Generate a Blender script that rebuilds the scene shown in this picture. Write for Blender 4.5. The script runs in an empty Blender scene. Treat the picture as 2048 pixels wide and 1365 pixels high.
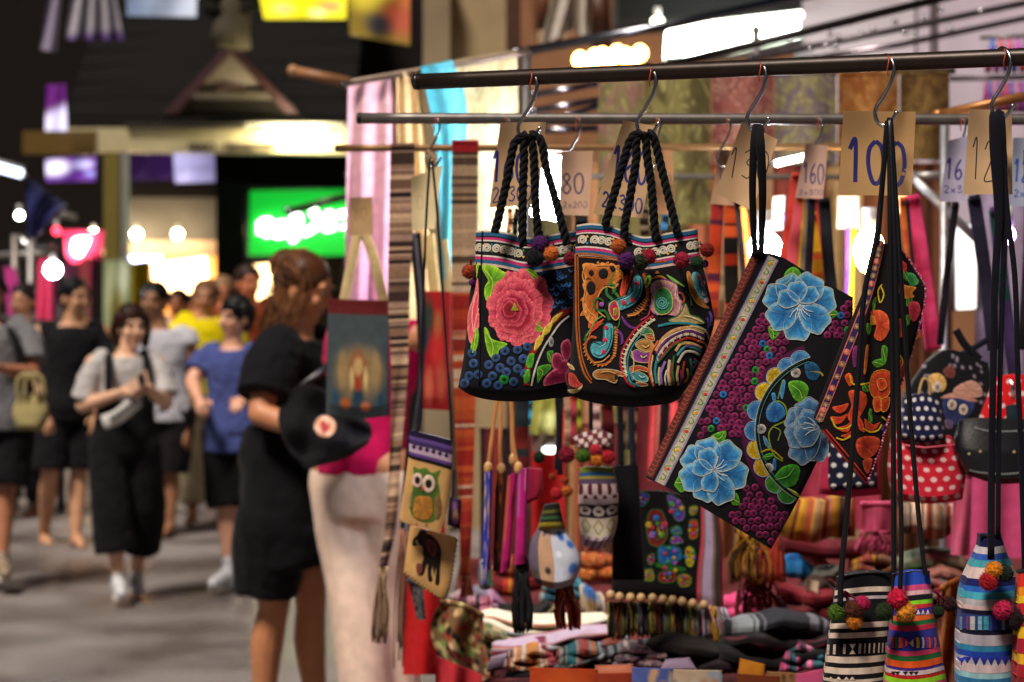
import bpy, math, random
import numpy as np
from mathutils import Vector, Matrix

random.seed(7); np.random.seed(7)
scene = bpy.context.scene
COL = scene.collection

# ------------------------------------------------------------------ camera, sky, sun, exposure
FPX, HZ, HC = 4000.0, 560.0, 1.62          # focal length in photo pixels, horizon row, eye height
cam_data = bpy.data.cameras.new('camera')
cam = bpy.data.objects.new('camera', cam_data); COL.objects.link(cam)
cam.location = (0, 0, HC); cam.rotation_euler = (math.pi/2, 0, 0)
cam_data.sensor_width = 36.0; cam_data.lens = FPX/2048*36.0
cam_data.shift_y = -(682.5-HZ)/2048
cam_data.clip_start = 0.05; cam_data.clip_end = 400
cam_data.dof.use_dof = True; cam_data.dof.focus_distance = 3.02
cam_data.dof.aperture_fstop = 4.5; cam_data.dof.aperture_blades = 0
scene.camera = cam

world = bpy.data.worlds.new('World'); scene.world = world; world.use_nodes = True
wn = world.node_tree.nodes; wl = world.node_tree.links
SUN_EL, SUN_AZ = math.radians(58), math.radians(214)   # azimuth of the lamp, clockwise from +Y
sky = wn.new('ShaderNodeTexSky'); sky.sky_type = 'NISHITA'; sky.sun_disc = False
sky.sun_elevation = SUN_EL; sky.sun_rotation = SUN_AZ
bg = wn['Background']; wl.new(sky.outputs[0], bg.inputs[0]); bg.inputs[1].default_value = 0.004
sun_data = bpy.data.lights.new('sun', 'SUN'); sun_data.energy = 2.5; sun_data.angle = math.radians(14)
sun_data.color = (1.0, 0.89, 0.77)
sun = bpy.data.objects.new('sun', sun_data); COL.objects.link(sun)
sdir = Vector((math.sin(SUN_AZ)*math.cos(SUN_EL), math.cos(SUN_AZ)*math.cos(SUN_EL), math.sin(SUN_EL)))
sun.rotation_euler = sdir.to_track_quat('Z', 'Y').to_euler(); sun.location = (-3, -6, 12)

vs = scene.view_settings; vs.view_transform = 'Standard'; vs.look = 'None'; vs.gamma = 1.0
vs.use_curve_mapping = False; vs.exposure = 1.0
scene.render.engine = 'CYCLES'
scene.cycles.use_denoising = True
try: scene.cycles.denoiser = 'OPENIMAGEDENOISE'
except Exception: pass
scene.cycles.max_bounces = 5; scene.cycles.diffuse_bounces = 3; scene.cycles.glossy_bounces = 3
scene.cycles.caustics_reflective = False; scene.cycles.caustics_refractive = False
scene.cycles.sample_clamp_indirect = 4.0

# ------------------------------------------------------------------ helpers
def P(px, py, d):
    """photo pixel at depth d (metres along +Y) -> world point"""
    return Vector(((px-1024.0)/FPX*d, d, HC-(py-HZ)/FPX*d))
def PA(px, py, d):
    px, py, d = np.broadcast_arrays(np.asarray(px, float), np.asarray(py, float), np.asarray(d, float))
    return np.stack([(px-1024.0)/FPX*d, d, HC-(py-HZ)/FPX*d], -1)
def hx(s):
    """sRGB hex -> linear rgb"""
    if not isinstance(s, str): return np.array(s, float)
    s = s.lstrip('#'); c = np.array([int(s[i:i+2], 16)/255 for i in (0, 2, 4)])
    return np.where(c <= .04045, c/12.92, ((c+.055)/1.055)**2.4)
def zz(z, txt):
    """'x,y x,y' in an enlarged view (ox, oy, scale) -> photo pixels"""
    ox, oy, s = z
    return [(ox+float(a.split(',')[0])/s, oy+float(a.split(',')[1])/s) for a in txt.split()]
def cr(pts, n=40, closed=False):
    """Catmull-Rom through pts (any dimension)"""
    p = np.array(pts, float); m = len(p)
    if m < 3 and not closed:
        t = np.linspace(0, 1, n)[:, None]; return p[0]*(1-t)+p[-1]*t
    if closed: q = np.vstack([p[-1], p, p[0], p[1]]); seg = m
    else: q = np.vstack([2*p[0]-p[1], p, 2*p[-1]-p[-2]]); seg = m-1
    t = np.linspace(0, seg, n, endpoint=not closed); i = np.minimum(t.astype(int), seg-1); f = (t-i)[:, None]
    a, b, c, d = q[i], q[i+1], q[i+2], q[i+3]
    return .5*((2*b)+(c-a)*f+(2*a-5*b+4*c-d)*f**2+(3*b-a-3*c+d)*f**3)
def resample(pts, n):
    p = np.array(pts, float); s = np.r_[0, np.cumsum(np.linalg.norm(np.diff(p, axis=0), axis=1))]
    t = np.linspace(0, s[-1], n)
    return np.stack([np.interp(t, s, p[:, k]) for k in range(p.shape[1])], 1)

# ------------------------------------------------------------------ materials
MATS = {}
KIND = {  # roughness, metallic, noise scale, colour variation, bump scale, bump strength, sheen
 'cloth': (.88, 0, 35, .22, 900, .25, .15), 'thread': (.6, 0, 260, .30, 700, .35, .25), 'wool': (.95, 0, 200, .35, 500, .5, .4),
 'paper': (.75, 0, 14, .12, 300, .05, 0), 'paint': (.45, 0, 8, .12, 60, .03, 0), 'pipe': (.38, .55, 40, .30, 160, .06, 0),
 'steel': (.22, 1, 60, .15, 200, .03, 0), 'leather': (.36, 0, 30, .25, 250, .2, 0), 'skin': (.5, 0, 18, .14, 120, .05, .05),
 'hair': (.4, 0, 60, .35, 220, .4, .1), 'wall': (.85, 0, 2.2, .30, 30, .15, 0), 'wood': (.5, 0, 12, .25, 90, .1, 0),
 'ink': (.6, 0, 50, .1, 50, 0, 0), 'plastic': (.35, 0, 20, .06, 50, .02, 0), 'denim': (.9, 0, 60, .35, 700, .3, .1),
 'satin': (.42, 0, 25, .18, 300, .12, .3)}
def M(kind, col=None):
    """procedural material; col None: the mesh's own thread/dye colours"""
    key = (kind, col)
    if key in MATS: return MATS[key]
    r, me, ns, var, bs, bstr, sheen = KIND[kind]
    m = bpy.data.materials.new(kind+('_'+col.lstrip('#') if col else '')); m.use_nodes = True
    nt = m.node_tree; n = nt.nodes; l = nt.links; b = n['Principled BSDF']
    b.inputs['Roughness'].default_value = r; b.inputs['Metallic'].default_value = me
    if sheen: b.inputs['Sheen Weight'].default_value = sheen*.25
    if kind in ('cloth', 'wool', 'thread', 'denim', 'wall', 'hair'): b.inputs['Specular IOR Level'].default_value = .15
    if kind == 'skin':
        b.inputs['Subsurface Weight'].default_value = .12; b.inputs['Subsurface Radius'].default_value = (.012, .005, .003)
    if col: c = n.new('ShaderNodeRGB'); c.outputs[0].default_value = (*hx(col), 1); cs = c.outputs[0]
    else: c = n.new('ShaderNodeAttribute'); c.attribute_name = 'Col'; cs = c.outputs['Color']
    tc = n.new('ShaderNodeTexCoord')
    nz = n.new('ShaderNodeTexNoise'); nz.inputs['Scale'].default_value = ns; nz.inputs['Detail'].default_value = 5
    l.new(tc.outputs['Object'], nz.inputs['Vector'])
    mr = n.new('ShaderNodeMapRange'); mr.inputs[1].default_value = .25; mr.inputs[2].default_value = .75
    mr.inputs[3].default_value = 1-var; mr.inputs[4].default_value = 1+var*.6; l.new(nz.outputs['Fac'], mr.inputs[0])
    mx = n.new('ShaderNodeVectorMath'); mx.operation = 'SCALE'; l.new(cs, mx.inputs[0]); l.new(mr.outputs[0], mx.inputs[3])
    l.new(mx.outputs[0], b.inputs['Base Color'])
    if bstr:
        bz = n.new('ShaderNodeTexNoise'); bz.inputs['Scale'].default_value = bs; bz.inputs['Detail'].default_value = 3
        l.new(tc.outputs['Object'], bz.inputs['Vector'])
        bp = n.new('ShaderNodeBump'); bp.inputs['Strength'].default_value = bstr; bp.inputs['Distance'].default_value = .002
        l.new(bz.outputs['Fac'], bp.inputs['Height']); l.new(bp.outputs[0], b.inputs['Normal'])
    MATS[key] = m; return m
def EM(col, s):
    key = ('glow', col, s)
    if key in MATS: return MATS[key]
    m = bpy.data.materials.new('lit_'+col.lstrip('#')); m.use_nodes = True
    b = m.node_tree.nodes['Principled BSDF']; b.inputs['Base Color'].default_value = (*hx(col), 1)
    b.inputs['Emission Color'].default_value = (*hx(col), 1); b.inputs['Emission Strength'].default_value = s
    MATS[key] = m; return m
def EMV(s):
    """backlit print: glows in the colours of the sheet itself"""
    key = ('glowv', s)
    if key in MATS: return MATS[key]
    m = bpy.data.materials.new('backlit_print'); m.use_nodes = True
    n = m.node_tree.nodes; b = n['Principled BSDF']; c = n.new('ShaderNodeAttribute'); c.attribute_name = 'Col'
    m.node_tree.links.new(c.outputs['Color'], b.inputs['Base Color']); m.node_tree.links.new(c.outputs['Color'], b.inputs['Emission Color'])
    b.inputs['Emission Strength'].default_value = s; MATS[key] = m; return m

# ------------------------------------------------------------------ mesh builder
class MB:
    def __init__(s): s.v = []; s.f = []; s.c = []; s.n = 0
    def add(s, v, f, c):
        v = np.asarray(v, float).reshape(-1, 3); c = np.asarray(c, float)
        if c.ndim == 1: c = np.tile(c, (len(v), 1))
        k = s.n; s.v.append(v); s.c.append(c); s.f += [tuple(i+k for i in q) for q in f]; s.n += len(v); return s
    def grid(s, pts, c, closed_u=False):
        """pts (nv, nu, 3)"""
        nv, nu = pts.shape[:2]; f = []
        for j in range(nv-1):
            for i in range(nu if closed_u else nu-1):
                a = j*nu+i; b = j*nu+(i+1) % nu; f.append((a, b, b+nu, a+nu))
        c = np.asarray(c, float)
        return s.add(pts.reshape(-1, 3), f, c.reshape(-1, 3) if c.ndim == 3 else c)
    def tube(s, pts, r, col='#888888', seg=8, flat=1.0, caps=True, ref=(0, 1, 0), col2=None):
        """tapered round or flattened tube along pts; flat scales the radius along ref"""
        p = np.asarray([tuple(q) for q in pts], float); n = len(p); r = np.broadcast_to(np.asarray(r, float), (n,))
        fl = np.broadcast_to(np.asarray(flat, float), (n,))
        t = np.gradient(p, axis=0); t /= np.linalg.norm(t, axis=1)[:, None]+1e-12
        ref = np.array(ref, float); sd = np.cross(t, ref); ln = np.linalg.norm(sd, axis=1)
        alt = np.cross(t, np.array([1., 0, 0]) if abs(ref[0]) < .9 else np.array([0, 0, 1.]))
        sd = np.where((ln < .15)[:, None], alt, sd); sd /= np.linalg.norm(sd, axis=1)[:, None]+1e-12
        for i in range(1, n):
            if np.dot(sd[i], sd[i-1]) < 0: sd[i] = -sd[i]
        nr = np.cross(sd, t); a = np.linspace(0, 2*np.pi, seg, endpoint=False)
        ring = p[:, None]+sd[:, None]*(np.cos(a)[None, :, None]*r[:, None, None])+nr[:, None]*(np.sin(a)[None, :, None]*(r*fl)[:, None, None])
        c = hx(col) if isinstance(col, str) else np.asarray(col, float)
        if c.ndim == 2: c = np.repeat(c[:, None], seg, 1)
        elif col2 is not None:
            t2 = np.linspace(0, 1, n)[:, None]; c = np.repeat((c*(1-t2)+hx(col2)*t2)[:, None], seg, 1)
        k = s.n; s.grid(ring, c, True)
        if caps: s.f.append(tuple(k+i for i in range(seg))[::-1]); s.f.append(tuple(k+(n-1)*seg+i for i in range(seg)))
        return s
    def box(s, a, b, col='#888888'):
        (x0, y0, z0), (x1, y1, z1) = a, b
        v = [(x, y, z) for z in (z0, z1) for y in (y0, y1) for x in (x0, x1)]
        return s.add(v, [(0, 2, 3, 1), (4, 5, 7, 6), (0, 1, 5, 4), (2, 6, 7, 3), (0, 4, 6, 2), (1, 3, 7, 5)], hx(col))
    def ball(s, c, r, col='#888888', nu=14, nv=10, jit=0, rot=None):
        r = np.broadcast_to(np.asarray(r, float), (3,))
        th = np.linspace(0, np.pi, nv+1)[1:-1]; ph = np.linspace(0, 2*np.pi, nu, endpoint=False)
        d = np.stack([np.sin(th)[:, None]*np.cos(ph), np.sin(th)[:, None]*np.sin(ph), np.repeat(np.cos(th)[:, None], nu, 1)], -1).reshape(-1, 3)
        d = np.vstack([d, [[0, 0, 1], [0, 0, -1]]]); k = 1+(np.random.rand(len(d), 1)-.5)*jit
        v = d*r*k
        if rot is not None: v = v @ np.array(rot).T
        v = v+np.array(tuple(c)); f = []; m = nv-1
        for j in range(m-1):
            for i in range(nu): a = j*nu+i; b = j*nu+(i+1) % nu; f.append((a, a+nu, b+nu, b))
        for i in range(nu):
            f.append((m*nu, i, (i+1) % nu)); f.append((m*nu+1, (m-1)*nu+(i+1) % nu, (m-1)*nu+i))
        cc = hx(col) if isinstance(col, str) else col
        if jit: cc = np.asarray(cc)*(1+(np.random.rand(len(v), 1)-.5)*.7)
        return s.add(v, f, cc)
    def prism(s, pts, d0, d1, col='#888888'):
        """pixel outline given depth and thickness (d0 front, d1 back)"""
        p = np.array(pts, float); n = len(p); dm = d0
        a = PA(p[:, 0], p[:, 1], d0); b = a.copy(); b[:, 1] += (d1-d0)
        f = [tuple(range(n)), tuple(range(2*n-1, n-1, -1))]+[((i+1) % n, i, n+i, n+(i+1) % n) for i in range(n)]
        return s.add(np.vstack([a, b]), f, hx(col))

OFF = {}
def link(o): COL.objects.link(o); return o
def thing(name, label, cat, loc, group=None):
    o = link(bpy.data.objects.new(name, None)); o.location = loc; o.empty_display_size = .05
    o['label'] = label; o['category'] = cat
    if group: o['group'] = group
    OFF[o.name] = Vector(loc); return o
def build(name, mb, mat, parent=None, smooth=True, label=None, cat=None, group=None, kind=None, origin=None):
    v = np.vstack(mb.v); 
    if parent is not None: off = OFF[parent.name]
    elif origin is not None: off = Vector(origin)
    else:
        mn, mxx = v.min(0), v.max(0); off = Vector(((mn[0]+mxx[0])/2, (mn[1]+mxx[1])/2, mn[2]))
    me = bpy.data.meshes.new(name); me.from_pydata((v-np.array(off)).tolist(), [], mb.f)
    at = me.attributes.new('Col', 'FLOAT_COLOR', 'POINT')
    at.data.foreach_set('color', np.hstack([np.vstack(mb.c), np.ones((len(v), 1))]).astype(np.float32).ravel())
    if smooth: me.polygons.foreach_set('use_smooth', [True]*len(me.polygons))
    me.materials.append(mat); me.update()
    o = link(bpy.data.objects.new(name, me)); OFF[o.name] = off
    if parent is not None: o.parent = parent
    else: o.location = off
    if label: o['label'] = label
    if cat: o['category'] = cat
    if group: o['group'] = group
    if kind: o['kind'] = kind
    return o
def noise1(n, k, seed):
    r = np.random.RandomState(seed); t = np.linspace(0, 2*np.pi, n, endpoint=False); o = np.zeros(n)
    for i in range(1, k+1): o += r.randn()/i*np.sin(i*t+r.rand()*6.28)
    return o

# ------------------------------------------------------------------ cloth surfaces laid out from edge curves
class Surf:
    """a bag, cloth or panel between four edge curves, with depth, fullness and folds"""
    def __init__(s, T, B, L=None, R=None, d=3.0, bulge=0., pv=None, pw=2.4, wave=None, th=.0015, smooth=True, centre=None):
        k = (lambda q: cr(q, 60)) if smooth else (lambda q: np.array(q, float))
        s.T, s.B = resample(k(T), 80), resample(k(B), 80)
        s.L = resample(k(L) if L else [s.T[0], s.B[0]], 80); s.R = resample(k(R) if R else [s.T[-1], s.B[-1]], 80)
        s.d = d; s.bulge = bulge; s.pv = pv or [(0, .35), (.5, .8), (.9, 1), (1, .55)]; s.pw = pw; s.wave = wave; s.th = th
    def ev(s, c, t):
        x = np.linspace(0, 1, 80); return np.stack([np.interp(t, x, c[:, 0]), np.interp(t, x, c[:, 1])], -1)
    def pix(s, u, v):
        u, v = np.broadcast_arrays(u, v); U, V = u[..., None], v[..., None]
        return (1-V)*s.ev(s.T, u)+V*s.ev(s.B, u)+(1-U)*s.ev(s.L, v)+U*s.ev(s.R, v) \
            - ((1-U)*(1-V)*s.T[0]+U*(1-V)*s.T[-1]+(1-U)*V*s.B[0]+U*V*s.B[-1])
    def dep(s, u, v, p):
        d = s.d(p[..., 0], p[..., 1]) if callable(s.d) else np.full(u.shape, float(s.d))
        if s.wave is not None: d = d+s.wave(u, v)
        return d
    def half(s, u, v):
        a = np.clip(1-np.abs(2*u-1)**s.pw, 0, 1)**(1/s.pw)
        return s.th+s.bulge*a*np.interp(v, [q[0] for q in s.pv], [q[1] for q in s.pv])
    def mesh(s, nu=24, nv=24, col='#888888', v0=0., v1=1., u0=0., u1=1., grow=0.0, back=True, mb=None):
        u, v = np.meshgrid(np.linspace(u0, u1, nu+1), np.linspace(v0, v1, nv+1)); p = s.pix(u, v)
        d = s.dep(u, v, p); h = s.half(u, v)+grow
        a = PA(p[..., 0], p[..., 1], d-h); b = a.copy(); b[..., 1] += 2*h
        c = col(u, v) if callable(col) else np.broadcast_to(hx(col), u.shape+(3,))
        mb = mb or MB(); k = mb.n; mb.grid(a, c)
        if back:
            m = (nu+1)*(nv+1); mb.grid(b[:, ::-1], np.asarray(c)[:, ::-1]); w = nu+1
            F = lambda j, i: k+j*w+i
            Bk = lambda j, i: k+m+j*w+(nu-i)
            cc = np.asarray(c)
            for ea, eb, ec in ((a[:, 0], b[:, 0], cc[:, 0]), (a[::-1, nu], b[::-1, nu], cc[::-1, nu]), (a[0, ::-1], b[0, ::-1], cc[0, ::-1]), (a[nv], b[nv], cc[nv])):
                mb.grid(np.stack([ea, eb], 1), np.stack([ec, ec], 1))          # edges with their own vertices stay crisp
        return mb
    def inv(s, x, y):
        g = np.linspace(0, 1, 25); gu, gv = np.meshgrid(g, g); gp = s.pix(gu, gv).reshape(-1, 2)
        q = np.stack([x, y], -1); out = np.zeros_like(q)
        for k in range(0, len(q), 400):
            i = np.argmin(((q[k:k+400, None]-gp[None])**2).sum(-1), 1); out[k:k+400, 0] = gu.ravel()[i]; out[k:k+400, 1] = gv.ravel()[i]
        u, v = out[:, 0].copy(), out[:, 1].copy(); e = 1e-3
        for _ in range(6):
            p = s.pix(u, v); du = (s.pix(u+e, v)-s.pix(u-e, v))/(2*e); dv = (s.pix(u, v+e)-s.pix(u, v-e))/(2*e); r = q-p
            det = du[:, 0]*dv[:, 1]-du[:, 1]*dv[:, 0]; det = np.where(np.abs(det) < 1e-6, 1e-6, det)
            u = np.clip(u+np.clip((r[:, 0]*dv[:, 1]-r[:, 1]*dv[:, 0])/det, -.1, .1), 0, 1); v = np.clip(v+np.clip((du[:, 0]*r[:, 1]-du[:, 1]*r[:, 0])/det, -.1, .1), 0, 1)
        return u, v
    def depth(s, x, y):
        x, y = np.atleast_1d(np.asarray(x, float)), np.atleast_1d(np.asarray(y, float)); u, v = s.inv(x, y); p = np.stack([x, y], -1)
        return s.dep(u, v, p)-s.half(u, v)

class Stitch:
    """raised embroidery laid on a Surf: gather in pixels, then build"""
    def __init__(s, surf, h=.0012): s.sf = surf; s.h0 = h; s.p = []; s.hh = []; s.c = []; s.f = []; s.n = 0
    def _add(s, p, h, c, f):
        k = s.n; p = np.asarray(p, float); c = np.asarray(c, float)
        if c.ndim == 1: c = np.tile(c, (len(p), 1))
        s.p.append(p); s.hh.append(np.broadcast_to(np.asarray(h, float), (len(p),))); s.c.append(c); s.f += [tuple(i+k for i in q) for q in f]; s.n += len(p)
    def blob(s, pts, c0, c1=None, cm=None, lift=0., dome=.0008, centre=None, n=None):
        """filled patch: colour c0 at the heart to c1 at the rim"""
        p = cr(pts, n or max(30, len(pts)*7), True) if (n or 0) >= 0 else np.array(pts, float); m = len(p)
        o = np.array(centre) if centre is not None else p.mean(0); c0 = hx(c0); c1 = hx(c1 or c0) if (c1 is not None) else c0
        cm = hx(cm) if cm is not None else (c0+c1)/2
        V = [o[None]]; H = [[1.]]; C = [c0[None]]; rj = np.random.RandomState(m+int(abs(o[0]*13))); jt = 1+.58*(rj.rand(m, 1)-.5)
        for t, hh, cc in ((.4, .9, c0*.45+cm*.55), (.72, .72, cm), (.97, .4, c1), (1., 0, c1*.9)):
            V.append(o+(p-o)*t*(1+.02*(jt-1)*(t > .9))); H.append([hh]*m); C.append(np.tile(cc, (m, 1))*jt*(1+.2*(rj.rand(m, 1)-.5)))
        f = [(0, 1+(i+1) % m, 1+i) for i in range(m)]
        for k in range(3):
            a = 1+k*m
            f += [(a+i, a+(i+1) % m, a+m+(i+1) % m, a+m+i) for i in range(m)]
        s._add(np.vstack(V), s.h0+lift+np.concatenate(H)*dome, np.vstack(C), f); return s
    def stroke(s, pts, w, c, lift=0., n=None, c2=None, smooth=True, dome=.0010, taper=0):
        p = cr(pts, n or max(6, len(pts)*6)) if smooth else resample(pts, n or len(pts)*3)
        m = len(p); t = np.gradient(p, axis=0); t /= np.linalg.norm(t, axis=1)[:, None]+1e-9; nr = np.stack([-t[:, 1], t[:, 0]], 1)
        w = np.interp(np.linspace(0, 1, m), np.linspace(0, 1, len(w)), w) if np.ndim(w) else np.full(m, float(w))
        if taper: w = w*np.clip(np.minimum(np.linspace(0, 1, m)/taper, np.linspace(1, 0, m)/taper), .15, 1)
        V = np.vstack([p+nr*(w*.5)[:, None], p, p-nr*(w*.5)[:, None]]); H = np.r_[np.zeros(m), np.full(m, 1.), np.zeros(m)]
        a = hx(c); tt = np.linspace(0, 1, m)[:, None]; C = a*(1-tt)+hx(c2)*tt if c2 else np.tile(a, (m, 1))
        C = np.vstack([C*.8, C, C*.8])*np.tile(1+.35*(np.random.RandomState(m).rand(m, 1)-.5), (3, 1))
        f = []
        for k in range(2): f += [(k*m+i, k*m+i+1, (k+1)*m+i+1, (k+1)*m+i) for i in range(m-1)]
        s._add(V, s.h0+lift+H*dome, C, f); return s
    def disc(s, x, y, r, c0, c1=None, cm=None, lift=0., dome=.001, n=14, ry=None):
        a = np.linspace(0, 2*np.pi, n, endpoint=False); ry = ry or r
        return s.blob(np.stack([x+r*np.cos(a), y+ry*np.sin(a)], 1), c0, c1, cm, lift, dome, n=-1)
    def build(s, name, parent, mat=None):
        if not s.n: return None
        p = np.vstack(s.p); d = s.sf.depth(p[:, 0], p[:, 1])-np.concatenate(s.hh)*.46
        mb = MB(); mb.add(PA(p[:, 0], p[:, 1], d), s.f, np.vstack(s.c))
        return build(name, mb, mat or M('thread'), parent)

def spiral(cx, cy, r, turns=2.2, a0=0., dirn=1, n=26):
    t = np.linspace(0, 1, n); a = a0+dirn*t*turns*2*np.pi; return np.stack([cx+r*(1-t*.88)*np.cos(a), cy+r*(1-t*.88)*np.sin(a)], 1)
def leaf(x0, y0, x1, y1, w, k=0.0):
    a = np.array([x0, y0], float); b = np.array([x1, y1], float); d = b-a; nr = np.array([-d[1], d[0]])/(np.linalg.norm(d)+1e-9)
    return [a, a+d*.3+nr*w*(.5+k), a+d*.65+nr*w*(.42+k), b, a+d*.65-nr*w*(.42-k), a+d*.3-nr*w*(.5-k)]
def petal(cx, cy, ang, ln, wd, lob=.12, n=60):
    """round petal from (cx, cy) towards ang with a gently lobed rim"""
    t = np.linspace(0, 2*np.pi, n, endpoint=False); x = ln*.5*(1-np.cos(t)); y = wd*.5*np.sign(np.sin(t))*np.abs(np.sin(t))**.8*(.62+.5*np.clip(x/ln, 0, 1))
    x = x-ln*lob*.35*np.cos(t*6)*(x/ln)**2; y = y*(1+lob*.5*np.cos(t*4))
    c, s_ = math.cos(ang), math.sin(ang); return np.stack([cx+x*c-y*s_, cy+x*s_+y*c], 1)

DIG = {'0': [[(.5, 0), (.12, .2), (.05, .6), (.3, .98), (.7, .95), (.95, .55), (.85, .15), (.5, 0)]],
       '1': [[(.2, .22), (.55, 0), (.5, 1)]], '2': [[(.1, .22), (.45, 0), (.85, .2), (.6, .55), (.1, .98), (.95, .95)]],
       '3': [[(.1, .12), (.6, 0), (.8, .22), (.35, .45), (.9, .68), (.6, .98), (.05, .9)]],
       '6': [[(.75, .0), (.25, .35), (.1, .75), (.4, 1), (.85, .8), (.65, .5), (.2, .65)]],
       '8': [[(.85, .2), (.5, 0), (.15, .2), (.5, .45), (.9, .75), (.5, 1), (.1, .78), (.5, .45), (.85, .2)]],
       'x': [[(.1, .4), (.9, 1)], [(.9, .4), (.1, 1)]], '=': [[(.1, .5), (.9, .5)], [(.1, .8), (.9, .8)]],
       '5': [[(.85, 0), (.25, .02), (.2, .42), (.75, .45), (.85, .8), (.5, 1), (.1, .9)]]}
def handwrite(st, txt, o, r, dn, w, col):
    """digits on a Stitch: origin o, r = advance vector of one digit, dn = digit height vector"""
    o, r, dn = np.array(o, float), np.array(r, float), np.array(dn, float)
    for k, ch in enumerate(txt):
        for line in DIG.get(ch, []):
            st.stroke([o+r*(k+.8*a)+dn*b for a, b in line], w, col, dome=.0001)

# ------------------------------------------------------------------ setting
def ground_mat():
    m = bpy.data.materials.new('asphalt'); m.use_nodes = True; nt = m.node_tree; n = nt.nodes; l = nt.links; b = n['Principled BSDF']
    tc = n.new('ShaderNodeTexCoord'); a = n.new('ShaderNodeTexNoise'); a.inputs['Scale'].default_value = 1.6; a.inputs['Detail'].default_value = 8
    c = n.new('ShaderNodeTexNoise'); c.inputs['Scale'].default_value = 60; c.inputs['Detail'].default_value = 4
    l.new(tc.outputs['Object'], a.inputs[0]); l.new(tc.outputs['Object'], c.inputs[0])
    r = n.new('ShaderNodeValToRGB'); r.color_ramp.elements[0].position = .38; r.color_ramp.elements[0].color = (.100, .086, .082, 1)
    r.color_ramp.elements[1].position = .64; r.color_ramp.elements[1].color = (.225, .200, .194, 1); l.new(a.outputs['Fac'], r.inputs[0])
    mr = n.new('ShaderNodeMapRange'); mr.inputs[3].default_value = .45; mr.inputs[4].default_value = 1.5; l.new(c.outputs['Fac'], mr.inputs[0])
    mx = n.new('ShaderNodeVectorMath'); mx.operation = 'SCALE'; l.new(r.outputs[0], mx.inputs[0]); l.new(mr.outputs[0], mx.inputs[3]); l.new(mx.outputs[0], b.inputs['Base Color'])
    rr = n.new('ShaderNodeMapRange'); rr.inputs[1].default_value = .35; rr.inputs[2].default_value = .65; rr.inputs[3].default_value = .24; rr.inputs[4].default_value = .62
    l.new(a.outputs['Fac'], rr.inputs[0]); l.new(rr.outputs[0], b.inputs['Roughness'])
    bp = n.new('ShaderNodeBump'); bp.inputs['Strength'].default_value = .3; bp.inputs['Distance'].default_value = .01
    l.new(c.outputs['Fac'], bp.inputs['Height']); l.new(bp.outputs[0], b.inputs['Normal']); return m
g = MB(); g.add([(-60, -8, 0), (60, -8, 0), (60, 120, 0), (-60, 120, 0)], [(0, 1, 2, 3)], hx('#777070'))
build('street', g, ground_mat(), smooth=False, kind='structure')

def pbox(x0, y0, x1, y1, d, th, col, mb=None):
    mb = mb or MB(); return mb.prism([(x0, y0), (x1, y0), (x1, y1), (x0, y1)], d, d+th, col)
def part(name, mb, mat, parent, smooth=False): return build(name, mb, mat, parent, smooth)
def gy(d): return HZ+HC*FPX/d      # pixel row of the ground at depth d

# ---- shophouse across the end of the street: wall pieces round a lit shop opening, dark roof with a small gable
t = thing('shophouse', 'dark shophouse with small gable on its black roof above a lit shop', 'building', P(300, gy(21), 21))
part('upper_wall', pbox(-260, -330, 870, 480, 21, .3, '#120d0a'), M('wall'), t)
part('side_wall', pbox(-260, 480, 150, gy(21), 21, .3, '#171412'), M('wall'), t)
part('side_wall', pbox(432, 480, 870, gy(21), 21, .3, '#4a3c34'), M('wall'), t)
part('back_wall', pbox(140, 440, 470, gy(23.4)+4, 23.4, .2, '#d9b48c'), M('wall'), t)
part('shop_ceiling', MB().add([P(150, 480, 21.0), P(432, 480, 21.0), P(432, 480, 21.0)+Vector((0, 2.5, 0)), P(150, 480, 21.0)+Vector((0, 2.5, 0))], [(0, 1, 2, 3)], hx('#d8c4b0')), M('wall'), t)
mb = MB(); 
a = [P(118, 92, 18.6)+Vector((0, 2.2, .9)), P(705, 40, 18.6)+Vector((0, 2.2, .9)), P(705, 246, 18.6), P(128, 242, 18.6)]
mb.add(a+[p+Vector((0, .25, .12)) for p in a], [(3, 2, 1, 0), (4, 5, 6, 7), (0, 1, 5, 4), (1, 2, 6, 5), (2, 3, 7, 6), (3, 0, 4, 7)], hx('#0a0909'))
rf = part('roof', mb, M('wall'), t)
for k in range(9):   # raised tile courses
    f = k/9; q0 = a[3].lerp(a[0], f+.03); q1 = a[2].lerp(a[1], f+.03)
    part('tile_course', MB().tube([q0, q1], .035, '#0e0c0c', 6), M('wall'), rf)
gb = part('gable', MB().prism([(461, 106), (388, 186), (534, 186)], 18.3, 18.9, '#7c7268'), M('wall'), t)
part('bargeboard', MB().prism([(461, 84), (461, 104), (352, 226), (326, 226)], 18.2, 18.4, '#2c0d14'), M('wood'), gb)
part('bargeboard', MB().prism([(461, 84), (461, 104), (570, 226), (596, 226)], 18.2, 18.4, '#2c0d14'), M('wood'), gb)
part('vent', MB().prism([(436, 172), (486, 172), (490, 184), (432, 184)], 18.25, 18.35, '#3c2818'), M('wood'), gb)
part('ledge', pbox(384, 186, 546, 197, 18.2, .35, '#4c463e'), M('wall'), gb)
part('skirt_roof', MB().prism([(388, 200), (540, 200), (612, 236), (312, 236)], 18.3, 18.5, '#171514'), M('wall'), gb)
fb = part('fascia_beam', MB().prism([(135, 256), (694, 254), (694, 307), (180, 302), (135, 302)], 18.0, 18.3, '#b4aa84'), M('paint'), t)
fr = MB()
for k in range(44):
    x = 252+k*10; fr.prism([(x, 247), (x+6, 246), (x+5, 259), (x+1, 259)], 17.95, 17.99, '#4a4640' if k < 24 else '#b0aca0')
build('fringe_tile', fr, M('wall'), fb, False)
lo = None
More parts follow.
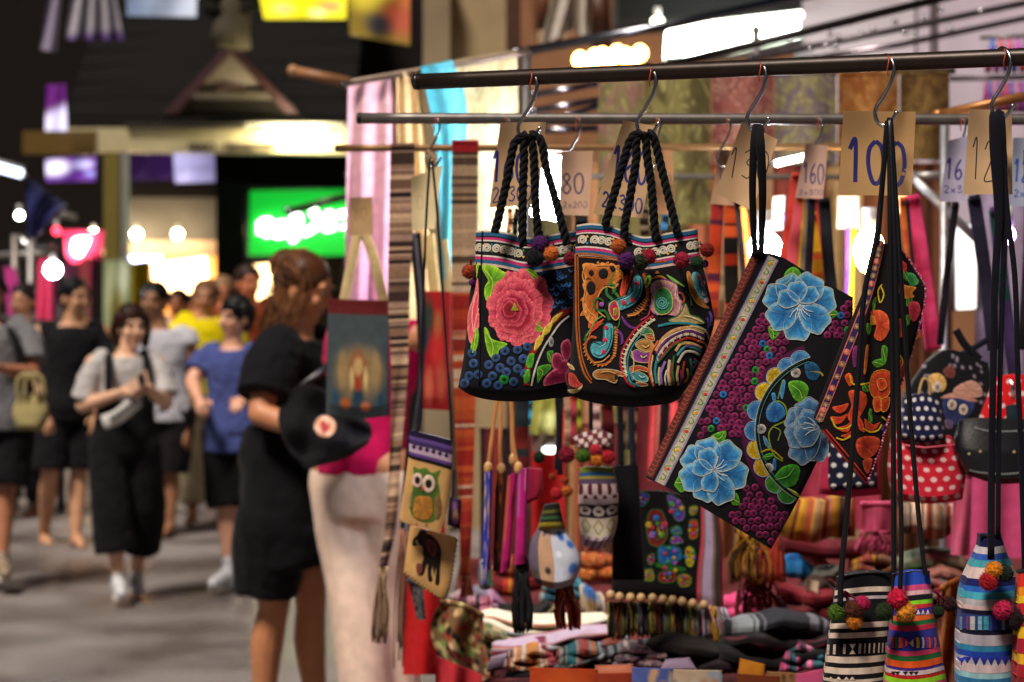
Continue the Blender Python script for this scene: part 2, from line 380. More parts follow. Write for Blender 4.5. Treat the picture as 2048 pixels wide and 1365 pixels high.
for x0, x1 in ((378, 388), (392, 401), (405, 413), (417, 429), (450, 461), (465, 473), (478, 489), (494, 502), (508, 518), (524, 533), (538, 548)):   # dark letters
    st = MB(); st.tube([P(x0, 287, 17.97), P(x0+1, 302, 17.97)], .010, '#35291c', 5); st.tube([P(x0, 288, 17.97), P(x1, 288, 17.97)], .012, '#35291c', 5); st.tube([P(x1, 288, 17.97), P(x1-2, 301, 17.97)], .010, '#35291c', 5); build('letter', st, M('ink'), fb)
part('pillar', MB().prism([(432, 362), (493, 362), (493, gy(19.5)), (432, gy(19.5))], 19.5, 20.0, '#151312'), M('wall'), t)
part('shutter_box', MB().prism([(252, 396), (432, 396), (432, 480), (252, 480)], 19.9, 20.9, '#6e6a68'), M('wall'), t)
part('awning_band', MB().prism([(254, 366), (432, 366), (432, 395), (254, 395)], 19.8, 20.8, '#1f1b1e'), M('wall'), t)
part('shop_header', pbox(160, 482, 432, 512, 19.92, .4, '#e8c4a8'), M('paint'), t)
part('display_shelf', pbox(255, 586, 425, 596, 22.6, .5, '#a98a5c'), M('wood'), t)

def bulb(px, py, d, r, col, s, label, ry=1.0, cat='lamp', parent=None, group=None, socket=True):
    o = thing('light_bulb', label, cat, P(px, py, d), group)
    build('glass_bulb', MB().ball(P(px, py, d), (r, r, r*ry), col, 16, 12), EM(col, s), o)
    if socket: c = P(px, py, d); build('socket', MB().tube([c+Vector((0, 0, r*ry*.9)), c+Vector((0, 0, r*ry+.05))], .018 if r < .06 else .03, '#bbbbbb', 8), M('plastic'), o)
    return o
for px, w in ((187, 'leftmost of three round warm downlights along the shop header'), (273, 'middle of three round warm downlights along the shop header'), (355, 'rightmost of three round warm downlights beside the black pillar')):
    bulb(px, 469, 19.6, .046, '#ffe2ae', 75, w, socket=True, group='shop downlights')
o = thing('glowing_display', 'bright warm lit display panel inside the far shop', 'lamp', P(372, 600, 23))
build('diffuser', MB().prism([(300, 524), (414, 512), (418, 600), (310, 600)], 23.0, 23.1, '#ffd79a'), EM('#ffc880', 9), o, False)
build('frame', MB().tube([P(298, 523, 23.), P(416, 510, 23.), P(420, 602, 23.), P(308, 602, 23.), P(298, 523, 23.)], .03, '#c8b090', 6), M('paint'), o)
o = thing('glowing_display', 'added smaller warm glow panel behind the man in the white top', 'lamp', P(280, 604, 22.8))  # added panel that widens the glow of the shop interior
build('diffuser', MB().prism([(246, 536), (296, 532), (300, 604), (248, 604)], 22.8, 22.9, '#ffc890'), EM('#ffb870', 4), o, False); build('frame', MB().tube([P(244, 534, 22.8), P(298, 530, 22.8), P(302, 606, 22.8), P(246, 606, 22.8), P(244, 534, 22.8)], .03, '#c8b090', 6), M('paint'), o)
o = thing('glowing_display', 'tall warm lit window below the green sign', 'lamp', P(530, 610, 20.9))
build('diffuser', MB().prism([(506, 528), (552, 526), (552, 612), (506, 612)], 20.8, 20.9, '#ffd8a0'), EM('#ffcf90', 4), o, False); build('frame', MB().tube([P(504, 526, 20.8), P(554, 524, 20.8), P(554, 614, 20.8), P(504, 614, 20.8), P(504, 526, 20.8)], .03, '#806850', 6), M('paint'), o)
o = thing('light_tube', 'cool white tube light at top of the far shop interior', 'lamp', P(285, 520, 22.4))
build('tube', MB().tube([P(250, 514, 22.4), P(322, 518, 22.4)], .05, '#cfd4ff', 10), EM('#d2d6ff', 5), o)
build('fixture', pbox(246, 500, 326, 507, 22.4, .1, '#dddddd'), M('paint'), o)
o = thing('light_tube', 'long tube light fixed along the cream fascia beam', 'lamp', P(590, 262, 17.8))
build('tube', MB().tube([P(520, 262, 17.76), P(655, 262, 17.76)], .026, '#fff4cf', 10), EM('#fff0c0', 110), o)
build('tube_shield', pbox(500, 256, 674, 267, 17.62, .02, '#cfc8b0'), M('paint'), o, False)  # added strip hiding the tube, so the beam shows only its wash

# ---- signs and banners in front of that building
o = thing('shop_sign', 'green backlit shop sign with thick white lettering', 'sign', P(594, 515, 19.0))
build('sign_face', MB().prism([(494, 376), (700, 374), (700, 516), (494, 516)], 19.0, 19.3, '#0a9a26'), EM('#06a62a', .55), o, False)
build('sign_frame', MB().tube([P(494, 376, 19), P(700, 374, 19), P(700, 516, 19), P(494, 516, 19), P(494, 376, 19)], .03, '#151515', 6), M('paint'), o)
zs = (480, 360, 8.53)
for s_ in ('350,720 350,930', '350,740 470,700 540,760 500,900 420,930', '600,760 600,930 760,920', '640,760 780,760 780,940', '930,620 930,1000', '860,650 990,620 1010,760', '1060,900 1160,880 1330,760 1300,680', '1200,590 1330,540', '1470,600 1480,880', '1470,600 1560,600 1560,860', '1680,600 1780,580 1780,640', '1760,780 1770,830', '860,1040 960,960'):
    q = zz(zs, s_); lt = MB(); lt.tube([P(x, y, 18.94) for x, y in (cr(q, 10) if len(q) > 2 else q)], .031, '#f4fff4', 8); build('letter', lt, EM('#f6fff6', 4), o)
o = thing('bracket_bar', 'dark bar slanting up in front of the green sign', 'bar', P(690, 395, 15))
build('rail', MB().tube([P(577, 424, 15), P(720, 386, 15)], .03, '#3a3130', 8), M('pipe'), o); build('bracket_end', MB().ball(P(577, 423, 15), .04, '#6f8080'), M('steel'), o)
o = build('sign_board', MB().prism([(45, 262), (190, 262), (190, 311), (45, 308)], 17.6, 17.7, '#5a440a'), M('paint'), None, False, 'plain mustard yellow sign board hung below the roof edge', 'sign')
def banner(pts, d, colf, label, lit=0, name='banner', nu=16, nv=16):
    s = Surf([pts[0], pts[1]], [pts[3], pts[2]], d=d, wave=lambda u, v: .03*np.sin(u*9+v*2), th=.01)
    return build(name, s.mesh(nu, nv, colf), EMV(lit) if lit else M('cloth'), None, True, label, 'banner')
def mix2(a, b, f):
    f = np.clip(f, 0, 1)[..., None]; return hx(a)*(1-f)+hx(b)*f
def blobs(base, spots):
    def fn(u, v):
        c = np.broadcast_to(hx(base), u.shape+(3,)).copy()
        for x, y, r, col in spots:
            k = np.clip(1.6-np.hypot((u-x), (v-y))/r*1.1, 0, 1)[..., None]; c = c*(1-k)+hx(col)*k
        return c
    return fn
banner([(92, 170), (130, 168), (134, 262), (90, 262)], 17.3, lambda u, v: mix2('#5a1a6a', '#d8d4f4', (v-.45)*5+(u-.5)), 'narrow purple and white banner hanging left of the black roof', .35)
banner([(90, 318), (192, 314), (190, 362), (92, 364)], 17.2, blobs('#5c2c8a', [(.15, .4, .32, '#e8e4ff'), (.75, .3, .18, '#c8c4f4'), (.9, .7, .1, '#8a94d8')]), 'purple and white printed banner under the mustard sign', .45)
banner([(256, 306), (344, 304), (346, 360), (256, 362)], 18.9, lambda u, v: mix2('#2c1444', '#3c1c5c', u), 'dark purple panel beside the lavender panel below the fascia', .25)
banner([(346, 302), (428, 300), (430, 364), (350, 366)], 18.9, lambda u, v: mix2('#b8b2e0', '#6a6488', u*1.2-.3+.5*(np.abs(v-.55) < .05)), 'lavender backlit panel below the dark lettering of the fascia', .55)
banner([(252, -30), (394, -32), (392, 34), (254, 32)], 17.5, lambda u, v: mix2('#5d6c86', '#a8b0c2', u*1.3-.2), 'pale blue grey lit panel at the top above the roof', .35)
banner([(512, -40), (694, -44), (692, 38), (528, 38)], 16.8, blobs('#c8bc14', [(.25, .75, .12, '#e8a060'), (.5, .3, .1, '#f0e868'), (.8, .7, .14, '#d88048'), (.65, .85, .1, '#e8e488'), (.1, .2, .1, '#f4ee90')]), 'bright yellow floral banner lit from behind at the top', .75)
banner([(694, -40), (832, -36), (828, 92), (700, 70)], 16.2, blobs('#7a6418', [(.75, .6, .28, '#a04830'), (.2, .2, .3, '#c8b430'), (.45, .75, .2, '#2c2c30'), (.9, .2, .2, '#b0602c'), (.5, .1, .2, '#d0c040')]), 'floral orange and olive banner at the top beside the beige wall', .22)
o = thing('garment', 'long pale grey cloth hanging at the top by the dark wall', 'cloth', P(110, 200, 15))
build('drape', Surf([(100, -30), (124, -30)], [(80, 100), (112, 104)], d=15, wave=lambda u, v: .05*np.sin(u*6+v), th=.01).mesh(10, 14, '#8a829a'), M('cloth'), o)
build('hanger_ring', MB().ball(P(112, -36, 15), .02, '#999999'), M('steel'), o)
o = thing('garment', 'pleated off white cloth with purple hem hanging at the top', 'cloth', P(190, 90, 15))
build('drape', Surf([(148, -30), (226, -30)], [(130, 80), (248, 80)], d=15, wave=lambda u, v: .05*np.sin(u*22+v), th=.01).mesh(40, 14, lambda u, v: mix2('#a8a3ae', '#5a3c80', (v-.82)*9+(u-.5)*.8)), M('cloth'), o)
build('hanger_ring', MB().ball(P(188, -36, 15), .02, '#999999'), M('steel'), o)
o = thing('stone_finial', 'weathered stone finial post standing on the gable ridge', 'finial', P(462, 96, 17.9))
build('shaft', MB().tube([P(460, 96, 17.9), P(462, 60, 17.9), P(466, 30, 17.9), P(464, -40, 17.9)], [.19, .17, .16, .15], '#4a4438', 10), M('wall'), o)
for sx, py in ((-1, 14), (1, 10), (-1, -14), (1, -18)): build('leaf_carving', MB().tube([P(462+sx*14, py+14, 17.85), P(462+sx*42, py, 17.85), P(462+sx*54, py-16, 17.85)], [.09, .08, .02], '#15130f', 7), M('wall'), o)

o = thing('street_column', 'tall mustard and grey column between the far shops', 'column', P(228, gy(17), 17))
build('shaft', MB().prism([(207, 304), (238, 304), (238, gy(17)), (207, gy(17))], 17, 17.3, '#6b5f24'), M('paint'), o, False)
build('pipe', MB().prism([(239, 304), (251, 304), (251, gy(17)), (239, gy(17))], 17.02, 17.2, '#7d7d78'), M('paint'), o, False)
o = thing('wooden_pole', 'orange lit wooden pole sticking out above the pink scarf', 'pole', P(690, 160, 9))
build('pole', MB().tube([P(586, 142, 9), P(700, 166, 9)], [.022, .024], '#9a6a44', 10), M('wood'), o); build('end_cap', MB().ball(P(586, 142, 9), .026, '#b08058'), M('wood'), o)

# ---- stalls down the left side
o = thing('market_stall', 'steel stall frame with upright posts at the left edge', 'frame', P(60, gy(14), 14))
for px, c in ((62, '#8a8684'), (30, '#77706c'), (122, '#55504e')): build('post', MB().tube([P(px, gy(14), 14), P(px, 470, 14)], .028, c, 8), M('pipe'), o)
build('top_rail', MB().tube([P(-40, 512, 14), P(70, 508, 14), P(130, 512, 14)], .02, '#8a8684', 8), M('pipe'), o)
build('slope_rail', MB().tube([P(66, 380, 14.2), P(108, 424, 14.2), P(152, 436, 14.2)], .024, '#a8a29a', 8), M('pipe'), o)
build('slope_rail', MB().tube([P(36, 470, 14.2), P(58, 496, 14.2), P(104, 494, 14.2)], .024, '#c8c8cc', 8), M('steel'), o)
o = thing('tarpaulin', 'crumpled blue tarpaulin hanging from the stall frame', 'tarp', P(80, 480, 13.8))
build('sheet', Surf([(52, 352), (134, 412)], [(56, 486), (90, 462)], d=13.8, wave=lambda u, v: .08*np.sin(u*11+v*5), th=.004).mesh(24, 20, lambda u, v: mix2('#081038', '#12126c', v)), M('satin'), o)
build('tie_cord', MB().tube([P(52, 352, 13.8), P(40, 338, 13.8)], .008, '#cccccc', 6), M('cloth'), o)
bulb(106, 540, 12.9, .052, '#ffffff', 40, 'large white globe bulb glowing beside the head of the man in black')
bulb(39, 431, 14.5, .026, '#ffffe8', 25, 'small white bulb under the blue tarpaulin')
o = thing('light_tube', 'slanted white tube light at the left edge above the tarpaulin', 'lamp', P(20, 345, 13.5))
build('tube', MB().tube([P(-40, 326, 13.5), P(44, 348, 13.5)], .028, '#dfe8ff', 10), EM('#dfe8ff', 2.2), o); build('fixture', MB().tube([P(-40, 318, 13.55), P(46, 341, 13.55)], .03, '#888888', 8), M('paint'), o)
o = thing('neon_sign', 'pink neon sign with glowing white heart', 'sign', P(150, 520, 15.5))
build('panel', MB().prism([(110, 460), (208, 462), (200, 520), (128, 512)], 15.5, 15.56, '#c04064'), EM('#b02c50', .32), o, False)
build('heart', MB().prism(cr(zz((0, 300, 3.79), '560,680 605,665 660,665 670,700 620,800 580,805 550,780 545,720'), 30, True), 15.4, 15.46, '#ffffff'), EM('#fff4f4', 8), o, False)
build('tube_ring', MB().tube([P(x, y, 15.42) for x, y in cr(zz((0, 300, 3.79), '470,640 500,760 570,840 660,760 720,640'), 24)], .02, '#ff5070', 8), EM('#ff4060', 2.5), o)
bulb(113, 462, 15.3, .03, '#ff3048', 4, 'small red lamp at the corner of the pink neon sign', socket=True)
def cloth(name, T, B, d, col, label, cat, L=None, R=None, wave=(.02, 12, 2), nu=24, nv=30, mat='cloth', th=.002, parts=(), ring=True, group=None, smooth=True):
    """hanging textile: the cloth and the seam roll it hangs from"""
    a, k, b = wave
    s = Surf(T, B, L, R, d=d, wave=lambda u, v: a*(.3+.7*v)*np.sin(u*k+b*v), th=th, smooth=smooth)
    o = thing(name, label, cat, P(*(np.mean(np.array(B), 0)), d if not callable(d) else float(d(B[0][0], B[0][1]))), group)
    build('fabric', s.mesh(nu, nv, col), M(mat), o)
    if ring:
        u = np.linspace(0, 1, 14); p = s.pix(u, u*0); dd = s.dep(u, u*0, p)
        c = col(u, u*0) if callable(col) else hx(col)
        build('top_fold', MB().tube([P(x, y, q) for (x, y), q in zip(p, dd)], .006, c if np.ndim(c) == 2 else c, 8), M(mat), o)
    return o, s
cloth('hanging_garment', [(8, 536), (30, 538)], [(16, 640), (56, 640)], 13.6, '#c0408c', 'magenta garment hanging behind the leftmost shopper', 'garment')
cloth('hanging_garment', [(76, 520), (104, 518)], [(72, 640), (108, 640)], 13.5, '#d43c64', 'hot pink garment hanging below the large globe bulb', 'garment')
cloth('hanging_garment', [(110, 500), (150, 498)], [(112, 640), (150, 640)], 15.8, lambda u, v: mix2('#3c2440', '#a83478', np.sin(u*14)*.5+.2), 'striped dark and magenta garment under the neon sign', 'garment')
cloth('hanging_garment', [(160, 520), (182, 520)], [(158, 640), (180, 640)], 15.6, lambda u, v: mix2('#6a8a30', '#c43c80', np.sin(u*9)*.5+.5), 'green and pink garment hanging right of the neon sign', 'garment')
cloth('hanging_garment', [(182, 512), (206, 512)], [(180, 720), (206, 720)], 15.5, '#1c1216', 'long dark garment hanging beside the column', 'garment')
cloth('hanging_garment', [(206, 524), (262, 520)], [(204, 700), (262, 700)], 16.5, blobs('#8a9a78', [(.3, .3, .3, '#a8b48c'), (.7, .2, .2, '#c8d4b8'), (.5, .6, .25, '#8c8440')]), 'pale green patterned garment hanging behind the short haired woman', 'garment')
cloth('hanging_garment', [(258, 528), (300, 522)], [(262, 620), (300, 620)], 17.5, '#c0a810', 'yellow garment hanging at the shop entrance', 'garment')

# ---- behind the textile stall
o = thing('beige_wall', 'beige rendered wall with brown corner post behind the stall', 'wall', P(930, gy(13), 13))
build('render', pbox(846, -60, 1012, gy(13), 13, .4, '#b09a76'), M('wall'), o, False); build('pilaster', pbox(846, -60, 900, gy(12.9), 12.8, .19, '#8f7f66'), M('wall'), o, False)
build('corner_post', pbox(1012, -60, 1042, gy(12.9), 12.9, .3, '#4a2c1a'), M('wood'), o, False); build('header_block', pbox(820, -60, 846, gy(13), 13.05, .3, '#141210'), M('wall'), o, False)
o = thing('shop_wall', 'brown plastered wall closing the back of the market stall', 'wall', P(1500, gy(12.5), 12.5))
build('plaster', pbox(1042, -60, 2300, gy(12.5), 12.5, .3, '#94684a'), M('wall'), o, False); build('skirting', pbox(1042, 1030, 2300, gy(12.4), 12.4, .09, '#4c3224'), M('wood'), o, False)
o = thing('shop_wall', 'lilac grey panel wall at the upper right behind the pipes', 'wall', P(1850, 460, 11))
build('panel', pbox(1592, -60, 1830, 470, 11, .1, '#cfc2cc'), M('wall'), o, False); build('panel', pbox(1836, -60, 2300, 470, 11.0, .1, '#c8b8c8'), M('wall'), o, False)
o = thing('canopy_roof', 'black canopy edge at the top over the white light box', 'canopy', P(1420, 40, 10.5))
build('canvas', MB().prism([(1236, -60), (1604, -60), (1604, 18), (1236, 46)], 10.4, 11.0, '#0d0c0e'), M('cloth'), o, False); build('edge_trim', MB().tube([P(1236, 48, 10.4), P(1604, 20, 10.4)], .02, '#222222', 8), M('cloth'), o)
o = thing('light_box', 'long bright white light box under the black canopy', 'lamp', P(1465, 118, 10))
build('diffuser', MB().prism([(1336, 60), (1598, 30), (1600, 78), (1470, 108), (1332, 118)], 10, 10.15, '#f8fff0'), EM('#f2fff0', 11), o, False)
sc = MB()
for k in range(22): sc.ball(P(1342+k*12.2, 60-k*1.42, 9.97), .022, '#ffffff', 8, 6)
build('scalloped_edge', sc, EM('#f8fff0', 4), o); build('frame_rail', MB().tube([P(1330, 122, 9.98), P(1470, 112, 9.98), P(1604, 82, 9.98)], .02, '#8c8c86', 8), M('pipe'), o)
bulb(1315, 42, 10.2, .03, '#f0ffd0', 8, 'small greenish lamp at the left end of the white light box', ry=.6)
o = thing('lamp_cluster', 'warm glowing bulbs massed along the rail left of the white light box', 'lamp', P(1220, 130, 9.6))
for k in range(9): build('bulb', MB().ball(P(1160+k*15, 116+6*math.sin(k*2.1)+(-4 if k > 2 else 4), 9.6), (.035, .03, .04), '#ffc070', 10, 8), EM('#ffb860', 14), o)
build('lamp_rail', MB().tube([P(1140, 134, 9.65), P(1300, 128, 9.65)], .02, '#554030', 8), M('pipe'), o)
o = thing('draped_cloth', 'white cloth draped over brown rails at the top centre', 'cloth', P(1140, 95, 11))
build('drape', Surf([(1062, -40), (1150, -40)], [(1066, 92), (1128, 88)], [(1062, -40), (1064, 40), (1066, 92)], [(1150, -40), (1150, 30), (1128, 88)], d=11.5, wave=lambda u, v: .06*np.sin(u*10), th=.005).mesh(24, 20, '#b8987c'), M('cloth'), o)
build('drape', Surf([(1112, -40), (1180, -40)], [(1080, 92), (1146, 60)], d=11.2, wave=lambda u, v: .06*np.sin(u*9), th=.005).mesh(24, 20, '#b8b0a8'), M('cloth'), o)
build('drape', Surf([(1150, -40), (1194, -40)], [(1150, 70), (1180, 72)], d=11.0, wave=lambda u, v: .06*np.sin(u*9), th=.005).mesh(24, 20, '#c8beb4'), M('cloth'), o)
build('rail', MB().tube([P(1088, -40, 11.3), P(1084, 60, 11.3)], .035, '#5a3018', 8), M('wood'), o); build('rail', MB().tube([P(1196, -40, 11.4), P(1204, 100, 11.4)], .06, '#4a2818', 8), M('wood'), o)

# ------------------------------------------------------------------ people
def bake(name, mb, mat, parent, voxel=.007, smooth=3, disp=0, dscale=.12, disp2=0):
    o = build(name, mb, mat, parent)
    r = o.modifiers.new('r', 'REMESH'); r.mode = 'VOXEL'; r.voxel_size = voxel; r.use_smooth_shade = True
    if smooth: q = o.modifiers.new('s', 'SMOOTH'); q.factor = .5; q.iterations = smooth
    for k, (st, sc_) in enumerate(((disp, dscale), (disp2, dscale*.3))):
        if st:
            tx = bpy.data.textures.new('folds', 'CLOUDS'); tx.noise_scale = sc_; tx.noise_depth = 2
            dm = o.modifiers.new('d%d' % k, 'DISPLACE'); dm.texture = tx; dm.strength = st; dm.mid_level = .5; dm.texture_coords = 'LOCAL'
    bpy.context.view_layer.update()
    me = bpy.data.meshes.new_from_object(o.evaluated_get(bpy.context.evaluated_depsgraph_get()))
    o.modifiers.clear(); old = o.data; o.data = me; me.name = name; bpy.data.meshes.remove(old)
    if not len(me.materials): me.materials.append(mat)
    return o
def loft(mb, cs, wd, s, f, seg=20):
    a = np.linspace(0, 2*np.pi, seg, endpoint=False); s, f = np.array(s), np.array(f)
    pts = np.array([np.array(tuple(c))+np.outer(np.cos(a), s)*w+np.outer(np.sin(a), f)*q for c, (w, q) in zip(cs, wd)])
    k = mb.n; mb.grid(pts, hx('#888888'), True); n = len(cs)
    mb.f.append(tuple(k+i for i in range(seg))); mb.f.append(tuple(k+(n-1)*seg+i for i in range(seg))[::-1]); return mb
def limb(mb, pts, rs, n=18, seg=12, end=True):
    p = cr([tuple(q) for q in pts], n) if len(pts) > 2 else np.array([tuple(pts[0]), tuple(pts[1])])
    rr = np.interp(np.linspace(0, 1, len(p)), np.linspace(0, 1, len(rs)), rs); mb.tube(p, rr, '#888888', seg)
    mb.ball(p[0], rr[0]*.98)
    if end: mb.ball(p[-1], rr[-1]*.98)
    return mb
def hand(mb, w, dirv, nrm, s=1.0, curl=.6, thumb=1):
    """palm and five bent fingers from wrist w towards dirv; nrm = back of the hand"""
    d = Vector(dirv).normalized(); n = Vector(nrm); n = (n-d*n.dot(d)).normalized(); q = d.cross(n)
    limb(mb, [w, w+d*.045*s, w+d*.085*s], [.024*s, .034*s, .030*s]); mb.ball(w+d*.055*s, (.036*s, .030*s, .030*s))
    for k, (ln, o) in enumerate(((.066, -.030), (.076, -.010), (.071, .010), (.055, .030))):
        b = w+d*.082*s+q*o*s*thumb; c1 = curl; e1 = b+(d*math.cos(c1*.5)-n*math.sin(c1*.5))*ln*.5*s; e2 = e1+(d*math.cos(c1*1.5)-n*math.sin(c1*1.5))*ln*.55*s
        limb(mb, [b-d*.015*s, e1, e2], [.0095*s, .009*s, .0075*s], 8, 8)
    b = w+d*.03*s-q*.030*s*thumb; e = b+(d*.6-q*thumb*.8).normalized()*.035*s; limb(mb, [b, e, e+(d*.9-n*.4).normalized()*.032*s], [.012*s, .011*s, .008*s], 8, 8)
class Fig: pass
def person(label, d, H, yaw, head, neck, pelvis, arms, legs, skin, sw=.19, hyaw=None, voxel=.0075, tilt=0., group='shoppers in the street', wide=1.0, bare=False, curl=.7, feet=True):
    z = Fig(); z.d = d; s = H/1.7; z.s = s; z.skin = skin; z.voxel = voxel; z.wide = wide
    pp = lambda q: P(q[0], q[1], d+(q[2] if len(q) > 2 else 0))
    z.neck, z.pel, z.head = pp(neck), pp(pelvis), pp(head); y = math.radians(yaw)
    z.S = Vector((math.cos(y), math.sin(y), 0)); z.F = Vector((math.sin(y), -math.cos(y), 0))
    hy = math.radians(yaw if hyaw is None else hyaw); z.hS = Vector((math.cos(hy), math.sin(hy), 0)); z.hF = Vector((math.sin(hy), -math.cos(hy), 0))
    if tilt: R = Matrix.Rotation(tilt, 3, z.hS); z.hF = R @ z.hF; z.hU = R @ Vector((0, 0, 1))
    else: z.hU = Vector((0, 0, 1))
    sg = 1 if z.S.x >= 0 else -1                                   # image-left limb first
    z.sh = [z.neck-z.S*sg*sw*s*.92+Vector((0, 0, -.055*s)), z.neck+z.S*sg*sw*s*.92+Vector((0, 0, -.055*s))]
    z.hip = [z.pel-z.S*sg*.092*s, z.pel+z.S*sg*.092*s]
    z.arm = [(z.sh[k], pp(a[0]), pp(a[1])) for k, a in enumerate(arms)]; z.leg = [(z.hip[k], pp(l[0]), pp(l[1])) for k, l in enumerate(legs)]
    base = Vector((z.pel.x, d, 0)); z.o = thing('person', label, 'person', base, group)
    m = MB(); up = z.neck-z.pel
    loft(m, [z.pel+up*t for t in (-.18, -.08, .05, .22, .42, .66, .84, .95, 1.0, 1.06)],
         [(w*s*wide, q*s*wide) for w, q in ((.10, .08), (.155, .115), (.165, .118), (.145, .10), (.132, .095), (.155, .112), (.168, .105), (.135, .085), (.065, .062), (.05, .05))], z.S, z.F)
    limb(m, [z.neck-up.normalized()*.03, z.neck.lerp(z.head, .35), z.head-z.hU*.06*s], [.062*s, .052*s, .052*s])
    h = z.head; rot = np.array([z.hS, z.hF, z.hU]).T
    m.ball(h+z.hU*.022*s-z.hF*.008*s, (.074*s, .092*s, .095*s), nu=24, nv=18, rot=rot); m.ball(h-z.hU*.045*s+z.hF*.022*s, (.056*s, .062*s, .070*s), nu=20, nv=14, rot=rot)
    m.ball(h-z.hU*.098*s+z.hF*.058*s, (.022*s, .018*s, .018*s), rot=rot)
    limb(m, [h+z.hU*.012*s+z.hF*.080*s, h-z.hU*.028*s+z.hF*.100*s], [.009*s, .015*s])
    for k in (-1, 1):
        m.ball(h+z.hS*k*.076*s-z.hU*.012*s-z.hF*.008*s, (.011*s, .02*s, .032*s), rot=rot); m.ball(h+z.hS*k*.036*s-z.hU*.03*s+z.hF*.068*s, (.022*s, .018*s, .022*s), rot=rot)
        m.ball(h+z.hS*k*.028*s+z.hU*.026*s+z.hF*.080*s, (.022*s, .012*s, .009*s), rot=rot)
    for k, (a, e, w) in enumerate(z.arm):
        limb(m, [a, a.lerp(e, .5), e], [.056*s, .050*s, .042*s]); mid = e.lerp(w, .35); limb(m, [e, mid, w], [.042*s, .041*s, .026*s])
        c = curl if not isinstance(curl, (tuple, list)) else curl[k]
        dv = (w-e).normalized(); hand(m, w, dv, Vector((0, -.5, .8)) if abs(dv.z) < .8 else z.F, s*.98, c, 1 if k == 0 else -1)
    for a, k_, an in z.leg:
        limb(m, [a, a.lerp(k_, .45), k_], [.088*s, .078*s, .056*s]); cal = k_.lerp(an, .32)-z.F*.012*s; limb(m, [k_, cal, k_.lerp(an, .75), an], [.054*s, .058*s, .040*s, .034*s])
        if feet:
            toe = an+z.F*.165*s; toe.z = an.z-.055*s; hl = an-z.F*.045*s; hl.z = an.z-.05*s
            limb(m, [hl, an+z.F*.03*s+Vector((0, 0, -.035*s)), toe], [.032*s, .036*s, .026*s])
    z.body = bake('body', m, M('skin', skin), z.o, voxel, 3)
    e = MB()
    for k in (-1, 1): e.ball(h+z.hS*k*.031*s+z.hU*.004*s+z.hF*.083*s, (.010*s, .006*s, .004*s), '#8c7c72', rot=rot); e.ball(h+z.hS*k*.031*s+z.hU*.004*s+z.hF*.088*s, (.0065*s, .006*s, .0065*s), '#120a08', rot=rot)
    for k in (-1, 1): e.ball(h+z.hS*k*.032*s+z.hU*.03*s+z.hF*.089*s, (.020*s, .006*s, .004*s), '#17100c', rot=rot)
    build('eyes', e, M('plastic'), z.body)
    build('lips', MB().ball(h-z.hU*.062*s+z.hF*.081*s, (.017*s, .008*s, .0055*s), '#8a3a34', rot=rot), M('skin', '#a8604e'), z.body); return z
def torso_cloth(z, col, t0=0., t1=.97, inf=.022, sleeve=.55, slr=.068, flare=0., mat='cloth', name='shirt', straps=False):
    s = z.s; m = MB(); up = z.neck-z.pel; ts = np.linspace(t0, t1, 9)
    W = np.interp(ts, [-.3, 0, .05, .22, .42, .66, .84, .95, 1], [.165, .165, .168, .15, .142, .158, .172, .15, .085])+inf
    Q = np.interp(ts, [-.3, 0, .05, .22, .42, .66, .84, .95, 1], [.12, .12, .12, .108, .105, .115, .108, .09, .075])+inf
    fl = np.clip(1-(ts-t0)/.5, 0, 1)*flare; W, Q = (W+fl)*s*z.wide, (Q+fl)*s*z.wide
    loft(m, [z.pel+up*t for t in ts], list(zip(W, Q)), z.S, z.F, 28)
    if sleeve:
        for a, e, w in z.arm:
            q = a.lerp(e, sleeve) if sleeve <= 1 else e.lerp(w, sleeve-1)
            limb(m, [a+(z.neck-a)*.25, a.lerp(q, .4), q], [slr*s*.95, slr*s, slr*s*1.08], end=False)
    return bake(name, m, M(mat, col), z.o, .010, 2, .020, .12, .010)
def leg_cloth(z, col, frac=.85, r0=.105, r1=.10, mat='cloth', name='shorts', top=.16, inf=.018):
    s = z.s; m = MB(); up = z.neck-z.pel
    loft(m, [z.pel+up*t for t in (-.16, -.06, .05, top)], [(w*s*z.wide, q*s*z.wide) for w, q in ((.12+inf, .10+inf), (.165+inf, .125+inf), (.168+inf, .128+inf), (.15+inf, .11+inf))], z.S, z.F, 28)
    for a, k, an in z.leg:
        q = a.lerp(k, frac) if frac <= 1 else k.lerp(an, frac-1); pts = [a, a.lerp(q, .5) if frac <= 1 else k, q]
        limb(m, pts, [r0*s, (r0+r1)/2*s, r1*s], end=False)
    return bake(name, m, M(mat, col), z.o, .011, 2, .016, .09, .006)
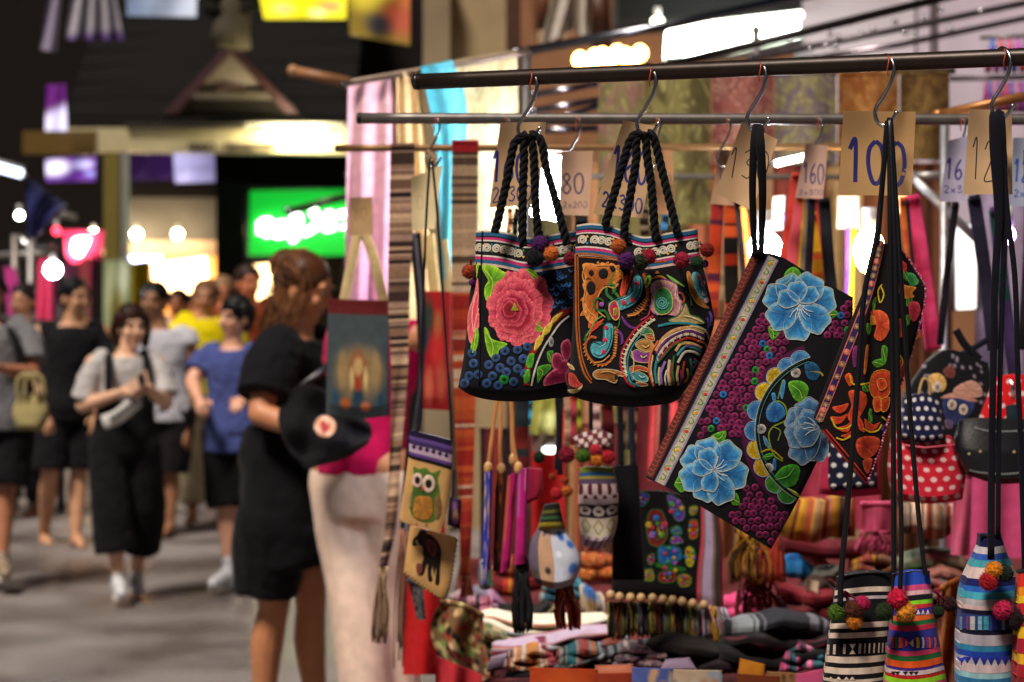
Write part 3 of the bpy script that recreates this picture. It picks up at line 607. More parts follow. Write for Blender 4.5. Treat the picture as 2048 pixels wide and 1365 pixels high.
def hair_cap(z, col, front=.062, low=0., vol=1., name='hair', strands=90, length=.06, fringe=True, curl=0.):
    s = z.s; h = z.head; m = MB(); rot = np.array([z.hS, z.hF, z.hU]).T; v = vol
    m.ball(h+z.hU*.040*s-z.hF*.020*s, (.085*s*v, .098*s*v, .092*s*v), nu=24, nv=16, rot=rot)
    m.ball(h-z.hU*.002*s-z.hF*.050*s, (.078*s*v, .066*s*v, .085*s*v), nu=20, nv=14, rot=rot)
    if low:                                              # longer sides and back
        for k in (-1, 1): limb(m, [h+z.hS*k*.066*s+z.hU*.06*s, h+z.hS*k*.085*s-z.hU*.02*s-z.hF*.030*s, h+z.hS*k*.078*s-z.hU*low*s-z.hF*.012*s], [.035*s, .036*s, .022*s])
        limb(m, [h-z.hF*.07*s+z.hU*.03*s, h-z.hF*.078*s-z.hU*low*.6*s, h-z.hF*.06*s-z.hU*low*s], [.06*s, .062*s, .04*s])
    rg = random.Random(int(h.x*1000))
    for k in range(strands):
        a = rg.uniform(-math.pi, math.pi); el = rg.uniform(.15, 1.3)
        dv = z.hS*math.sin(a)*math.cos(el)+z.hF*math.cos(a)*math.cos(el)+z.hU*math.sin(el); b = h+z.hU*.035*s-z.hF*.018*s+Vector((dv.x*.088, dv.y*.088, dv.z*.094))*s*v
        tg = (dv.cross(z.hU)*rg.uniform(-.5, .5)-z.hU*1.0+dv*.28).normalized()
        fr_ = math.cos(a) > .35
        if fr_ and el < .75: continue
        ll = length*(.55 if fr_ else 1); limb(m, [b, b+tg*ll*.5*s+dv*.004, b+tg*ll*s], [.010*s, .009*s, .003*s], 6, 6)
    return bake(name, m, M('hair', col), z.o, .006, 1, .012, .03)
def shoes(z, col, sole='#d8d8d4', name='shoe', mat='leather', top=.02):
    s = z.s
    for a, k, an in z.leg:
        m = MB(); toe = an+z.F*.175*s; toe.z = an.z-.052*s; hl = an-z.F*.05*s; hl.z = an.z-.045*s
        limb(m, [hl, an+z.F*.03*s+Vector((0, 0, -.03*s)), toe], [.043*s, .046*s, .035*s]); limb(m, [an+Vector((0, 0, top)), an-Vector((0, 0, .04*s))], [.042*s, .047*s])
        o = bake(name, m, M(mat, col), z.o, .006, 2)
        b = MB(); p = [hl+Vector((0, 0, -.045*s)), an+z.F*.06*s+Vector((0, 0, -.092*s)), toe+Vector((0, 0, -.033*s))]; b.tube(cr([tuple(q) for q in p], 10), [.036*s]*10, sole, 12, .35, ref=(0, 0, 1)); build('sole', b, M('plastic'), o)
def sandals(z, col):
    s = z.s
    for a, k, an in z.leg:
        b = MB(); toe = an+z.F*.18*s; hl = an-z.F*.06*s; toe.z = hl.z = an.z-.088*s; b.tube([hl, hl.lerp(toe, .3), hl.lerp(toe, .75), toe], [.034*s, .036*s, .044*s, .03*s], col, 12, .25, ref=(0, 0, 1))
        q = hl.lerp(toe, .62); b.tube([q-z.S*.045*s+Vector((0, 0, .01)), q+Vector((0, 0, .06*s)), q+z.S*.045*s+Vector((0, 0, .01))], .008*s, col, 8); build('sandal', b, M('leather'), z.o)

# man in black
z = person('man in a plain black T-shirt and black shorts walking in sandals', 12.3, 1.72, 25, (150, 597), (143, 648), (136, 815), [((76, 765), (92, 830, -.12)), ((205, 770), (196, 830, -.1))], [((100, 945, -.1), (88, 1068, .15)), ((158, 945), (152, 1068, -.1))], '#c08e6c', .205, hyaw=48, wide=1.02)
torso_cloth(z, '#16161a', -.14, sleeve=.72, slr=.074, inf=.022); leg_cloth(z, '#101014', .95, .105, .112); hair_cap(z, '#0a0a0c'); sandals(z, '#3a2a20')
# short-haired woman with phone
z = person('short haired woman in grey T-shirt and black dungarees looking at her phone', 10.1, 1.52, 15, (264, 655), (252, 708), (248, 890), [((166, 812, -.05), (242, 786, -.26)), ((332, 806, -.05), (302, 782, -.26))], [((222, 1015, -.08), (238, 1160, -.1)), ((292, 1010, .05), (272, 1150, .18))], '#e2b292', .19, hyaw=24, tilt=.0, curl=(.9, .9), voxel=.006, wide=.9)
torso_cloth(z, '#b8b4b4', .0, sleeve=.85, slr=.076, inf=.016)
leg_cloth(z, '#0f0f12', 1.62, .112, .118, name='dungarees', top=.5, inf=.03)
up = z.neck-z.pel; s = z.s
m = MB(); 
for t0 in (.4, .5, .6): pass
bib = MB()
for k in (-1, 1):
    pts = [z.pel+up*.45+z.F*.16*s+z.S*k*.10*s, z.pel+up*.72+z.F*.165*s+z.S*k*.105*s, z.pel+up*.93+z.F*.11*s+z.S*k*.105*s, z.pel+up*1.02+z.S*k*.10*s, z.pel+up*.9-z.F*.13*s+z.S*k*.09*s]
    bib.tube(cr([tuple(q) for q in pts], 16), .022*s, '#101012', 8, .4)
build('shoulder_strap', bib, M('cloth'), z.o)
hair_cap(z, '#2a130c', low=.10, vol=1.06, strands=120, length=.08); shoes(z, '#c8c8cc')
o = thing('phone', 'smartphone with pale case held by the short haired woman', 'phone', P(281, 764, 9.72))
mm = MB(); c = P(276, 766, 9.72); ax = (P(292, 754, 9.70)-P(262, 776, 9.76)).normalized(); sd = ax.cross(Vector((0, -1, .5))).normalized(); nr = ax.cross(sd).normalized()
def slab(mb, c, ax, sd, nr, l, w, t, col):
    v = [c+ax*a*l+sd*b*w+nr*q*t for q in (-1, 1) for b in (-1, 1) for a in (-1, 1)]
    return mb.add([tuple(q) for q in v], [(0, 2, 3, 1), (4, 5, 7, 6), (0, 1, 5, 4), (2, 6, 7, 3), (0, 4, 6, 2), (1, 3, 7, 5)], hx(col))
build('case', slab(mm, c, ax, sd, nr, .070, .034, .004, '#c8a088'), M('plastic'), o, False); build('lens_plate', slab(MB(), c+ax*.035+nr*(-.0048 if nr.y > 0 else .0048), ax, sd, nr, .025, .03, .001, '#1c1614'), M('plastic'), o, False)
o = thing('waist_pouch', 'white belt pouch strap with dark lettering across the black dungarees', 'pouch', P(240, 850, 9.8))
sp = MB(); sp.tube([P(x, y, 9.80) for x, y in cr([(206, 846), (232, 836), (256, 818), (274, 800)], 12)], .036, '#cfccc8', 10, .3); build('strap', sp, M('cloth'), o)
lt = MB()
for k in range(6):
    x, y = 222+k*8.5, 838-k*6.0; lt.tube([P(x-2, y-5, 9.785), P(x+2, y+5, 9.785)], .006, '#404044', 6); lt.tube([P(x+2, y-6, 9.785), P(x+5, y+2, 9.785)], .005, '#404044', 6)
build('lettering', lt, M('ink'), o)
# man in white tank top
z = person('man in a white sleeveless top and dark shorts behind the short haired woman', 12.7, 1.67, -5, (308, 602), (320, 658), (330, 825), [((284, 760, .05), (300, 820, .1)), ((384, 770), (372, 860, -.06))], [((312, 950), (318, 1040, .1)), ((342, 945), (340, 1045, -.05))], '#9a6a4a', .2, hyaw=-10, wide=1.0)
torso_cloth(z, '#bdbcc8', -.1, t1=.98, sleeve=.12, slr=.075, inf=.028); leg_cloth(z, '#19161a', .98, .115, .12); hair_cap(z, '#0b0a0a'); sandals(z, '#2a201a')
# boy in blue
z = person('boy in a blue T-shirt, black shorts and white trainers', 10.45, 1.56, -22, (470, 636), (466, 694), (466, 875), [((384, 765, -.02), (398, 800, -.2)), ((520, 790, -.05), (492, 800, -.2))], [((452, 1022, -.03), (459, 1140, -.06)), ((496, 1015, .02), (505, 1142, .06))], '#dca488', .19, hyaw=-40, wide=.90, curl=(1.1, .8))
torso_cloth(z, '#444f88', -.16, sleeve=.62, slr=.076, inf=.024, flare=.012); leg_cloth(z, '#0f0f12', .95, .105, .115); hair_cap(z, '#08080a', vol=1.06, strands=130, length=.065); shoes(z, '#d4d6de', top=.05)
# leftmost, cut by the frame
z = person('shopper in grey T-shirt with black shoulder strap cut by the left edge', 10.5, 1.68, 20, (-22, 590), (-20, 645), (-8, 840), [((-78, 770), (-66, 850, -.1)), ((66, 748, -.05), (4, 738, -.25))], [((-30, 985), (-34, 1130)), ((10, 985, -.05), (4, 1120, -.1))], '#b4795a', .2, wide=1.08)
torso_cloth(z, '#75757a', -.1, sleeve=.75, slr=.088, inf=.03); leg_cloth(z, '#101014', .9, .12, .13); hair_cap(z, '#14100e'); shoes(z, '#8a7a64')
up = z.neck-z.pel; bs = MB(); bs.tube(cr([tuple(q) for q in (z.neck+z.S*.02-Vector((0, 0, .0)), z.pel+up*.86+z.F*.15+z.S*.10, z.pel+up*.55+z.F*.165+z.S*.13, z.pel+up*.3+z.F*.15+z.S*.17)], 14), .024, '#131316', 8, .4); build('shoulder_strap', bs, M('cloth'), z.o)
o = thing('handbag', 'beige woven handbag carried by the shopper at the left edge', 'bag', P(60, 862, 10.25))
sb = Surf([(36, 790), (86, 790)], [(34, 858), (82, 862)], [(36, 790), (24, 826), (34, 858)], [(86, 790), (98, 826), (82, 862)], d=10.25, bulge=.07)
build('body', sb.mesh(20, 16, lambda u, v: mix2('#8a7c4c', '#b0a474', .5+.5*np.sin(u*50)*np.sin(v*40))), M('wool'), o)
for q in ('28', '44'): build('handle', MB().tube([P(x, y, 10.2) for x, y in cr([(int(q)+6, 795), (int(q)+8, 760), (int(q)+26, 748), (int(q)+42, 762), (int(q)+46, 795)], 16)], .010, '#a89868', 8), M('leather'), o)
# further back
def far(label, d, H, yaw, hx_, top, shirt, trouser, haircol, skin, long=True):
    k = FPX/d; f = gy(d); hd = top+.115*k*H/1.7; nk = top+.235*k*H/1.7; pv = f-.5*k*H
    x = hx_; s = H/1.7; z = person(label, d, H, yaw, (x, hd), (x, nk), (x, pv), [((x-.24*k*s, nk+.3*k*s), (x-.2*k*s, nk+.5*k*s, -.1)), ((x+.24*k*s, nk+.3*k*s), (x+.2*k*s, nk+.5*k*s, -.1))], [((x-.09*k*s, f-.27*k*H), (x-.09*k*s, f-.05*k*H, -.1)), ((x+.1*k*s, f-.27*k*H), (x+.1*k*s, f-.05*k*H, .15))], skin, voxel=.010)
    torso_cloth(z, shirt, -.1, sleeve=.6, slr=.08, inf=.028); leg_cloth(z, trouser, 1.85 if long else .9, .11, .085, name='trousers'); hair_cap(z, haircol, strands=50); return z
far('person in a bright yellow T-shirt half hidden behind the boy in blue', 13.2, 1.70, 0, 412, 562, '#d8c400', '#b0a080', '#6a4a34', '#a8704e')
far('light haired person in peach top between the yellow shirt and the dark pillar', 14.6, 1.74, 10, 444, 556, '#c88a60', '#1c1c22', '#8a6a4c', '#c07850')
far('dark haired person in white standing near the lit shop', 16.0, 1.66, -10, 356, 580, '#c8bcb0', '#2a2428', '#1c120c', '#b06a40')
far('distant dark haired person in orange by the shop front', 16.6, 1.60, 20, 392, 588, '#b0703c', '#20202a', '#1a100c', '#b87048')
far('person in dark rust top standing under the green sign', 14.0, 1.76, 30, 497, 533, '#8a3c20', '#201c20', '#2a1810', '#c07048')
far('person in dark clothes behind the shopper at the left edge', 13.6, 1.66, -20, 46, 570, '#3c3438', '#17161c', '#120e0c', '#a87454')

# woman in black at the stall
z = person('woman in black dress with curly brown hair tied up browsing the stall', 7.0, 1.70, 68, (612, 577), (592, 672), (570, 930), [((520, 828, -.24), (628, 866, -.33)), ((640, 830, .15), (668, 842, -.02))], [((548, 1215, -.06), (522, 1450, -.02)), ((622, 1210, .1), (634, 1452, .14))], '#c08058', .17, hyaw=70, voxel=.006, tilt=.28, wide=.86)
torso_cloth(z, '#0e0e13', -.02, sleeve=.72, slr=.095, inf=.026, flare=.012)
m = MB(); c = [z.pel+Vector((0, 0, q)) for q in (.14, .05, -.08, -.22, -.34)]
loft(m, [c[0], c[1], c[2]+z.F*.02, c[3]+z.F*.03, c[4]+z.F*.015], [(.16, .125), (.19, .145), (.20, .165), (.205, .175), (.20, .165)], z.S, z.F, 30); limb(m, [z.leg[0][0]-Vector((0, 0, .2)), z.leg[0][1]+Vector((-.03, 0, .05))], [.14, .115], end=False)
bake('skirt', m, M('cloth', '#0c0c10'), z.o, .011, 2, .025, .14, .006)
h = z.head; m = MB(); rot = np.array([z.hS, z.hF, z.hU]).T; rg = random.Random(5)
m.ball(h+z.hU*.035-z.hF*.022, (.088, .102, .095), nu=24, nv=16, rot=rot); m.ball(h-z.hU*.02-z.hF*.058, (.075, .06, .09), rot=rot); m.ball(h+z.hU*.055-z.hF*.098, (.062, .058, .062), rot=rot)
bake('hair', m, M('hair', '#4c2c1a'), z.o, .0055, 2)
hm = MB(); bc = h+z.hU*.055-z.hF*.098; sk = h+z.hU*.03-z.hF*.02; r3 = lambda q: Vector((rg.uniform(-q, q), rg.uniform(-q, q), rg.uniform(-q, q))); HC4 = ['#54321e', '#70482c', '#3c2214', '#946440']
for k in range(620):                                        # hair combed back over the skull into the bun
    a = rg.uniform(-2.15, 2.15)+math.pi; el = rg.uniform(-.9, 1.4); dv = z.hS*math.sin(a)*math.cos(el)+z.hF*math.cos(a)*math.cos(el)+z.hU*math.sin(el)
    b = sk+Vector((dv.x*.088, dv.y*.088, dv.z*.096)); m2 = sk+((b+bc)/2-sk).normalized()*.104+r3(.006); hm.tube(cr([tuple(b), tuple(m2), tuple(bc+r3(.03))], 7), .0022, HC4[k % 4], 4, caps=False)
for k in range(260):                                        # coils of the bun
    u1 = r3(1).normalized(); u2 = u1.cross(r3(1)).normalized(); R_ = rg.uniform(.045, .060); hm.tube([tuple(bc+(u1*math.cos(t)+u2*math.sin(t))*R_) for t in np.linspace(0, 2.2, 8)], .0022, HC4[k % 4], 4, caps=False)
for k in range(230):                                        # loose locks down the cheek and nape
    sd_ = 1 if rg.random() < .75 else -1; b = h+z.hF*rg.uniform(-.09, .03)-z.hS*.080*sd_+z.hU*rg.uniform(-.02, .08); l = rg.uniform(.10, .27); w = rg.uniform(-.02, .03)
    hm.tube(cr([tuple(b), tuple(b-z.hU*l*.35+z.hF*(w+.006)), tuple(b-z.hU*l*.7-z.hF*w), tuple(b-z.hU*l+z.hF*w+r3(.012))], 8), .0018, HC4[k % 4], 4, caps=False)
build('loose_hair', hm, M('hair'), z.o)
build('pendant', MB().ball(z.neck-Vector((0, 0, .16))+z.F*.15, .010, '#d8d8d8'), M('steel'), z.o)
o = thing('shoulder_bag', 'black cloth shoulder bag with round red badge carried by the shopper in cream', 'bag', P(640, 940, 6.0))
sb = Surf([(562, 800), (596, 772), (634, 776), (690, 812), (742, 850)], [(586, 915), (612, 938), (640, 932), (690, 918), (735, 890)], [(562, 800), (556, 840), (566, 880), (586, 915)], [(742, 850), (744, 872), (735, 890)], d=6.02, bulge=.05, wave=lambda u, v: .014*np.sin(u*13+v*6)+.012*np.sin(v*11-u*4))
build('bag_body', sb.mesh(26, 20, '#141417'), M('denim'), o)
q = Stitch(sb, .004); q.disc(650, 853, 22, '#c89878', '#b88468', lift=.001); b_ = q.build('badge', o, M('paint')); q = Stitch(sb, .007); q.blob([(640, 850), (648, 840), (654, 850), (660, 848), (656, 862), (646, 866)], '#9c1c1c'); q.build('emblem', b_, M('paint'))
build('strap', MB().tube([P(x, y, dd) for x, y, dd in ((600, 775, 6.0), (660, 730, 6.1), (720, 660, 6.3))], .012, '#101012', 8), M('leather'), o)
# shopper in cream
z = person('shopper in long cream trousers and magenta top behind the striped belts', 6.25, 1.66, 150, (756, 548), (756, 640), (722, 930), [((716, 780, .1), (736, 800, .3)), ((790, 780, .1), (770, 800, .3))], [((712, 1210, -.03), (742, 1500, -.03)), ((776, 1210, .06), (800, 1500, .08))], '#b87c58', .15, hyaw=150, wide=.76)
torso_cloth(z, '#b80c50', -.06, sleeve=.7, slr=.08, inf=.04)
m = MB()
for k, (a, kn, an) in enumerate(z.leg): limb(m, [a+Vector((0, 0, -.05)), a.lerp(kn, .5), kn, kn.lerp(an, .85)], [.094, .096, .084, .085], end=False)
loft(m, [z.pel+Vector((0, 0, q)) for q in (-.16, -.08, -.005)], [(.140, .115), (.148, .122), (.146, .115)], z.S, z.F, 28)
bake('trousers', m, M('satin', '#dcc0ac'), z.o, .011, 3, .014, .30); hair_cap(z, '#14100e', low=.1)

# ------------------------------------------------------------------ front rail with its hooks, price cards and bags
ZA = (900, 430, 3.413); ZB = (1270, 480, 2.1667); ZC = (1600, 480, 2.625); ZE = (1620, 1040, 4.2); ZF = (960, 200, 5.055); ZK = (1348, 0, 2.904); ZM = (660, 0, 2.904)
def dA(px): return 1/(.3030+(px-833)/1215*.0406)
def rail(label, x0, y0, x1, y1, dfn, r, col, name='hanging_rail', kind='pipe', band=()):
    xs = np.linspace(x0, x1, 14); o = thing(name, label, 'rail', P(x0, y0, dfn(x0)))
    pts = [P(x, y0+(y1-y0)*(x-x0)/(x1-x0), dfn(x)) for x in xs]
    build('pipe', MB().tube(pts, r, col, 20), M(kind), o); d = (pts[0]-pts[1]).normalized()
    build('end_cap', MB().tube([pts[0]-d*.006, pts[0]+d*.003], [r*1.05, r*1.0], '#1a1614', 20), M('plastic'), o); return o
rail('thick dark steel rail at the front from which the embroidered bags hang', 833, 164, 2200, 108, dA, .0132, '#2e231d')

PINK_BAND = '#a83a26'
def s_hook(x, y, d, label, k=1.0, r=.0030, band=True, col='#c8c4c0', group='steel hooks on the front rail', dy=0):
    """S hook over a rail; (x, y) = top of its upper bend in pixels"""
    z = (x-1160/2.904*k, y-395/2.904*k, 2.904/k)
    q = zz(z, '1128,440 1132,412 1155,397 1182,412 1201,450 1204,492 1186,560 1142,640 1104,700 1094,742 1112,792 1156,806 1194,772 1222,722')
    dz = [.018, .016, .002, -.010, -.017, -.019, -.019, -.019, -.019, -.019, -.022, -.026, -.028, -.030]
    o = thing('steel_hook', label, 'hook', P(x, y, d), group)
    p3 = [P(a, b, d+c*k) for (a, b), c in zip(q, dz)]
    build('hook_wire', MB().tube(cr([tuple(p) for p in p3], 60), r, col, 10), M('steel'), o)
    if band:
        build('rubber_band', MB().tube([tuple(p) for p in cr([tuple(P(a, b, d+c*k)) for (a, b), c in zip(zz(z, '1168,402 1174,424 1170,452 1164,480 1169,514'), (-.012, -.018, -.020, -.019, -.016))], 16)], .0011, PINK_BAND, 6), M('plastic'), o)
    return o
HOOKS = [(1059, 136), (1297, 127), (1517, 117), (1773, 105), (2006, 91)]
for (x, y), w in zip(HOOKS, ('above the pink rose tote', 'above the orange swirl tote', 'above the blue flower clutch', 'above the red embroidered pouch', 'nearest the right edge of the front rail')):
    s_hook(x, y+5, dA(x), 'chrome S hook with red rubber band '+w)

INK = '#1c1c6a'
def tag(pts, d, texts, label, col='#b8946e', w=None, ink=INK, string=None, group='handwritten price cards', n=(12, 14), curve=.010, hole=None):
    """paper price card: four corners TL TR BR BL in pixels"""
    tl, tr, br, bl = pts; s = Surf([tl, tr], [bl, br], d=d, wave=lambda u, v: curve*np.sin(u*3.1)*(1-.5*v)+.004*np.sin(v*4)-.012*np.clip(u+v-1.6, 0, 1)+.010*np.clip(.35-u-(1-v), 0, 1), th=.0005, smooth=False)
    o = thing('price_card', label, 'price card', P(*((np.array(bl)+np.array(br))/2), d), group); nz = np.random.RandomState(int(tl[0])); a = nz.rand()*6
    build('card', s.mesh(n[0], n[1], lambda u, v: hx(col)*(1-.18*np.clip(np.sin(u*4+a)*np.sin(v*5+a), 0, 1)[..., None])), M('paper'), o)
    for k, (txt, og, r, dn, wd) in enumerate(texts):
        q = Stitch(s, .0004); handwrite(q, txt, og, r, dn, wd, ink); q.build('handwriting', o, M('ink'))
    if hole: build('eyelet', MB().tube([tuple(P(hole[0]+5*math.cos(t), hole[1]+5*math.sin(t), d-.003)) for t in np.linspace(0, 6.28, 14)], .0008, '#e8e4e0', 6), M('steel'), o)
    return o
def zt(z, txt, o, r, dn, w):
    s = z[2]; return (txt, zz(z, '%f,%f' % o)[0], (r[0]/s, r[1]/s), (dn[0]/s, dn[1]/s), w)
tag(zz(ZF, '205,230 668,225 590,1052 95,1090'), dA(1040)-.004, [zt(ZF, '160', (120, 530), (125, 0), (-8, 300), 5.5), zt(ZF, '2x300', (130, 890), (82, -6), (-6, 150), 2.6)], 'price card reading 160 and 2x300 behind the rose tote straps')
tag(zz(ZF, '1450,205 1805,275 1640,1195 1140,1150'), dA(1265)-.004, [zt(ZF, '160', (1345, 470), (130, 20), (-25, 330), 5.5), zt(ZF, '2x300', (1240, 925), (84, 16), (-8, 150), 3.6)], 'price card reading 160 and 2x300 behind the swirl tote straps')
tag(zz(ZK, '395,708 603,812 452,1226 243,1122'), dA(1490)-.004, [zt(ZK, '130', (325, 862), (84, 6), (-22, 168), 2.2)], 'tilted price card reading 130 above the blue flower clutch', ink='#201a20')
tag(zz(ZK, '985,645 1405,650 1380,1137 955,1135'), dA(1755)-.004, [zt(ZK, '100', (1000, 812), (122, 6), (4, 244), 8.5)], 'large square price card reading 100 above the red pouch', col='#b08858')
tag(zz(ZK, '1715,636 1962,640 1966,1130 1680,1130'), dA(1975)-.004, [zt(ZK, '120', (1726, 800), (76, 16), (-6, 236), 2.4)], 'price card reading 120 near the right end of the front rail', ink='#201a20', col='#c4a078')

def pompom(parent, x, y, r, d, col, cord=None):
    """wool ball with loose ends; r in pixels"""
    c = P(x, y, d); R = r/FPX*d; m = MB(); m.ball(c, R*.92, col, 18, 14, jit=.16); rs = np.random.RandomState(int(x*7+y)); n = 800
    dv = rs.randn(n, 3); dv /= np.linalg.norm(dv, axis=1)[:, None]; tg = np.cross(dv, rs.randn(n, 3)); tg /= np.linalg.norm(tg, axis=1)[:, None]
    b = np.array(c)+dv*R*.86; l = R*(1.0+.20*rs.rand(n, 1)); V = np.stack([b+tg*R*.032, b-tg*R*.032, np.array(c)+dv*l+tg*R*.05*rs.randn(n, 1)], 1).reshape(-1, 3)
    cc = np.repeat(hx(col)*(1+.5*(rs.rand(n, 1)-.5)), 3, 0); m.add(V, [(3*i, 3*i+1, 3*i+2) for i in range(n)], cc)
    o = build('pompom', m, M('wool'), parent, False)
    if cord: build('cord', MB().tube(cr([tuple(P(*q)) for q in cord]+[tuple(c)], 14), .0018, '#5a0c24', 6), M('cloth'), o)
    return o
def braid(parent, pts, d, w, col='#0e0e12', name='braided_strap', pitch=32):
    """rope strap of three plaited strands; pts in pixels (x, y[, depth offset])"""
    q = cr([(p[0], p[1], p[2] if len(p) > 2 else 0.) for p in pts], 30); L = np.linalg.norm(np.diff(q[:, :2], axis=0), axis=1).sum(); n = int(L/2.2)
    q = resample(q, n); s = np.r_[0, np.cumsum(np.linalg.norm(np.diff(q[:, :2], axis=0), axis=1))]; t = np.gradient(q[:, :2], axis=0); t /= np.linalg.norm(t, axis=1)[:, None]+1e-9
    m = MB(); W = w/FPX*(d if not callable(d) else d(q[0, 0]))
    for k in range(3):
        ph = s/pitch*np.pi*2/1.5+k*2.0944; off = np.cos(ph)*w*.25; x = q[:, 0]-t[:, 1]*off; y = q[:, 1]+t[:, 0]*off
        dd = (d if not callable(d) else np.array([d(a) for a in q[:, 0]]))+q[:, 2]+np.sin(ph)*W*.25; m.tube(PA(x, y, dd), W*.30, col, 7)
    return build(name, m, M('wool'), parent)
def strap(parent, pts, d, w, col='#0d0d14', name='strap', flat=.35, mat='cloth', n=40, seg=10):
    """flat band; pts in pixels (x, y[, depth offset]), w in pixels (number or list)"""
    q = cr([(p[0], p[1], p[2] if len(p) > 2 else 0.) for p in pts], n); dd = d+q[:, 2]; ww = np.interp(np.linspace(0, 1, n), np.linspace(0, 1, len(w)), w) if np.ndim(w) else w
    return build(name, MB().tube(PA(q[:, 0], q[:, 1], dd), ww/FPX*.5*d, col, seg, flat), M(mat), parent)

def spiral_trim(o, s, rows, us, v, r, col='#d8ccb8', w=3.2, accents=('#d8b030', '#2090b0', '#2c8c3c')):
    for k, (a, b, c) in enumerate(rows): build('trim_stripe', s.mesh(36, 2, c, a, b, grow=.0002+.0001*(k % 2)), M('thread'), o)
    for k, u in enumerate(us):
        x, y = s.pix(np.array(u), np.array(v)); q = Stitch(s, .0022); dr = 1 if k % 4 in (0, 1) else -1
        q.stroke(spiral(x, y, r, 2.1, 2.4 if dr > 0 else .7, dr), w, col, n=40, dome=.0012); q.build('spiral', o)
        q = Stitch(s, .0020); ac = hx(accents[k % 3]); x2 = x+r*1.02; q.blob([(x2, y-r*1.1), (x2+r*.35, y-r*.5), (x2-r*.35, y-r*.5)], accents[k % 3], n=-1); q.blob([(x2, y+r*1.1), (x2+r*.35, y+r*.5), (x2-r*.35, y+r*.5)], accents[(k+1) % 3], n=-1); q.build('accent_stitch', o)

ROWS = lambda a, h: [(a+h*p, a+h*q, c) for p, q, c in ((0, .055, '#d0c0ae'), (.055, .16, '#1f5a80'), (.16, .20, '#15151a'), (.20, .27, '#c02c6c'), (.27, .31, '#d8d0c4'), (.31, .70, '#111116'), (.70, .745, '#d8d0c4'), (.745, .83, '#c02c6c'), (.83, .93, '#1f5a80'), (.93, 1.0, '#c8ac9c'))]
# ---- tote with the pink rose
s1 = Surf(zz(ZA, '178,108 300,106 400,122 500,150 600,150 720,128 860,104'), zz(ZA, '55,1180 150,1235 300,1268 500,1275 700,1255 870,1235'), zz(ZA, '178,108 168,330 132,560 112,800 88,1000 55,1180'), zz(ZA, '860,104 868,600 872,1000 870,1235'), d=3.225, bulge=.05, pv=[(0, .30), (.3, .55), (.85, 1.0), (.95, .9), (1, .45)])
o = thing('tote_bag', 'black tote embroidered with a large pink rose hanging on the front rail', 'tote bag', P(1030, 800, 3.225))
build('bag_cloth', s1.mesh(40, 40, '#0f0f14', .20, 1), M('cloth'), o)
spiral_trim(o, s1, ROWS(0, .215), [.045, .115, .205, .28, .355, .43, .73, .80, .87, .94], .108, 9.2)
build('seam', MB().tube([tuple(P(x, y, dd)) for (x, y), dd in zip(cr(zz(ZA, '222,112 214,340 205,600 205,900 200,1160'), 24), s1.depth(*cr(zz(ZA, '222,112 214,340 205,600 205,900 200,1160'), 24).T)-.001)], .0014, '#050508', 6), M('cloth'), o)
def berry(o, sf, x, y, r, c_in, c_rim, h=.0012):
    q = Stitch(sf, h); q.disc(x, y, r, c_in, c_rim, cm=c_rim, dome=.0016, n=12); b = q.build('berry', o)
    q = Stitch(sf, h+.0012); q.disc(x, y, r*.34, '#0a0a10', '#0c0c14', dome=.0006, n=8); q.build('berry_eye', b); return b
for x, y in ((265, 1025), (342, 1045), (462, 922), (375, 930), (462, 1052), (290, 1102), (435, 1142), (160, 1015), (192, 1092), (130, 1100), (312, 975), (418, 1000), (510, 1085), (252, 1152), (150, 945), (385, 1075), (330, 1165), (500, 985), (530, 900), (100, 1150)):
    berry(o, s1, *zz(ZA, '%d,%d' % (x, y))[0], 9.6, '#16263c', '#2c4a78')
berry(o, s1, *zz(ZA, '370,1125')[0], 10, '#0c3c14', '#1c8a2c')
def leafs(o, sf, z, outs, c0='#3f7a14', c1='#9cc828', vein='#c8d850', h=.0016):
    for t in outs:
        p = zz(z, t); q = Stitch(sf, h); q.blob(p, c0, c1, cm='#6aa81c' if c0 == '#3f7a14' else None); l = q.build('leaf', o); a = np.array(p)
        i = int(np.argmax(((a-a[0])**2).sum(1))); c = a.mean(0); q = Stitch(sf, h+.0012); q.stroke([a[0]*.8+c*.2, c, a[i]*.75+c*.25], 1.6, vein); q.build('vein', l)
leafs(o, s1, ZA, ('215,345 300,350 360,385 400,405 350,440 320,470 300,520 270,590 240,570 235,500 260,450 240,410', '235,770 260,790 290,850 390,880 340,920 320,970 290,985 260,940 240,860', '515,700 560,730 620,680 640,720 620,750 640,790 600,810 560,790', '505,370 550,372 585,395 610,440 570,440 540,405', '180,750 195,820 185,900 150,970 142,900 160,820', '178,340 196,345 188,400 180,430'))
def rose(o, sf, cx, cy, rx, ry, seed, layers, name='rose'):
    rs = np.random.RandomState(seed); root = None
    for k, (f, ci, cm, ce) in enumerate(layers):
        n = 180; t = np.linspace(0, 2*np.pi, n, endpoint=False); w = 1+.045*np.sin((11-k)*t+rs.rand()*6)+.030*np.abs(np.sin((17-k)*t+rs.rand()*6))+.07*noise1(n, 3, seed+k)
        ox, oy = (1-f)*rx*(.10*rs.randn()-.16), (1-f)*ry*(.10*rs.randn()+.10); q = Stitch(sf, .0018+.0011*k); q.blob(np.stack([cx+ox+rx*f*w*np.cos(t), cy+oy+ry*f*w*np.sin(t)], 1), ci, ce, cm=cm, n=-1, dome=.0007)
        b = q.build('rose' if root is None else 'petal_ring', root or o); root = root or b
    return root
x, y = zz(ZA, '452,640')[0]
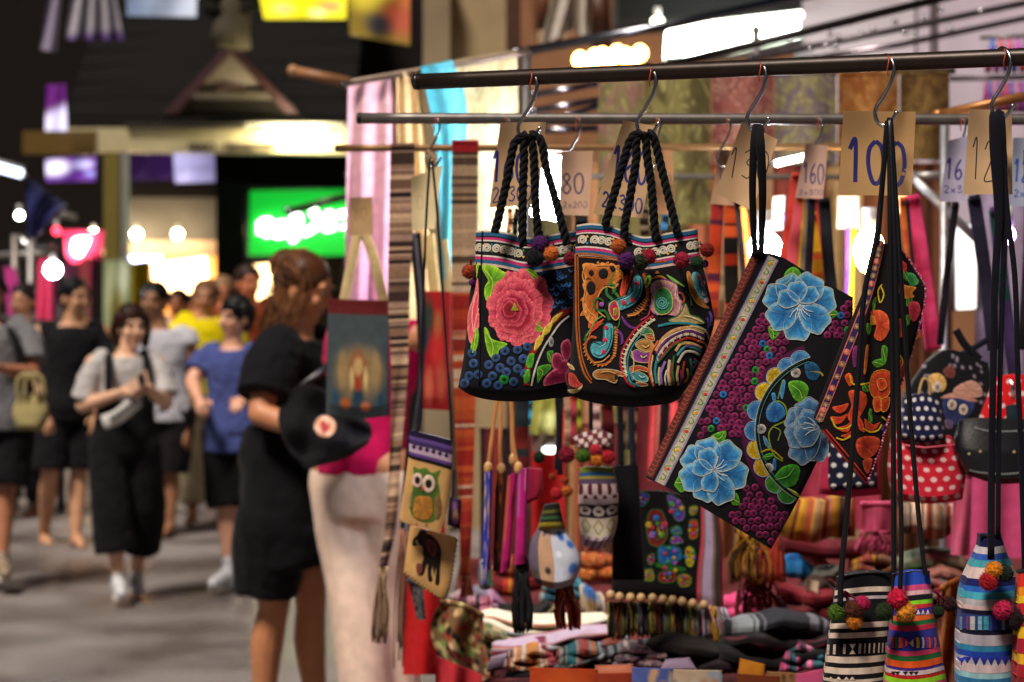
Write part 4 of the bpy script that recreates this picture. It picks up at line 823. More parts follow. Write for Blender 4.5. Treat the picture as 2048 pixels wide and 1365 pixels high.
RL = [(1.0, '#8c1430', '#a8243c', '#e0606e'), (.86, '#8c1430', '#a01c38', '#e4646e'), (.73, '#881030', '#a01c38', '#d85468'), (.60, '#801028', '#981830', '#dc5c68'), (.47, '#801028', '#941630', '#d45064'), (.34, '#780c24', '#8c142c', '#d04c60'), (.22, '#700a20', '#8c1428', '#c8485a')]
rs_ = rose(o, s1, x, y, 64, 74, 3, RL)
q = Stitch(s1, .0105); q.blob(zz(ZA, '440,600 470,655 415,655'), '#7a8a28', '#b8a030', n=-1); q.build('rose_heart', rs_)
q = Stitch(s1, .0016); q.blob(zz(ZA, '188,430 165,540 125,660 118,760 128,850 152,880 185,800 206,715 192,650 196,560'), '#c83850', '#f08880', cm='#e05868'); q.build('side_rose', o)
for t in ('185,520 160,610 150,700 160,800', '195,640 175,720 165,800'): q = Stitch(s1, .0028); q.stroke(zz(ZA, t), 2.2, '#f4a8a0'); q.build('petal_line', o)
rs = np.random.RandomState(4)
for k in range(64):
    a, b = rs.uniform(610, 832), rs.uniform(370, 640)
    if a < 690 and b > 430: continue
    q = Stitch(s1, .0012); q.stroke(zz(ZA, '%f,%f %f,%f %f,%f' % (a-16, b-8, a, b+9, a+16, b-6)), 3.0, ['#1c3c7c', '#28589c', '#4c84c0', '#16244c'][k % 4]); q.build('net_stitch', o)
q = Stitch(s1, .0014); q.stroke(zz(ZA, '835,640 770,670 715,715 650,790 600,880 555,960 530,1050 522,1165'), 13, '#8a1c18'); q.build('scallop_edge', o)
for t, c in (('770,665 705,700 690,745 730,720', '#c89018'), ('700,730 645,770 630,830 680,800', '#d0a81c'), ('640,815 590,850 575,930 625,880', '#d0a020'), ('575,950 535,960 520,1030 560,1040', '#2c7c24'), ('540,1055 505,1080 510,1150 545,1130', '#38881c')):
    q = Stitch(s1, .0024); q.blob(zz(ZA, t), c, '#c8c058' if c[1] in 'cd' else '#5cb030'); q.build('scallop', o)
q = Stitch(s1, .0028); q.stroke(zz(ZA, '815,690 750,745 690,830 640,910 600,1000 575,1080 556,1168'), 3.6, '#c8c4bc'); q.build('twisted_cord', o)
leafs(o, s1, ZA, ('600,1040 680,1020 690,1050 645,1100 600,1150 596,1100', '665,935 705,930 700,985 690,1015 668,990'), '#1c4c14', '#4c9424', '#8cb83c')
for t in ('700,960 745,945 770,1000 750,1060 700,1040', '760,880 810,850 830,930 800,1000 765,960', '650,1110 720,1050 790,1060 800,1130 700,1160 640,1165', '720,1010 790,990 820,1040 780,1090 730,1070', '790,1080 850,1050 860,1160 800,1165'):
    q = Stitch(s1, .0022); q.blob(zz(ZA, t), '#5c0c2c', '#c8607c', cm='#8c1c44'); q.build('petal', o)
q = Stitch(s1, .0026); x, y = zz(ZA, '692,870')[0]; q.disc(x, y, 5, '#3c3c40', '#b8b4b0', ry=10); q.build('seed', o)
for p in ('470,350 400,385 340,460 292,700 242,950 150,1340', '472,350 440,420 444,600 432,900 428,1370 440,1480', '500,350 520,420 545,600 556,900 585,1380', '500,348 580,370 630,460 672,700 752,980 850,1345 880,1460'):
    pts = zz(ZF, p); n = len(pts); braid(o, [(x, y, -.036+.012*i/(n-1)) for i, (x, y) in enumerate(pts)], 3.205, 17)
pv = lambda t: zz(ZA, t)[0]
for t, r, c, dz in (('615,198', 17.5, '#46185a', .03), ('692,266', 16, '#c06428', .045), ('578,292', 19, '#10141e', .03), ('822,300', 14.5, '#6a1024', .03), ('130,388', 15, '#9a3c1c', .0), ('152,462', 7, '#5a1c6a', .0)):
    x, y = pv(t); dd = float(s1.depth(x, y)[0]); pompom(o, x, y, r, dd-dz-.004, c, [(x+4, y-24, dd-.008), (x+3, y-10, dd-dz*.6-.006)])

# ---- tote with orange swirls
s2 = Surf(zz(ZA, '865,70 950,58 1080,70 1200,112 1330,150 1500,120 1690,90'), zz(ZA, '800,1215 900,1262 1080,1300 1280,1312 1480,1290 1560,1262'), zz(ZA, '865,70 855,260 842,500 835,800 800,1215'), zz(ZA, '1690,90 1702,250 1752,450 1792,640 1800,760 1700,1050 1560,1262'), d=3.115, bulge=.055, pv=[(0, .30), (.3, .55), (.85, 1.0), (.95, .9), (1, .45)])
o = thing('tote_bag', 'black tote embroidered with orange and teal swirls beside the rose tote', 'tote bag', P(1290, 810, 3.115))
build('bag_cloth', s2.mesh(44, 40, '#120f12', .17, 1), M('cloth'), o)
spiral_trim(o, s2, ROWS(0, .185), [.055, .155, .205, .265, .335, .52, .585, .65, .715, .78, .935, .975], .093, 9.2)
def ST(name, t, w, c, lift=.0, c2=None, taper=0, par=None, sf=None, z=ZA):
    q = Stitch(sf or s2, .0014+lift); q.stroke(zz(z, t), w, c, c2=c2, taper=taper); return q.build(name, par or o)
def BL(name, t, c0, c1=None, cm=None, lift=0., par=None, sf=None, z=ZA, out=None, ow=1.8):
    q = Stitch(sf or s2, .0014+lift); p = zz(z, t); q.blob(p, c0, c1, cm=cm); b = q.build(name, par or o)
    if out: q = Stitch(sf or s2, .0026+lift); q.stroke(list(cr(p, 40, True))+[cr(p, 40, True)[0]], ow, out, smooth=False, n=60); q.build('outline_stitch', b)
    return b
OR, OR2, TE, CR_ = '#a8581c', '#d0843c', '#2c7c88', '#c8a068'
for t, w in (('855,270 858,500 862,760 880,950 915,1080 965,1150', 4.0), ('872,285 876,500 880,760 896,940 930,1060 968,1130', 2.4), ('858,268 950,268 1100,290 1300,322 1480,318', 4.0), ('880,286 1000,296 1200,318', 2.2)): ST('frame_line', t, w, OR)
sw = BL('swirl_patch', '905,340 960,330 1010,340 1040,325 1075,340 1110,330 1150,370 1170,420 1130,470 1090,450 1060,470 1030,540 980,560 1010,600 1000,680 1010,730 960,740 930,690 905,620 920,540 905,480 920,430', '#8a4414', OR2, cm=OR)
for t in ('945,395 965,375 982,395 965,420', '1020,380 1050,365 1078,385 1070,425 1040,435 1015,415', '935,475 965,450 992,480 985,530 955,545 935,515', '1090,360 1115,352 1130,372 1108,390'): BL('black_hole', t, '#08080a', '#0c0a0a', lift=.002, par=sw)
for t in ('1000,330 1015,318 1022,345', '1060,335 1082,320 1085,350', '1130,350 1160,345 1150,380', '1150,410 1185,420 1155,445', '1120,455 1150,490 1110,480', '915,560 890,585 925,595', '912,650 888,690 935,680', '950,735 945,775 975,740'): BL('flame_tip', t, OR, OR2, lift=.001)
for t, w in (('920,350 905,420 925,500 908,600 925,690 965,745', 2.4), ('1010,560 1030,520 1070,490 1120,500 1150,470', 2.4)): ST('swirl_outline', t, w, '#dc9448', .003)
a1 = BL('teal_arm', '1290,410 1315,450 1310,530 1270,600 1200,640 1130,660 1090,640 1080,600 1140,580 1200,560 1240,520 1240,460 1255,420', TE, '#58a8b0', lift=.001, out='#123c48')
for t in ('1185,600', '1245,582', '1275,470'): x, y = pv(t); q = Stitch(s2, .0045); q.disc(x, y, 5, '#b01838', '#d83050'); q.build('red_dot', a1)
a2 = BL('teal_arm', '1080,735 1115,760 1110,860 1080,940 1030,980 975,960 955,910 975,870 1010,880 1040,890 1045,820 1050,760', TE, '#58a8b0', lift=.001, out='#123c48')
for t in ('1065,770', '1058,855', '1048,935'): x, y = pv(t); q = Stitch(s2, .0045); q.disc(x, y, 4.4, '#b01838', '#d83050'); q.build('red_dot', a2)
ST('fringe_line', '1125,760 1135,860 1120,960 1060,1020 985,1010 935,950 925,880 960,835 1000,840', 5, OR, .0005); ST('fringe_line', '1320,400 1340,480 1345,570 1300,660 1210,690', 6, OR, .0005); ST('fringe_line', '1240,380 1225,450 1200,520', 4, '#c03820')
for k in range(11): x, y = 1128-3*k*.6, 780+k*18; ST('fringe_stitch', '%f,%f %f,%f' % (x, y, x+22, y+6), 2.2, OR2, .002)
for k in range(8): ST('fringe_stitch', '%f,%f %f,%f' % (1335-k*12, 560+k*15, 1356-k*10, 578+k*15), 2.2, OR2, .002)
BL('body_patch', '1100,600 1130,590 1150,630 1155,690 1130,720 1100,690 1085,640', '#8c1c40', '#c8345c', lift=.003, out='#d8c060'); BL('body_patch', '1115,640 1140,640 1140,680 1118,690', '#2c6c24', '#c8a030', lift=.005)
ST('green_curl', '1090,720 1060,660 1000,650 985,600 1010,570 1045,590 1040,630', [6, 5, 4, 3], '#24602c', .003); ST('green_curl', '1110,580 1070,540 1075,490 1110,475 1130,510 1110,540', [6, 5, 4, 3], '#2c7038', .003); ST('green_curl', '920,860 940,810 990,770 1050,740', [6, 5, 3], '#24602c', .001)
x, y = pv('1035,612'); q = Stitch(s2, .005); q.disc(x, y, 4.6, '#7c2c90', '#b060c0'); q.build('purple_dot', o)
BL('red_leaf', '945,735 990,745 1050,710 1010,770 970,800 945,840 955,780', '#a82818', '#e05038', lift=.002); BL('red_leaf', '1180,440 1215,410 1205,500 1190,560 1160,540', '#a02818', '#d84c30', lift=.001)
for t in ('1170,690 1200,740 1240,770 1285,770', '1135,780 1170,820 1175,870 1165,885'): ST('purple_curl', t, [3, 6, 5, 1.5], '#6c2c84', .001)
for t in ('1130,385 1100,440 1120,520 1150,560 1160,600', '1325,470 1345,430 1365,425 1360,470 1335,495', '1480,410 1520,440 1600,490'): ST('lime_curl', t, [2, 6, 3], '#3c7c24' if t[1] == '1' and t[2] == '3' and t[3] == '0' else '#78b848', .001)
lt_ = BL('lotus', '1365,500 1400,450 1450,440 1500,450 1550,480 1560,560 1590,600 1580,660 1540,690 1480,680 1400,680 1365,630 1385,580', '#5c2c64', '#c8a07c', cm='#a4707c', out='#8c3c90')
BL('green_heart', '1395,560 1420,510 1470,500 1510,540 1520,620 1490,670 1430,680 1395,640', '#1c4c2c', '#3c8c50', lift=.002, out='#c8b060', par=lt_)
q = Stitch(s2, .0062); q.stroke(spiral(*pv('1448,600'), 13, 2.6, 0, 1), 2.8, '#58a8a0', n=50); q.build('spiral_stitch', lt_)
for t in ('1375,440 1415,415 1450,418 1480,440 1455,432 1420,430', '1400,400 1415,385 1428,402'): BL('crown_stitch', t, OR, OR2, lift=.002)
BL('cream_tip', '1490,720 1550,690 1590,640 1605,600 1625,640 1640,680 1700,700 1740,740 1680,745 1560,745', '#8a7a48', '#c8b078', out='#2c6c3c')
for k, (t, w, c) in enumerate((('1180,1090 1165,1000 1190,900 1260,790 1340,720 1390,690', 5, '#b02430'), ('1205,1100 1192,1000 1215,910 1280,810 1350,745 1400,712', 5, '#c8c0a0'), ('1222,1110 1212,1000 1240,910 1300,825 1360,765', 3, '#2c8090'), ('1250,1130 1225,1060', 5, '#2c8090'), ('1405,930 1450,850 1530,790 1640,770 1740,800', 7, '#c89860'), ('1410,950 1460,870 1540,812 1640,792 1740,828', 6, '#6c2c74'), ('1415,975 1470,895 1550,835 1640,815 1735,850', 5, '#c8b8a0'), ('1420,760 1520,740 1640,745 1750,790', 5, '#2c7c88'), ('1425,1000 1485,915 1560,862 1640,842 1730,880', 5, '#a02c24'), ('1420,1010 1480,940 1530,890 1600,868', 4, '#1c5c30'), ('1540,930 1580,880 1650,880 1720,910', 6, '#c8a060'), ('1550,960 1600,905 1660,905 1715,935', 5, '#3c90a0'), ('1555,1010 1600,940 1660,935 1705,960', 5, '#c8c0a8'), ('1420,960 1400,1060 1410,1150', 5, '#2c7c88'), ('1470,1000 1440,1080 1445,1160', 5, '#8c6cb0'), ('1500,990 1490,1080 1500,1165', 6, '#c8b890'), ('1530,960 1520,1060 1530,1160', 4, '#2c6c3c'), ('1560,1030 1550,1100 1560,1165', 5, '#c8a868'), ('1600,1000 1590,1080 1600,1150', 4, '#b03828'), ('1640,980 1650,1040 1640,1100', 5, '#2c7c60'), ('1670,980 1680,1010 1660,1050', 4, '#c83c5c'), ('1390,1170 1360,1060 1370,950 1420,860', 4, '#d0643c'))): ST('arc_stitch', t, w, c, .001+.0001*k)
for k in range(13):
    f = k/12; a = np.array(zz(ZA, '1195,1070 1180,980 1215,890 1290,790 1380,715')); p = cr(a, 13)[k]; q = Stitch(s2, .0042); q.stroke([p+np.array([-4, -2]), p+np.array([4, 3])], 2.2, '#d8d0b0'); q.build('tooth_stitch', o)
for t, c0, c1 in (('1235,960 1270,920 1320,940 1370,940 1385,1000 1330,1010 1270,1000', '#5c2460', '#9c4ca0'), ('1265,885 1310,850 1370,860 1390,910 1345,935 1300,920', '#7c4c18', '#c89850'), ('1230,1040 1290,1030 1350,1050 1360,1075 1290,1060 1240,1080', '#8c2018', '#d06030'), ('1240,1080 1300,1075 1350,1110 1340,1140 1270,1130', '#1c5c64', '#50a0a8'), ('1290,800 1340,770 1380,790 1390,840 1340,830', '#245c2c', '#70a050'), ('1330,820 1380,815 1395,860 1350,850', '#a0201c', '#d84838'), ('1270,1145 1330,1150 1350,1165 1300,1170', '#8c2424', '#c88060')): BL('scale_patch', t, c0, c1, out='#c8b078', ow=1.5)
w_ = BL('beetle', '975,1090 1000,1062 1060,1055 1130,1062 1190,1085 1205,1110 1150,1100 1130,1150 1060,1125 1000,1120', '#6c3c14', '#b88444', cm='#8c5420', out='#c8b090')
x, y = pv('1135,1108'); q = Stitch(s2, .0045); q.disc(x, y, 4, '#08080a', '#0c0c0c'); q.build('black_dot', w_)
for t, c0, c1 in (('800,1015 835,1030 850,1060 820,1050', '#a0803c', '#d8c088'), ('810,1080 850,1090 880,1140 905,1160 860,1180 815,1160', '#8c1c24', '#c84c38'), ('805,1195 860,1190 905,1165 880,1205 830,1220', '#a88444', '#d8c490'), ('1615,400 1640,395 1650,470 1680,560 1740,610 1770,640 1700,620 1640,540', '#8c5018', '#c88440'), ('1650,410 1690,390 1720,440 1750,520 1765,600 1715,580 1670,500', '#2c6c78', '#68a8b0')): BL('edge_patch', t, c0, c1)
for t, c in (('1700,430', '#a02c58'), ('1728,470', '#b03c70'), ('1735,535', '#3c8c9c'), ('1752,585', '#d890a0')): x, y = pv(t); q = Stitch(s2, .004); q.disc(x, y, 4.5, c, '#d8a0b0', ry=6); q.build('edge_dot', o)

for k, (t, w, c) in enumerate((('1145,365 1175,400 1180,440', 3, OR2), ('925,610 950,660 985,690 1005,720', 2.2, '#dc9448'), ('930,440 945,432 960,440', 2.2, '#5c2c10'), ('1000,345 1060,345 1120,345', 2.2, '#dc9448'), ('1255,430 1262,470 1255,520 1220,560 1160,585', 2.2, '#8cc8cc'), ('1300,440 1298,520 1262,585 1200,622', 2.2, '#123c48'), ('1062,760 1064,830 1058,880 1020,905', 2.2, '#8cc8cc'), ('1100,770 1098,850 1070,925 1020,962 980,945', 2.0, '#123c48'), ('1160,700 1150,760 1120,780', 2.4, '#2c7038'), ('1170,560 1190,520 1200,470 1190,430', 3, '#c04828'), ('1040,690 1000,720 960,780 930,830', 2.6, '#58944c'), ('1010,660 1035,680 1060,700', 2.2, '#c8a030'), ('1385,480 1400,520 1380,560 1390,640 1420,685', 3, '#b890b0'), ('1545,490 1540,560 1570,610 1560,670', 3, '#d0a888'), ('1560,530 1585,540 1600,580 1580,610', 4, '#a04828'), ('1370,640 1350,690 1300,720', 3, '#b03058'), ('1640,760 1700,770 1750,800 1770,850', 4, '#c8b078'), ('1600,690 1650,700 1720,730', 2.4, '#e0cc98'), ('1440,880 1480,840 1560,800 1640,782 1730,812', 2, '#e0d4c0'), ('1660,1010 1690,1000 1700,1030 1680,1070', 4, '#3c8c9c'), ('1620,1050 1625,1100 1610,1140', 4, '#c8a868'), ('1575,1060 1580,1120 1572,1165', 3, '#7c2c84'), ('1480,1060 1468,1110 1474,1165', 3, '#d8d0b8'), ('1515,1010 1508,1090 1514,1165', 3, '#b03828'), ('1430,1040 1424,1100 1430,1165', 4, '#c8b078'), ('1385,960 1372,1050 1385,1140', 3, '#c8b078'), ('1215,1110 1240,1150 1290,1170', 5, '#2c7c88'), ('1190,1100 1215,1150 1260,1175', 4, '#b02430'), ('1240,930 1255,1000 1250,1080', 2.6, '#c8b078'), ('1300,960 1320,975 1345,960', 2.4, '#d8c088'), ('1310,890 1335,905 1360,890', 2.4, '#e0b878'), ('1290,1095 1310,1110 1330,1105', 2.2, '#a8d0d0'), ('1690,860 1740,880 1760,930', 4, '#c86c3c'), ('1600,905 1650,890 1700,905', 2, '#7c2c84'), ('1650,620 1640,560 1610,520', 3, '#24602c'), ('1770,660 1785,700 1780,760', 5, '#6c5cb0'), ('1755,700 1765,740 1762,790', 4, '#4c4090'), ('985,1010 1040,1000 1090,960', 2.2, '#dc9448'), ('1030,1075 1080,1070 1130,1085', 2.2, '#c89850'), ('1215,690 1270,680 1320,640', 2.6, '#dc9448'))): ST('fine_stitch', t, w, c, .0022+.00005*k)
for k in range(16):
    a = cr(zz(ZA, '1415,985 1475,900 1555,838 1640,815 1735,852'), 16)[k]; q = Stitch(s2, .004); q.stroke([a+[0, -3.5], a+[1.5, 3.5]], 2.0, '#5c2468' if k % 2 else '#d8ccb0'); q.build('tooth_stitch', o)
for k in range(12):
    a = cr(zz(ZA, '1470,905 1450,420 1450,420'), 3)[0]; t = k/12*6.28; c = np.array(pv('1300,500')); b = np.array(pv('1110,845'))
for k in range(14):
    a = cr(zz(ZA, '1325,400 1350,480 1352,570 1310,665 1215,697'), 14)[k]; q = Stitch(s2, .0035); q.stroke([a, a+[5, 1.5]], 1.8, '#7c3c10'); q.build('fringe_stitch', o)
for k in range(18):
    a = cr(zz(ZA, '1130,770 1140,860 1122,965 1060,1026 985,1014 930,950 920,880'), 18)[k]; q = Stitch(s2, .0035); q.stroke([a, a+[-3.5, 3]], 1.8, '#dc9448'); q.build('fringe_stitch', o)
for p in ('1620,330 1545,370 1490,480 1385,850 1262,1270', '1640,330 1580,420 1578,600 1530,900 1455,1330 1500,1420', '1670,330 1680,430 1692,600 1735,900 1770,1345 1800,1420', '1690,330 1750,370 1788,500 1872,850 1995,1340'):
    pts = zz(ZF, p); n = len(pts); braid(o, [(x, y, -.040+.014*i/(n-1)) for i, (x, y) in enumerate(pts)], 3.12, 17)
for t, r, c, dz in (('1150,216', 16, '#a85420', .03), ('1205,310', 17.5, '#4a1858', .035), ('1300,322', 16.5, '#1c2c14', .03), ('1356,285', 16, '#8c1428', .028), ('1580,310', 17, '#8a1830', .03), ('1686,326', 14, '#16361c', .02), ('1755,240', 14.5, '#7c2018', .01), ('1738,335', 8, '#5a1c6a', .0)):
    x, y = pv(t); dd = float(s2.depth(x, y)[0]); pompom(o, x, y, r, dd-dz-.004, c, [(x-14, y-12, dd-.008), (x-6, y-7, dd-dz*.6-.006)])

# ---- square clutch with blue flowers
s3 = Surf(zz(ZB, '492,52 620,68 760,150 945,250'), zz(ZB, '45,1030 180,1095 400,1225 590,1340'), zz(ZB, '492,52 490,100 270,560 45,1030'), zz(ZB, '945,250 935,430 885,690 830,870 700,1140 590,1340'), d=lambda x, y: 3.045+(x-1500)*.00003, bulge=.014, pv=[(0, .6), (.5, 1), (1, .7)], wave=lambda u, v: .007*np.sin(u*4.2+v*3)+.003*np.sin(v*9-u*5))
o = thing('clutch_bag', 'square black clutch with big blue flowers hanging by one corner', 'clutch bag', P(1540, 1098, 3.045))
build('bag_cloth', s3.mesh(40, 44, '#100d13'), M('cloth'), o)
def ln(t, a, b, n): p = np.array(zz(ZB, t)); return [p[0]+(p[1]-p[0])*f for f in np.linspace(a, b, n)]
def S3(name, p, w, c, lift=0., par=None, n=None, smooth=True): q = Stitch(s3, .0008+lift); q.stroke(p, w, c, smooth=smooth, n=n); return q.build(name, par or o)
S3('braid_edge', ln('520,80 62,1028', 0, 1, 12), 16, '#5c2420', smooth=False, n=20)
for p in ln('520,80 62,1028', .01, .985, 50): q = Stitch(s3, .0024); q.stroke([p+np.array([-6, -2]), p+np.array([1, 2.5]), p+np.array([6, -3])], 2.6, '#8c4434'); q.build('braid_stitch', o)
tr = S3('vine_trim', ln('600,78 108,1056', 0, 1, 12), 24, '#b4a898', .0006, smooth=False, n=24)
for dx, c in ((-11.5, '#5c5480'), (11.5, '#4c4878'), (-8.5, '#8c8498'), (8.5, '#8c8498')): S3('trim_line', [p+np.array([dx*.89, dx*.45]) for p in ln('600,78 108,1056', 0, 1, 12)], 1.7, c, .0012, tr, smooth=False, n=24)
u_ = np.array([-.449, .893]); n_ = np.array([.893, .449])
for k, p in enumerate(ln('600,78 108,1056', .025, .975, 24)):
    sgn = 1 if k % 2 else -1
    if k % 2: S3('vine_scroll', [p-u_*8-n_*4, p-u_*4+n_*4, p+u_*2+n_*3, p+u_*3-n_*3, p-u_*1-n_*3], 2.4, '#5c8c34', .0014, tr)
    else:
        S3('vine_scroll', [p-u_*9+n_*4, p-u_*3-n_*5, p+u_*4-n_*4, p+u_*8+n_*3], 2.2, '#6c9838', .0014, tr)
        q = Stitch(s3, .0026); q.blob([p-n_*4, p-u_*4+n_*2, p+u_*1+n_*5, p+u_*4-n_*1], '#b02c28' if k % 4 else '#d08028', '#d85848' if k % 4 else '#e0b040'); q.build('bud', tr)
def inpoly(x, y, p):
    r = False; j = len(p)-1
    for i in range(len(p)):
        if (p[i][1] > y) != (p[j][1] > y) and x < (p[j][0]-p[i][0])*(y-p[i][1])/(p[j][1]-p[i][1])+p[i][0]: r = not r
        j = i
    return r
B1 = zz(ZB, '545,300 600,390 690,425 650,500 560,570 510,650 480,760 470,870 350,838 255,860 300,760 420,540 500,380'); B2 = zz(ZB, '490,1050 560,1100 640,1180 690,1185 590,1325 385,1200 455,1160'); B3 = zz(ZB, '850,330 935,270 925,400 880,440 790,440 840,380'); kk = 0; odd = {5: '#1c5c9c', 16: '#1c7c2c', 27: '#1c5c9c', 34: '#1c7c2c', 41: '#2468a8', 52: '#1c7c2c', 63: '#1c7c2c', 70: '#2468a8', 84: '#1c7c2c', 92: '#2468a8', 97: '#1c7c2c'}
BG = MB()
for j in range(60):
    for i in range(40):
        x, y = 1370+i*15.5+(j % 2)*7.7, 580+j*13.2; x += 2*math.sin(i*3+j); y += 2*math.cos(j*5+i)
        if any(inpoly(x, y, b) for b in (B1, B2, B3)):
            kk += 1; c = odd.get(kk); berry(o, s3, x, y, 7.6, '#2a081e' if not c else '#0c2030', c or ('#7c1c50' if kk % 3 else '#6a1446'), .0006)
def peony(o, sf, cx, cy, R, spec, inner, hub, cols, rot=0., h=.002, stam=None):
    c0, cm, c1, rim = cols; root = None
    for k, (a, l, w) in enumerate(spec+inner):
        p = petal(cx+(hub[0] if k >= len(spec) else 0)*R, cy+(hub[1] if k >= len(spec) else 0)*R, math.radians(a)+rot, l*R, w*R, .10, 30); lift = .0006*(k % 2)+(.0022 if k >= len(spec) else 0)
        q = Stitch(sf, h+lift); q.blob(p, c0, c1, cm=cm, n=-1, dome=.0012); b = q.build('flower' if root is None else 'petal', root or o); root = root or b
        q = Stitch(sf, h+lift+.0008); q.stroke(list(p)+[p[0]], 1.9, rim, smooth=False, n=70); q.build('petal_rim', root)
    for a in (stam or (-70, -45, -25, 0, 20, 42)):
        f = math.radians(a)+rot; q = Stitch(sf, h+.0042); q.stroke([(cx+R*.10*math.cos(f), cy+R*.10*math.sin(f)), (cx+R*.26*math.cos(f+.1), cy+R*.26*math.sin(f+.1)), (cx+R*.42*math.cos(f), cy+R*.42*math.sin(f))], 1.7, '#c8d0d4'); q.build('stamen', root)
    return root
BC = ('#12508c', '#3480b8', '#7cb0c4', '#b4b8b4')
leafs(o, s3, ZB, ('330,850 392,828 388,870 370,890 340,880', '172,1055 200,1010 240,1000 232,1060 205,1095 178,1075', '415,1120 440,1098 455,1145 425,1150', '640,200 652,140 690,118 720,150 690,190 660,215', '580,380 600,370 628,395 600,435 582,410', '830,330 865,305 880,325 850,342', '665,620 720,612 752,645 730,700 690,690'), '#1c5c14', '#5ca428', '#a8cc50')
spec = [(-105, .92, .78), (-48, .95, .85), (12, .98, .88), (68, .98, .82), (112, .9, .75), (160, .95, .85), (212, .95, .85)]
peony(o, s3, *zz(ZB, '338,1000')[0], 72, spec, [(190, .55, .5), (100, .62, .5), (250, .62, .55)], (-.02, -.02), BC, 0.0)
peony(o, s3, *zz(ZB, '712,285')[0], 72, [(-118, .92, .85), (-62, .95, .9), (-12, 1.02, .9), (40, .98, .85), (95, .98, .85), (150, .98, .85), (200, 1.02, .85)], [(-170, .6, .55), (-30, .58, .5), (-100, .55, .6)], (0, -.12), BC, 0.0, stam=(25, 45, 65, 85, 105, 128))
GC = ('#1c3c64', '#4474a0', '#7c9cb0', '#98a0a4')
mc = np.array(zz(ZB, '852,828')[0]); mr_ = 327/2.1667
arc = lambda r, a0, a1, n=30: [mc+r*np.array([math.cos(math.radians(t)), math.sin(math.radians(t))]) for t in np.linspace(a0, a1, n)]
md = Stitch(s3, .0006); md.stroke(arc(mr_+14, 122, 252, 44), 30, '#4c0c3c', smooth=False, n=60, dome=.0004); md = md.build('medallion', o)
for k, (a, c0, c1) in enumerate(((246, '#1c5088', '#5c9cc4'), (235, '#1c5088', '#5c9cc4'), (224, '#8c7010', '#d0b020'), (210, '#9c7c10', '#d8b828'), (195, '#1c5088', '#4c8cbc'), (180, '#1c4c84', '#4c8cbc'), (166, '#9c7c10', '#d8b828'), (152, '#8c7010', '#d0a820'), (137, '#1c5c1c', '#4c9c2c'), (125, '#1c5c1c', '#3c8c28'))):
    t = [mc+rr*np.array([math.cos(math.radians(a+da)), math.sin(math.radians(a+da))]) for rr, da in ((mr_+1, -7), (mr_+14, -6), (mr_+22, -2), (mr_+22, 2), (mr_+14, 6), (mr_+1, 7))]
    q = Stitch(s3, .0018); q.blob(t, c0, c1); b = q.build('scallop', md); q = Stitch(s3, .0028); q.stroke(t[:6], 1.6, '#90a0b0'); q.build('scallop_rim', md)
S3('ring_cord', arc(mr_-1, 120, 254), 3.4, '#0a1418', .002, md, 60, False); S3('ring_cord', arc(mr_+2.5, 120, 254), 1.6, '#a0a888', .003, md, 60, False); S3('ring_cord', arc(mr_-5, 120, 252), 1.5, '#48807c', .003, md, 60, False)
for t, w, c in (('575,740 610,700 650,720 655,780 600,810 580,850 600,930 640,960', 3.2, '#788c20'), ('545,920 590,910 640,950', 3.4, '#a88c18'), ('640,610 630,650 620,690', 3, '#5c8c20'), ('760,570 800,575 815,590', 4, '#a89020'), ('600,810 630,830 620,870', 2.4, '#6c9028')): S3('vine', zz(ZB, t), w, c, .0006, md)
for t, c0, c1 in (('570,735 600,700 640,720 650,760 610,790 575,780', '#0c3c74', '#3478b4'), ('592,668 606,665 612,690 600,700', '#1c5c9c', '#4c90c4'), ('555,850 575,870 585,905 565,890', '#2c5c84', '#6c9cb8'), ('640,608 652,620 640,690 628,660', '#245c94', '#5898c8'), ('600,950 612,955 610,1000 598,985', '#14508c', '#3c80b8'), ('660,1075 700,1095 715,1115 690,1105', '#8c9018', '#c8c030'), ('735,540 770,530 800,560 790,605 750,600', '#0c3450', '#205c84'), ('1,1 1,1 1,1', '', '')):
    if c0: BL('vine_petal', t, c0, c1, par=md, sf=s3, z=ZB)
leafs(md, s3, ZB, ('595,1045 640,985 700,975 715,1010 690,1065 630,1070', '550,945 580,925 600,935 575,955'), '#0c4414', '#3c9424', '#7cb838')
for t in ('697,577', '547,820', '580,990'):
    x, y = zz(ZB, t)[0]; q = Stitch(s3, .0016); q.disc(x, y, 10, '#16141a', '#c0b8ac', cm='#a8a098'); b = q.build('cream_bud', md)
peony(md, s3, *zz(ZB, '795,815')[0], 72, [(125, 1.15, .8), (160, .95, .8), (200, .95, .8), (238, .9, .8), (95, .95, .7)], [(150, .72, .7), (185, .7, .6), (215, .66, .6)], (0.02, .0), GC, 0., stam=(150, 175, 200, 225))
strap(o, [(1514, 268, .0), (1513, 256, -.02), (1508, 290, -.04), (1505, 380, -.03), (1508, 470, -.012), (1511, 512, -.008)], 3.045, [24, 17, 15, 13, 12], '#0b0b10'); strap(o, [(1517, 268, .0), (1516, 256, -.02), (1521, 290, -.042), (1525, 380, -.032), (1524, 450, -.014), (1522, 510, -.008)], 3.045, [26, 19, 17, 14, 12], '#0b0b10')

